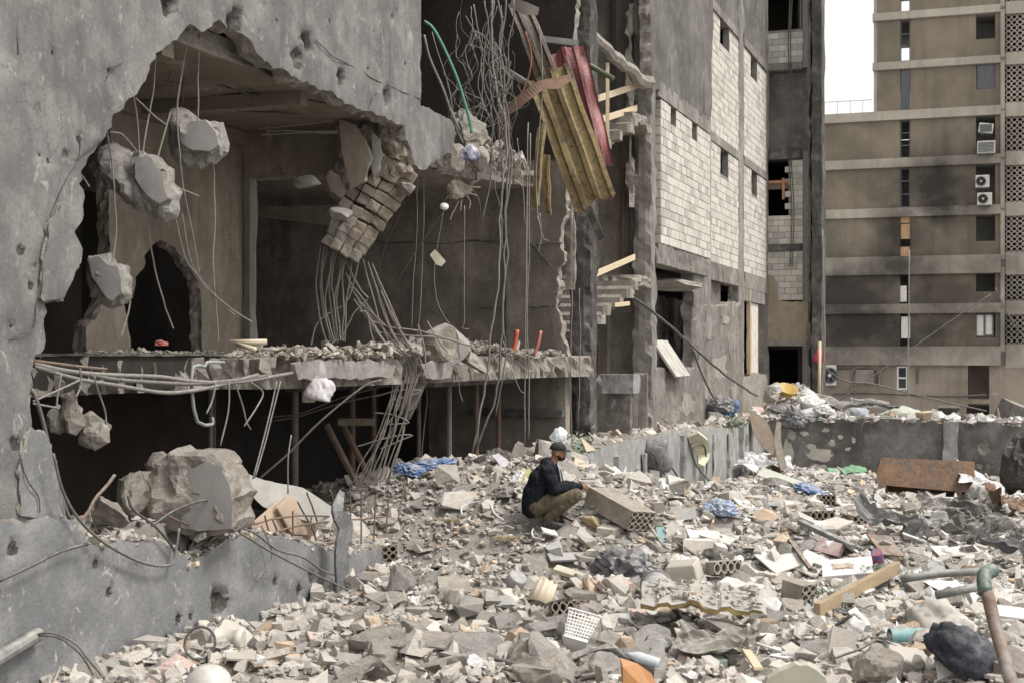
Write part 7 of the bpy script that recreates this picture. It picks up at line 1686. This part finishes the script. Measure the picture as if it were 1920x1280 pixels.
for k, (a, b, Y_) in enumerate((((612, 795), (668, 905), 20.0), ((640, 790), (690, 890), 20.4))):
    put('brace', tube([PX(*a, Y_), PX(*b, Y_)], .05, 6, 1), RUSTB, ['left slanting brace in the basement', 'right slanting brace in the basement'][k], 'brace')
mk('prop_beam', bbox(-9.6, -9.4, 17.5, 23, Z - .52, Z - .37), CHAR, RB); mk('prop_beam', bbox(-8.6, -8.4, 20.5, 24.4, Z - .50, Z - .37), CHARL, RB)
put('prop_head', box(PX(668, 790, 20.2), .5, .2, .1), wood('old_timber', (.16, .13, .10), (.22, .18, .14)), 'old timber head piece on the basement props', 'timber')
# --- reinforcement bars (embedded in the building)
def rebars(lst, r, mat, Yf, wob=.02):
    for k, pts in enumerate(lst):
        mk('rebar', tube([Yf(x, y) for x, y in pts], r, 6, 4, wob, k * 3.3), mat, RB)
yd = lambda d: (lambda x, y: PD(x, y, d))
yc = lambda Y_: (lambda x, y: PX(x, y, Y_))
rebars([((292, 106), (284, 200), (268, 292)), ((340, 66), (349, 97), (333, 190), (334, 270), (345, 350), (358, 430), (373, 518)), ((373, 64), (371, 150), (371, 232)), ((249, 178), (258, 230), (262, 300), (267, 342)),
        ((252, 184), (280, 210), (311, 234)), ((320, 212), (295, 296)), ((203, 245), (210, 300), (213, 370), (216, 430), (213, 470), (209, 492)), ((203, 246), (225, 249), (240, 262), (258, 284)), ((395, 290), (403, 340), (402, 430), (400, 520), (405, 580), (408, 640)),
        ((326, 395), (345, 480), (366, 513), (380, 535), (403, 558), (440, 591)), ((341, 398), (353, 480), (373, 517), (396, 548), (435, 580), (472, 603)), ((277, 410), (285, 470), (300, 540), (322, 617)), ((245, 562), (238, 595), (228, 632)), ((318, 338), (345, 355), (372, 368)), ((153, 330), (166, 352))],
       .0085, REBAR, yd(D0 - .35))
rebars([((522, 152), (507, 175), (500, 230), (503, 258)), ((522, 152), (560, 170), (572, 205), (590, 190), (605, 185)), ((335, 110), (318, 140), (310, 180)), ((398, 65), (370, 110), (345, 150), (345, 195))], .009, RUSTB, yd(D0 - 1.2))
rebars([((492, 254), (560, 249), (632, 247)), ((500, 246), (560, 247), (632, 250)), ((485, 242), (560, 234), (625, 228))], .010, REBAR, yc(18.2))
# stubs standing on the low wall
rebars([((404, 968), (400, 1000), (396, 1036)), ((420, 978), (420, 1030)), ((405, 1000), (398, 1050), (392, 1120), (394, 1200)), ((496, 966), (504, 1000)), ((510, 974), (522, 1000)), ((549, 958), (550, 1040)), ((558, 940), (590, 1000), (595, 1050)), ((576, 922), (586, 950), (594, 975)), ((585, 968), (578, 1000), (575, 1045)), ((620, 918), (630, 945), (640, 960)),
        ((655, 920), (658, 1028)), ((678, 915), (678, 1020)), ((704, 925), (700, 1015)), ((730, 930), (724, 1000)), ((760, 900), (745, 980)), ((462, 955), (478, 980)), ((438, 962), (452, 978)), ((364, 1046), (400, 1044), (448, 1046)), ((300, 962), (400, 1000), (460, 985), (560, 965), (640, 970)), ((480, 1010), (560, 985), (640, 975), (720, 968)), ((540, 1040), (600, 1020), (660, 1015))],
       .011, RUSTB, yd(D0 - .06), .015)
# column reinforcement below the hanging column
lst = []
for k in range(10):
    f = k / 9; lst.append(((602 + 62 * f, 462 - 8 * f), (592 + 60 * f + 4 * math.sin(k * 2.3), 520), (596 + 50 * f + 6 * math.sin(k * 1.7), 575), (612 + 33 * f, 630 + 5 * math.cos(k)), (616 + 30 * f, 640)))
lst += [((676, 462), (655, 560), (600, 600), (582, 645)), ((690, 560), (660, 590), (640, 630), (620, 645)), ((612, 400), (640, 470), (672, 540), (690, 560))]
rebars(lst, .011, REBAR, yc(19.0), .03)
lst = []
for k in range(12):
    f = k / 11; lst.append(((664 + 62 * f - 14 * (k % 3), 562 - 26 * (k % 4) + 10 * f), (705 + 52 * f, 622 + 4 * (k % 3)), (742 + 48 * f, 672 + 5 * (k % 2)), (748 + 46 * f, 705)))
lst += [((690, 600), (740, 615), (790, 622), (860, 640)), ((700, 620), (760, 630), (830, 634), (882, 648)), ((784, 608), (795, 650), (800, 690)), ((800, 602), (822, 640), (840, 660)), ((676, 585), (690, 590), (700, 640), (722, 655))]
rebars(lst, .012, REBAR, yc(19.4), .02)
lst = []
for k in range(13):
    f = k / 12; lst.append(((738 + 46 * f, 700 + 6 * (k % 3)), (728 + 42 * f + 5 * math.sin(k * 2), 760), (708 + 44 * f + 8 * math.sin(k * 1.3), 815), (676 + 60 * f, 870 + 8 * (k % 4)), (664 + 62 * f, 905)))
for y, w in ((738, 6), (782, -9), (826, 12)):
    lst.append(((706 - (y - 735) * .25 - w, y + w), (745 - (y - 735) * .25, y - 6), (785 - (y - 735) * .25 + w, y - w), (740 - (y - 735) * .25, y + 12)))
rebars(lst, .010, REBAR, yc(19.3), .03)
rebars([((880, 345), (895, 340), (905, 325)), ((880, 352), (900, 352)), ((878, 360), (895, 368)), ((875, 368), (882, 380), (880, 392)), ((866, 374), (864, 395)), ((860, 375), (850, 400), (846, 412)), ((880, 348), (902, 330), (907, 300))], .010, REBAR, yc(20.1))
# --- cables and wires hanging free
CG = 'wires hanging in front of the torn building'
def cable(label, pts, Yf, r, mat, group=None, wob=.0, k=5):
    return put('cable', tube([Yf(x, y) for x, y in pts], r, 6, k, wob, len(label)), mat, label, 'cable', None, True, group)
for k, (pts, r, mt, lb) in enumerate(((((64, 682), (134, 696), (202, 702), (302, 706), (360, 714), (444, 716), (548, 699)), .020, CABLEL, 'uppermost thick sagging conduit strung across the dark opening'), (((64, 686), (141, 709), (220, 722), (302, 735), (353, 733), (410, 722), (484, 702)), .020, CABLEL, 'lowest thick sagging conduit strung across the dark opening'),
        (((70, 690), (150, 699), (220, 711), (300, 717), (370, 719), (444, 712), (500, 704)), .020, CABLE, 'middle thick sagging conduit strung across the dark opening'), (((64, 676), (140, 686), (200, 692)), .014, RUSTB, 'short rusty rod above the sagging conduits'))):
    cable(lb, pts, yd(D0 - .2), r, mt)
PIPEG = plain('grey_green_pipe', (.20, .23, .22), .6, (.26, .27, .26), dust=.3)
cable('angled grey-green water pipe below the slab edge', ((420, 679), (388, 679), (384, 687), (362, 687), (360, 735), (370, 790), (398, 795), (398, 782)), yd(D0 - .25), .018, PIPEG, None, 0, 2)
wl = [((176, 703), (185, 735), (197, 770), (199, 795)), ((115, 700), (108, 740), (106, 765)), ((150, 690), (152, 720), (142, 745)), ((440, 715), (455, 760), (462, 790), (470, 804)), ((470, 716), (493, 735), (480, 765), (458, 798)), ((430, 716), (428, 770), (413, 835)), ((405, 718), (398, 750), (387, 775)), ((526, 714), (512, 770), (497, 830), (478, 895)), ((519, 714), (508, 765), (492, 830), (474, 897)),
      ((60, 730), (75, 770), (90, 830), (98, 870), (115, 930), (130, 972)), ((62, 756), (85, 760), (110, 765)), ((62, 752), (100, 735), (150, 712)), ((546, 815), (540, 860), (540, 925))]
nl = ['thin wire drooping right of the hanging stones', 'short wire hanging left above the hanging stones', 'thin hooked wire above the hanging stones', 'wire hook curling under the slab edge', 'looped wire curling beside the wire hook', 'long thin wire under the angled water pipe', 'short bent wire beside the angled water pipe', 'right of two parallel wires running down from the slab', 'left of two parallel wires running down from the slab', 'thick cable down the broken edge of the outer wall', 'short green rod poking from the outer wall', 'grey rod slanting from the outer wall to the conduits', 'thin straight wire standing before the basement prop']
for p, lb in zip(wl, nl): cable(lb, p, yd(D0 - .1), .009 if 'thick' not in lb else .02, CABLEL if 'thick' not in lb else CABLE)
cable('long pale cable slanting from slab to salmon boards', ((715, 712), (680, 725), (600, 790), (540, 850), (480, 902)), yc(17.2), .012, CABLEL)
cable('dark wire slanting across the basement opening', ((730, 720), (640, 745), (560, 775), (490, 782)), yc(19.5), .010, CABLE); cable('second dark wire slanting across the basement opening', ((730, 735), (640, 755), (560, 780), (500, 790)), yc(19.6), .010, CABLE)
# over the low wall
cable('long dark cable sagging over the low grey wall', ((100, 850), (118, 920), (150, 975), (200, 1020), (270, 1055), (320, 1058), (330, 1030), (336, 990)), yd(D0 + .16), .013, CABLE)
cable('dark cable running along the low wall to the corner', ((0, 1088), (60, 1060), (110, 1035), (165, 1018)), yd(D0 + .16), .012, CABLEB)
cable('black cable arching over the great torn lump', ((285, 985), (330, 955), (380, 938), (425, 938)), yd(-7.3), .012, CABLEB); cable('bent rusty bar sticking up left of the great torn lump', ((150, 975), (165, 960), (178, 935), (200, 910), (215, 890)), yd(-7.5), .017, RUSTB)
cable('black cable hooked over the broken wall top', ((240, 930), (250, 955), (290, 985), (320, 1020), (328, 1035)), yd(-7.3), .012, CABLEB)
cable('long grey cable sweeping from wall to mound', ((440, 985), (480, 1000), (520, 1030), (570, 1045), (620, 1075), (700, 1075), (760, 1050), (800, 1025), (830, 1025)), yd(D0 + .3), .012, CABLE); cable('second grey cable sweeping down before the canvas strip', ((450, 998), (520, 1040), (620, 1090), (690, 1120), (760, 1132), (810, 1140), (835, 1165), (833, 1215)), yd(D0 + .45), .012, CABLE)
cable('loose cable loop hanging on the low wall face', ((490, 985), (506, 1020), (508, 1050), (480, 1090)), yd(D0 + .15), .008, CABLE)
# second bay bundle
thick = [((918, -20), (925, 80), (930, 160), (950, 250), (944, 350), (938, 450), (932, 560), (918, 650), (905, 740), (888, 850)), ((934, -20), (938, 90), (945, 200), (955, 270), (948, 400), (946, 520), (940, 640), (930, 740), (890, 850)), ((948, -20), (940, 110), (952, 230), (958, 300), (950, 420), (946, 560), (944, 640)), ((905, 0), (912, 60), (905, 130), (915, 200), (925, 260), (918, 330), (908, 420)),
         ((925, 0), (915, 100), (922, 180), (938, 280), (942, 400), (944, 520), (950, 640), (940, 700), (928, 780)), ((962, 0), (955, 80), (950, 170), (940, 260)), ((890, 10), (902, 90), (900, 150), (918, 230)), ((872, 30), (886, 60), (902, 85), (922, 150))]
for k, p in enumerate(thick): cable(['first', 'second', 'third', 'fourth', 'fifth', 'sixth', 'seventh', 'eighth'][k] + ' thick grey cable of the bundle hanging right of the outer wall', p, yc(21.2 + .08 * k), .017 if k < 3 else .011, CABLE if k % 3 else CABLEL, 'thick cable bundle', .06)
thin = [((781, 312), (781, 450), (775, 530), (772, 620)), ((794, 318), (793, 480), (788, 560), (786, 600), (780, 660)), ((871, 385), (871, 500), (870, 600), (865, 615), (878, 618)), ((990, 230), (988, 400), (986, 520), (985, 640), (984, 832)), ((994, 250), (992, 450), (988, 600), (992, 720), (990, 820)), ((1072, 400), (1072, 560), (1070, 700), (1072, 830)), ((1086, 540), (1088, 640), (1085, 800)), ((832, 395), (820, 460), (815, 520), (822, 570), (845, 610), (872, 640)),
        ((880, 300), (855, 345), (833, 380)), ((902, 290), (870, 350), (830, 400), (780, 470), (740, 540)), ((750, 400), (720, 470), (700, 540), (694, 560)), ((1012, 400), (1015, 440), (1008, 475)), ((1008, 405), (1018, 445), (1030, 452)), ((945, 640), (955, 680), (975, 730), (985, 735)), ((860, 690), (862, 730), (868, 752)), ((790, 690), (800, 740), (795, 800), (790, 870)), ((905, 120), (895, 160), (905, 200), (898, 240)), ((970, 260), (978, 330), (985, 420)), ((810, 60), (840, 160), (855, 235), (870, 270))]
nm = ['thin wire dropping from the wall corner past the dark room', 'second thin wire dropping from the wall corner', 'thin wire with a curled end before the grey room wall', 'long thin wire falling before the right end of the slab', 'second long wire falling before the right end of the slab', 'thin wire falling down the charred pier', 'short wire lower on the charred pier', 'wire carrying the cream plastic plate', 'wire carrying the small round lamp', 'black wire sweeping left from the dangling rag', 'dark wire falling behind the rebar on the slab', 'short frayed wire over the broken wall edge', 'second frayed wire over the broken wall edge', 'wire curling under the right end of the slab', 'short wire hook under the tan slab end', 'thin wire wriggling beside the column stub', 'kinked wire in the cable bundle', 'thin wire between cable bundle and foam strip', 'pale wire falling from the outer wall edge']
for k, (p, lb) in enumerate(zip(thin, nm)): cable(lb, p, yc(20.2 + .13 * (k % 9)), .007 if k not in (3, 4) else .009, CABLEB if k in (9, 10) else CABLEL, CG, .015)
rj = random.Random(8)
for k in range(40):
    x = rj.uniform(845, 975); y = rj.uniform(-10, 200); L = rj.uniform(60, 240)
    cable('thin tangled wire in the dark gap right of the outer wall', ((x, y), (x + rj.uniform(-18, 18), y + L * .33), (x + rj.uniform(-22, 22), y + L * .66), (x + rj.uniform(-26, 26), y + L)), yc(rj.uniform(20.5, 22.5)), rj.choice((.004, .006, .008)), rj.choice((CABLE, CABLE, CABLEB, RUSTB, CABLEB, CABLEL)), 'tangled wires in the dark gap', .12)
for k in range(9):
    cx_, cy_, rx_, ry_ = rj.uniform(870, 950), rj.uniform(60, 230), rj.uniform(8, 24), rj.uniform(14, 34); Yl = rj.uniform(20.6, 22)
    cable('loose wire loop in the dark gap right of the outer wall', tuple((cx_ + rx_ * math.cos(a) + 6 * math.sin(a * 2.3), cy_ + ry_ * math.sin(a) + a * 3) for a in np.linspace(rj.uniform(0, 3), rj.uniform(6, 9), 9)), yc(Yl), .007, rj.choice((CABLE, CABLEB, CABLEL)), 'loose wire loops in the dark gap', .05)
HOSE = plain('green_hose', (.04, .20, .115), .5, (.05, .17, .105), dust=.25)
cable('bright green hose arching out of the dark gap', ((795, 40), (812, 54), (832, 90), (856, 145), (872, 195), (882, 232), (884, 250)), yc(19.7), .022, HOSE)
cable('white hose beside the green hose', ((795, 66), (806, 110), (830, 165), (846, 210), (862, 245)), yc(19.8), .018, CABLEL); cable('orange-brown cable curving down the torn roofing', ((985, 60), (996, 100), (992, 140), (978, 180), (985, 190)), yc(22.6), .014, plain('rust_orange_cable', (.30, .11, .06), .6, None, dust=.2))
cable('pale wire hanging before the long yellow sheet', ((1010, 48), (1016, 110), (1016, 180), (1010, 260), (1005, 330), (1008, 400), (1014, 430)), yc(22.5), .012, CABLEL)
cable('thin wire down the right edge of the red sheet', ((1060, 105), (1078, 150), (1095, 220), (1100, 260)), yc(23.2), .008, CABLEL)
# long black cable from the shaft down to the wall top
cable('long black cable slanting from the stair shaft to the wall top', ((1172, 552), (1200, 566), (1250, 605), (1300, 650), (1360, 702), (1420, 742)), lambda x, y: PX(x, y, 29.0 + (x - 1172) / 248 * 7), .028, CABLEB, None, .03); cable('black cable drooping from the facade to the blue bag', ((1300, 655), (1312, 690), (1330, 730), (1345, 755)), yc(32), .025, CABLEB)
cable('white rope hanging down the apartment block', ((1705, 470), (1704, 600), (1702, 700), (1704, 780)), yc(60), .03, CABLEL); cable('dark line across the lower apartment block', ((1440, 560), (1560, 700), (1640, 720), (1760, 750), (1850, 770)), yc(58), .03, CABLEB); cable('dark line slanting up to the apartment window', ((1560, 760), (1700, 660), (1800, 590), (1858, 552)), yc(66), .03, CABLEB); cable('dark line falling at the right of the apartment block', ((1866, 540), (1890, 590), (1925, 640)), yc(66), .03, CABLEB)
cable('pale rope beside the black corner column', ((1542, 430), (1544, 560), (1546, 640), (1541, 720), (1540, 760)), yc(45.5), .025, CABLEL); cable('thin pole leaning at the foot of the corner column', ((1537, 640), (1536, 760)), yc(45), .05, PALEW, None, 0, 1)
# cable looping over the rubble top at the grooved wall
for k, p in enumerate((((1235, 845), (1255, 870), (1275, 900), (1282, 925)), ((1290, 820), (1300, 860), (1315, 885), (1330, 900)), ((1295, 838), (1310, 832), (1322, 840), (1325, 880), (1320, 905)), ((1225, 850), (1240, 880), (1258, 905)))):
    cable(['dark rod slanting down the grooved wall by the dark cloth', 'dark bar behind the yellow foam pad', 'dark looped bar around the yellow foam pad', 'dark bar below the dark cloth'][k], p, yd(-6.35), .02, CABLEB)
# ------------------------------------------------------------------ the crouching man
PB = PG(1032, 988) + Vector((0, 0, .035))
PS = PB.y / FPX * 148.0 * .99                                 # photo scale -> metres (1.09 m crouching height)
def LP(x, y, z): return PB + Vector((x, y, z)) * PS
def capsule(bm, a, b, ra, rb, seg=14):
    a, b = Vector(a), Vector(b); ax = b - a; L = max(ax.length, 1e-4); q = ax.normalized().to_track_quat('Z', 'Y').to_matrix()
    prof = []
    for i in range(6): an = -math.pi / 2 + math.pi / 2 * i / 5; prof.append((ra * math.cos(an), ra * math.sin(an)))
    for i in range(6): an = math.pi / 2 * i / 5; prof.append((rb * math.cos(an), L + rb * math.sin(an)))
    rows = []
    for r, h in prof:
        rows.append([bm.verts.new(a + q @ Vector((max(r, 1e-4) * math.cos(2 * math.pi * j / seg), max(r, 1e-4) * math.sin(2 * math.pi * j / seg), h))) for j in range(seg)])
    for i in range(len(rows) - 1):
        for j in range(seg): bm.faces.new((rows[i][j], rows[i][(j + 1) % seg], rows[i + 1][(j + 1) % seg], rows[i + 1][j]))
    bm.faces.new(rows[0][::-1]); bm.faces.new(rows[-1])
def ellip(bm, c, r, M=None):
    vs, fs = _ICO[3]; M = M or Matrix.Identity(3); vv = [bm.verts.new(Vector(c) + M @ Vector((v.x * r[0], v.y * r[1], v.z * r[2]))) for v in vs]
    for f in fs: bm.faces.new([vv[i] for i in f])
def blob(name, parts, voxel, mat, parent=None, smooth_it=6, wr=0.0, seed=0, **k):
    """tapered limbs and ellipsoids fused into one continuous skin"""
    bm = bmesh.new()
    for p in parts:
        if p[0] == 'c': capsule(bm, LP(*p[1]), LP(*p[2]), p[3] * PS, p[4] * PS)
        else: ellip(bm, LP(*p[1]), [q * PS for q in p[2]], p[3] if len(p) > 3 else None)
    me = bpy.data.meshes.new(name); bm.to_mesh(me); bm.free(); t = bpy.data.objects.new('tmp', me); COL.objects.link(t)
    m = t.modifiers.new('r', 'REMESH'); m.mode = 'VOXEL'; m.voxel_size = voxel
    s = t.modifiers.new('s', 'SMOOTH'); s.iterations = smooth_it; s.factor = .5
    dg = bpy.context.evaluated_depsgraph_get(); dg.update(); ev = t.evaluated_get(dg).to_mesh()
    vs = [v.co.copy() for v in ev.vertices]; nr = [v.normal.copy() for v in ev.vertices]; fs = [tuple(p.vertices) for p in ev.polygons]
    t.evaluated_get(dg).to_mesh_clear(); bpy.data.objects.remove(t)
    if wr:
        so = Vector((seed, seed * 2, 0))
        vs = [v + n * wr * ((1 - 2 * abs(noise.noise(Vector((v.x * 13, v.y * 13, v.z * 7)) + so))) + .5 * (1 - 2 * abs(noise.noise(v * 24 + so)))) for v, n in zip(vs, nr)]
    return mk(name, (vs, fs), mat, parent, smooth=True, **k)
SKIN = plain('skin', (.27, .145, .085), .55, (.23, .12, .07), dust=0, sc=20, bumpk=.05)
HOOD = plain('navy_fleece', (.008, .0095, .0145), .95, (.012, .0135, .019), dust=.05, sc=7, dustcol=(.22, .22, .23), bumpk=.15, spec=.1)
TROU = plain('olive_canvas', (.105, .088, .055), .9, (.080, .067, .042), dust=.18, sc=6, dustcol=(.26, .23, .18))
CAPM = plain('black_cap', (.010, .010, .011), .85, (.016, .016, .017), dust=.05, sc=9)
BEARD = plain('black_beard', (.012, .010, .009), .9, None, dust=0, sc=30)
SHOE = plain('black_shoe', (.018, .018, .019), .6, (.03, .03, .03), dust=.3, sc=8)
CORDW = plain('white_cord', (.62, .62, .62), .8, None, dust=0)
body = [('e', (.098, 0, .925), (.088, .072, .108)), ('e', (.135, 0, .862), (.052, .052, .052)), ('c', (.06, 0, .86), (.0, 0, .74), .055, .062), ('e', (.187, 0, .905), (.020, .013, .022)), ('c', (.178, 0, .945), (.190, 0, .912), .012, .014),
        ('e', (.178, 0, .868), (.014, .024, .010)), ('e', (.075, -.073, .905), (.020, .010, .030)), ('e', (.075, .073, .905), (.020, .010, .030)), ('e', (.165, 0, .958), (.022, .05, .012)),
        ('c', (-.03, 0, .72), (-.16, 0, .35), .12, .12), ('c', (-.04, -.13, .69), (-.04, .13, .69), .06, .06)]
for s in (-1, 1):
    w = Vector((.375, .05 * s, .485)); body += [('c', (-.04, .16 * s, .68), (.05, .205 * s, .475), .055, .045), ('c', (.05, .205 * s, .475), tuple(w), .045, .028),
             ('e', tuple(w + Vector((.035, -.008 * s, .0))), (.045, .018, .036), rotm(0, .15, -.2 * s)), ('c', (-.17, .09 * s, .27), (.31, .16 * s, .40), .08, .055), ('c', (.31, .16 * s, .40), (-.03, .12 * s, .11), .05, .035)]
    for q, (dz, L) in enumerate(((.026, .036), (.009, .042), (-.008, .040), (-.024, .031))):
        k0 = w + Vector((.068, -.010 * s, dz)); k1 = k0 + Vector((L * .8, -.016 * s, -.006)); k2 = k1 + Vector((L * .25, -.026 * s, -.016))
        body += [('c', tuple(k0 - Vector((.02, 0, 0))), tuple(k1), .0095, .0088), ('c', tuple(k1), tuple(k2), .0088, .0075)]
    t0 = w + Vector((.02, -.012 * s, .026)); t1 = t0 + Vector((.030, -.010 * s, .022)); body += [('c', tuple(t0), tuple(t1), .012, .0105), ('c', tuple(t1), tuple(t1 + Vector((.026, -.008 * s, -.004))), .0105, .008)]
man = blob('person', body, .0072, SKIN, None, 3, label='man crouching on the rubble in black cap, dark hoodie and olive trousers', cat='person')
WO[man.name] = man.location.copy()
# the ground he squats on
LAND.append(('the crouching man', WO[man.name].copy()))
hd = [('c', (-.20, -.07, .30), (-.14, -.09, .58), .145, .13), ('c', (-.20, .07, .30), (-.14, .09, .58), .145, .13), ('c', (-.14, -.09, .58), (-.035, -.06, .73), .125, .09), ('c', (-.14, .09, .58), (-.035, .06, .73), .125, .09),
      ('c', (-.10, 0, .50), (.0, 0, .68), .13, .09), ('c', (.02, 0, .70), (.06, 0, .50), .105, .11), ('c', (-.04, -.06, .76), (-.04, .06, .76), .07, .07), ('e', (-.055, 0, .795), (.075, .095, .055), rotm(0, -.5, 0)), ('e', (.015, 0, .775), (.06, .075, .045), rotm(0, .5, 0)), ('c', (-.245, -.07, .225), (-.21, -.08, .42), .125, .13), ('c', (-.245, .07, .225), (-.21, .08, .42), .125, .13)]
for s in (-1, 1):
    hd += [('c', (-.04, .17 * s, .685), (.045, .215 * s, .475), .088, .078), ('c', (.045, .215 * s, .475), (.20, .145 * s, .48), .078, .066), ('c', (.20, .145 * s, .48), (.35, .062 * s, .487), .066, .046), ('c', (.345, .064 * s, .487), (.368, .052 * s, .487), .044, .042)]
hood_o = blob('hoodie', hd, .010, HOOD, man, 5, .011, 3)
tr_ = [('c', (-.20, -.06, .25), (-.20, .06, .25), .145, .145), ('e', (-.13, 0, .24), (.12, .16, .09))]
for s in (-1, 1):
    tr_ += [('c', (-.19, .10 * s, .255), (.10, .15 * s, .345), .118, .100), ('c', (.10, .15 * s, .345), (.315, .165 * s, .395), .100, .078), ('c', (.315, .165 * s, .385), (.13, .145 * s, .25), .072, .078), ('c', (.13, .145 * s, .25), (-.025, .125 * s, .11), .078, .056)]
blob('trousers', tr_, .010, TROU, man, 4, .011, 9)
for s, xo, zo in ((-1, 0.0, -.02), (1, .05, .0)):
    blob('shoe', [('c', (-.075 + xo, .12 * s, .045 + zo), (-.01 + xo, .125 * s, .075 + zo), .042, .045), ('c', (-.01 + xo, .125 * s, .055 + zo), (.135 + xo, .135 * s, .02 + zo), .043, .032), ('c', (-.08 + xo, .12 * s, .022 + zo), (.15 + xo, .135 * s, -.002 + zo), .03, .024)], .008, SHOE, man, 3)
# cap with a peak
cv = []; cf = []
vs, fs = _ICO[3]
for v in vs:
    q = Vector((v.x * .106, v.y * .090, max(v.z, -.02) * .098)); q.x += .01 * (v.x > 0) ; cv.append(LP(.092, 0, .962) + rotm(0, .06, 0) @ q * PS)
cap = mk('cap', (cv, fs), CAPM, man, smooth=True)
bv = []; bf = []; nb = 12
for s_ in (0, 1):
    for i in range(nb + 1):
        a = -1.15 + 2.3 * i / nb
        for r_, drop in ((.0, 0), (1.0, 1)):
            x = .150 + .018 * math.cos(a) + r_ * .105 * max(0, math.cos(a)) ** .6; y = .084 * math.sin(a) / math.sin(1.15) * (1 - .12 * r_)
            bv.append(LP(x, y, .966 - .018 * r_ - .010 * (y / .08) ** 2 - .006 * s_))
K = (nb + 1) * 2
for i in range(nb):
    a = i * 2; bf += [(a, a + 1, a + 3, a + 2), (K + a, K + a + 2, K + a + 3, K + a + 1), (a + 1, K + a + 1, K + a + 3, a + 3)]
mk('peak', (bv, bf), CAPM, cap, smooth=True)
blob('beard', [('e', (.128, 0, .850), (.054, .056, .034), rotm(0, .3, 0)), ('e', (.165, 0, .852), (.024, .034, .030)), ('c', (.085, -.062, .90), (.12, -.050, .855), .014, .022), ('c', (.085, .062, .90), (.12, .050, .855), .014, .022), ('c', (.182, -.024, .884), (.184, .024, .884), .007, .007), ('c', (.18, -.026, .882), (.166, -.034, .86), .007, .012), ('c', (.18, .026, .882), (.166, .034, .86), .007, .012)], .006, BEARD, man, 2)
for s in (-1, 1):
    mk('eye', lathe([(0, .008), (.007, .004), (.009, -.004), (0, -.006)], LP(.172, .031 * s, .932), rotm(0, 1.57, 0), 10, False), plain('eye_dark', (.02, .015, .012), .2, None, dust=0) if s < 0 else MATS['eye_dark'], man)
    mk('drawstring', tube([LP(.088, -.062 + .03 * (s > 0), .79), LP(.125 + .012 * s, -.088 + .02 * (s > 0), .70), LP(.148 + .012 * s, -.098 + .02 * (s > 0), .585 + .02 * s)], .007, 6, 4), CORDW, hood_o)
# small white curved tick on the chest
_t = [(.158, -.075, .640), (.164, -.073, .628), (.190, -.062, .650), (.167, -.072, .634)]
mk('chest_logo', ([LP(*q) for q in _t] + [LP(q[0] + .004, q[1] + .01, q[2]) for q in _t], [(0, 1, 2, 3), (7, 6, 5, 4), (0, 4, 5, 1), (1, 5, 6, 2), (2, 6, 7, 3), (3, 7, 4, 0)]), CORDW, hood_o)
# ------------------------------------------------------------------ describe each loose chunk by what lies next to it
for o in [o for o in bpy.data.objects if o.name.startswith('concrete_chunk')]:
    p = o.location; best = sorted(LAND, key=lambda l: (l[1] - p).length)[0]; dv = p - best[1]
    if dv.length > 3.2: best = ('the boundary wall', p) if p.y > 27 else best
    rel = ('beside' if dv.length > 2 else ('in front of' if dv.y < -abs(dv.x) else 'behind' if dv.y > abs(dv.x) else 'left of' if dv.x < 0 else 'right of'))
    if best[0] == 'the boundary wall': rel = 'towards'
    s = o.scale[0]; size = 'small' if s < .105 else 'mid-sized' if s < .16 else 'big'
    kind = {'slab': 'flat', 'chunk': 'blocky', 'shard': 'thin'}[('slab', 'chunk', 'slab', 'shard')[[k for k in LIB if LIB[k] == o.data][0] % 4]]
    tone = {'boulder_concrete': 'beige', 'grey_boulder_concrete': 'grey', 'broken_concrete': 'tan'}[o.data.materials[0].name]
    o['label'] = f'{size} {kind} {tone} concrete chunk {rel} {best[0]}'

_by = {}
for o in [o for o in bpy.data.objects if o.name.startswith('concrete_chunk')]: _by.setdefault(o['label'], []).append(o)
for lb, os_ in _by.items():
    if len(os_) > 1:
        os_.sort(key=lambda o: o.location.x / o.location.y)
        names = {2: ['leftmost', 'rightmost'], 3: ['leftmost', 'middle', 'rightmost']}.get(len(os_), ['leftmost'] + ['%s from left' % q for q in ('second', 'third', 'fourth', 'fifth', 'sixth', 'seventh', 'eighth')][:len(os_) - 2] + ['rightmost'])
        for o, nm_ in zip(os_, names): o['label'] = lb + ', ' + nm_
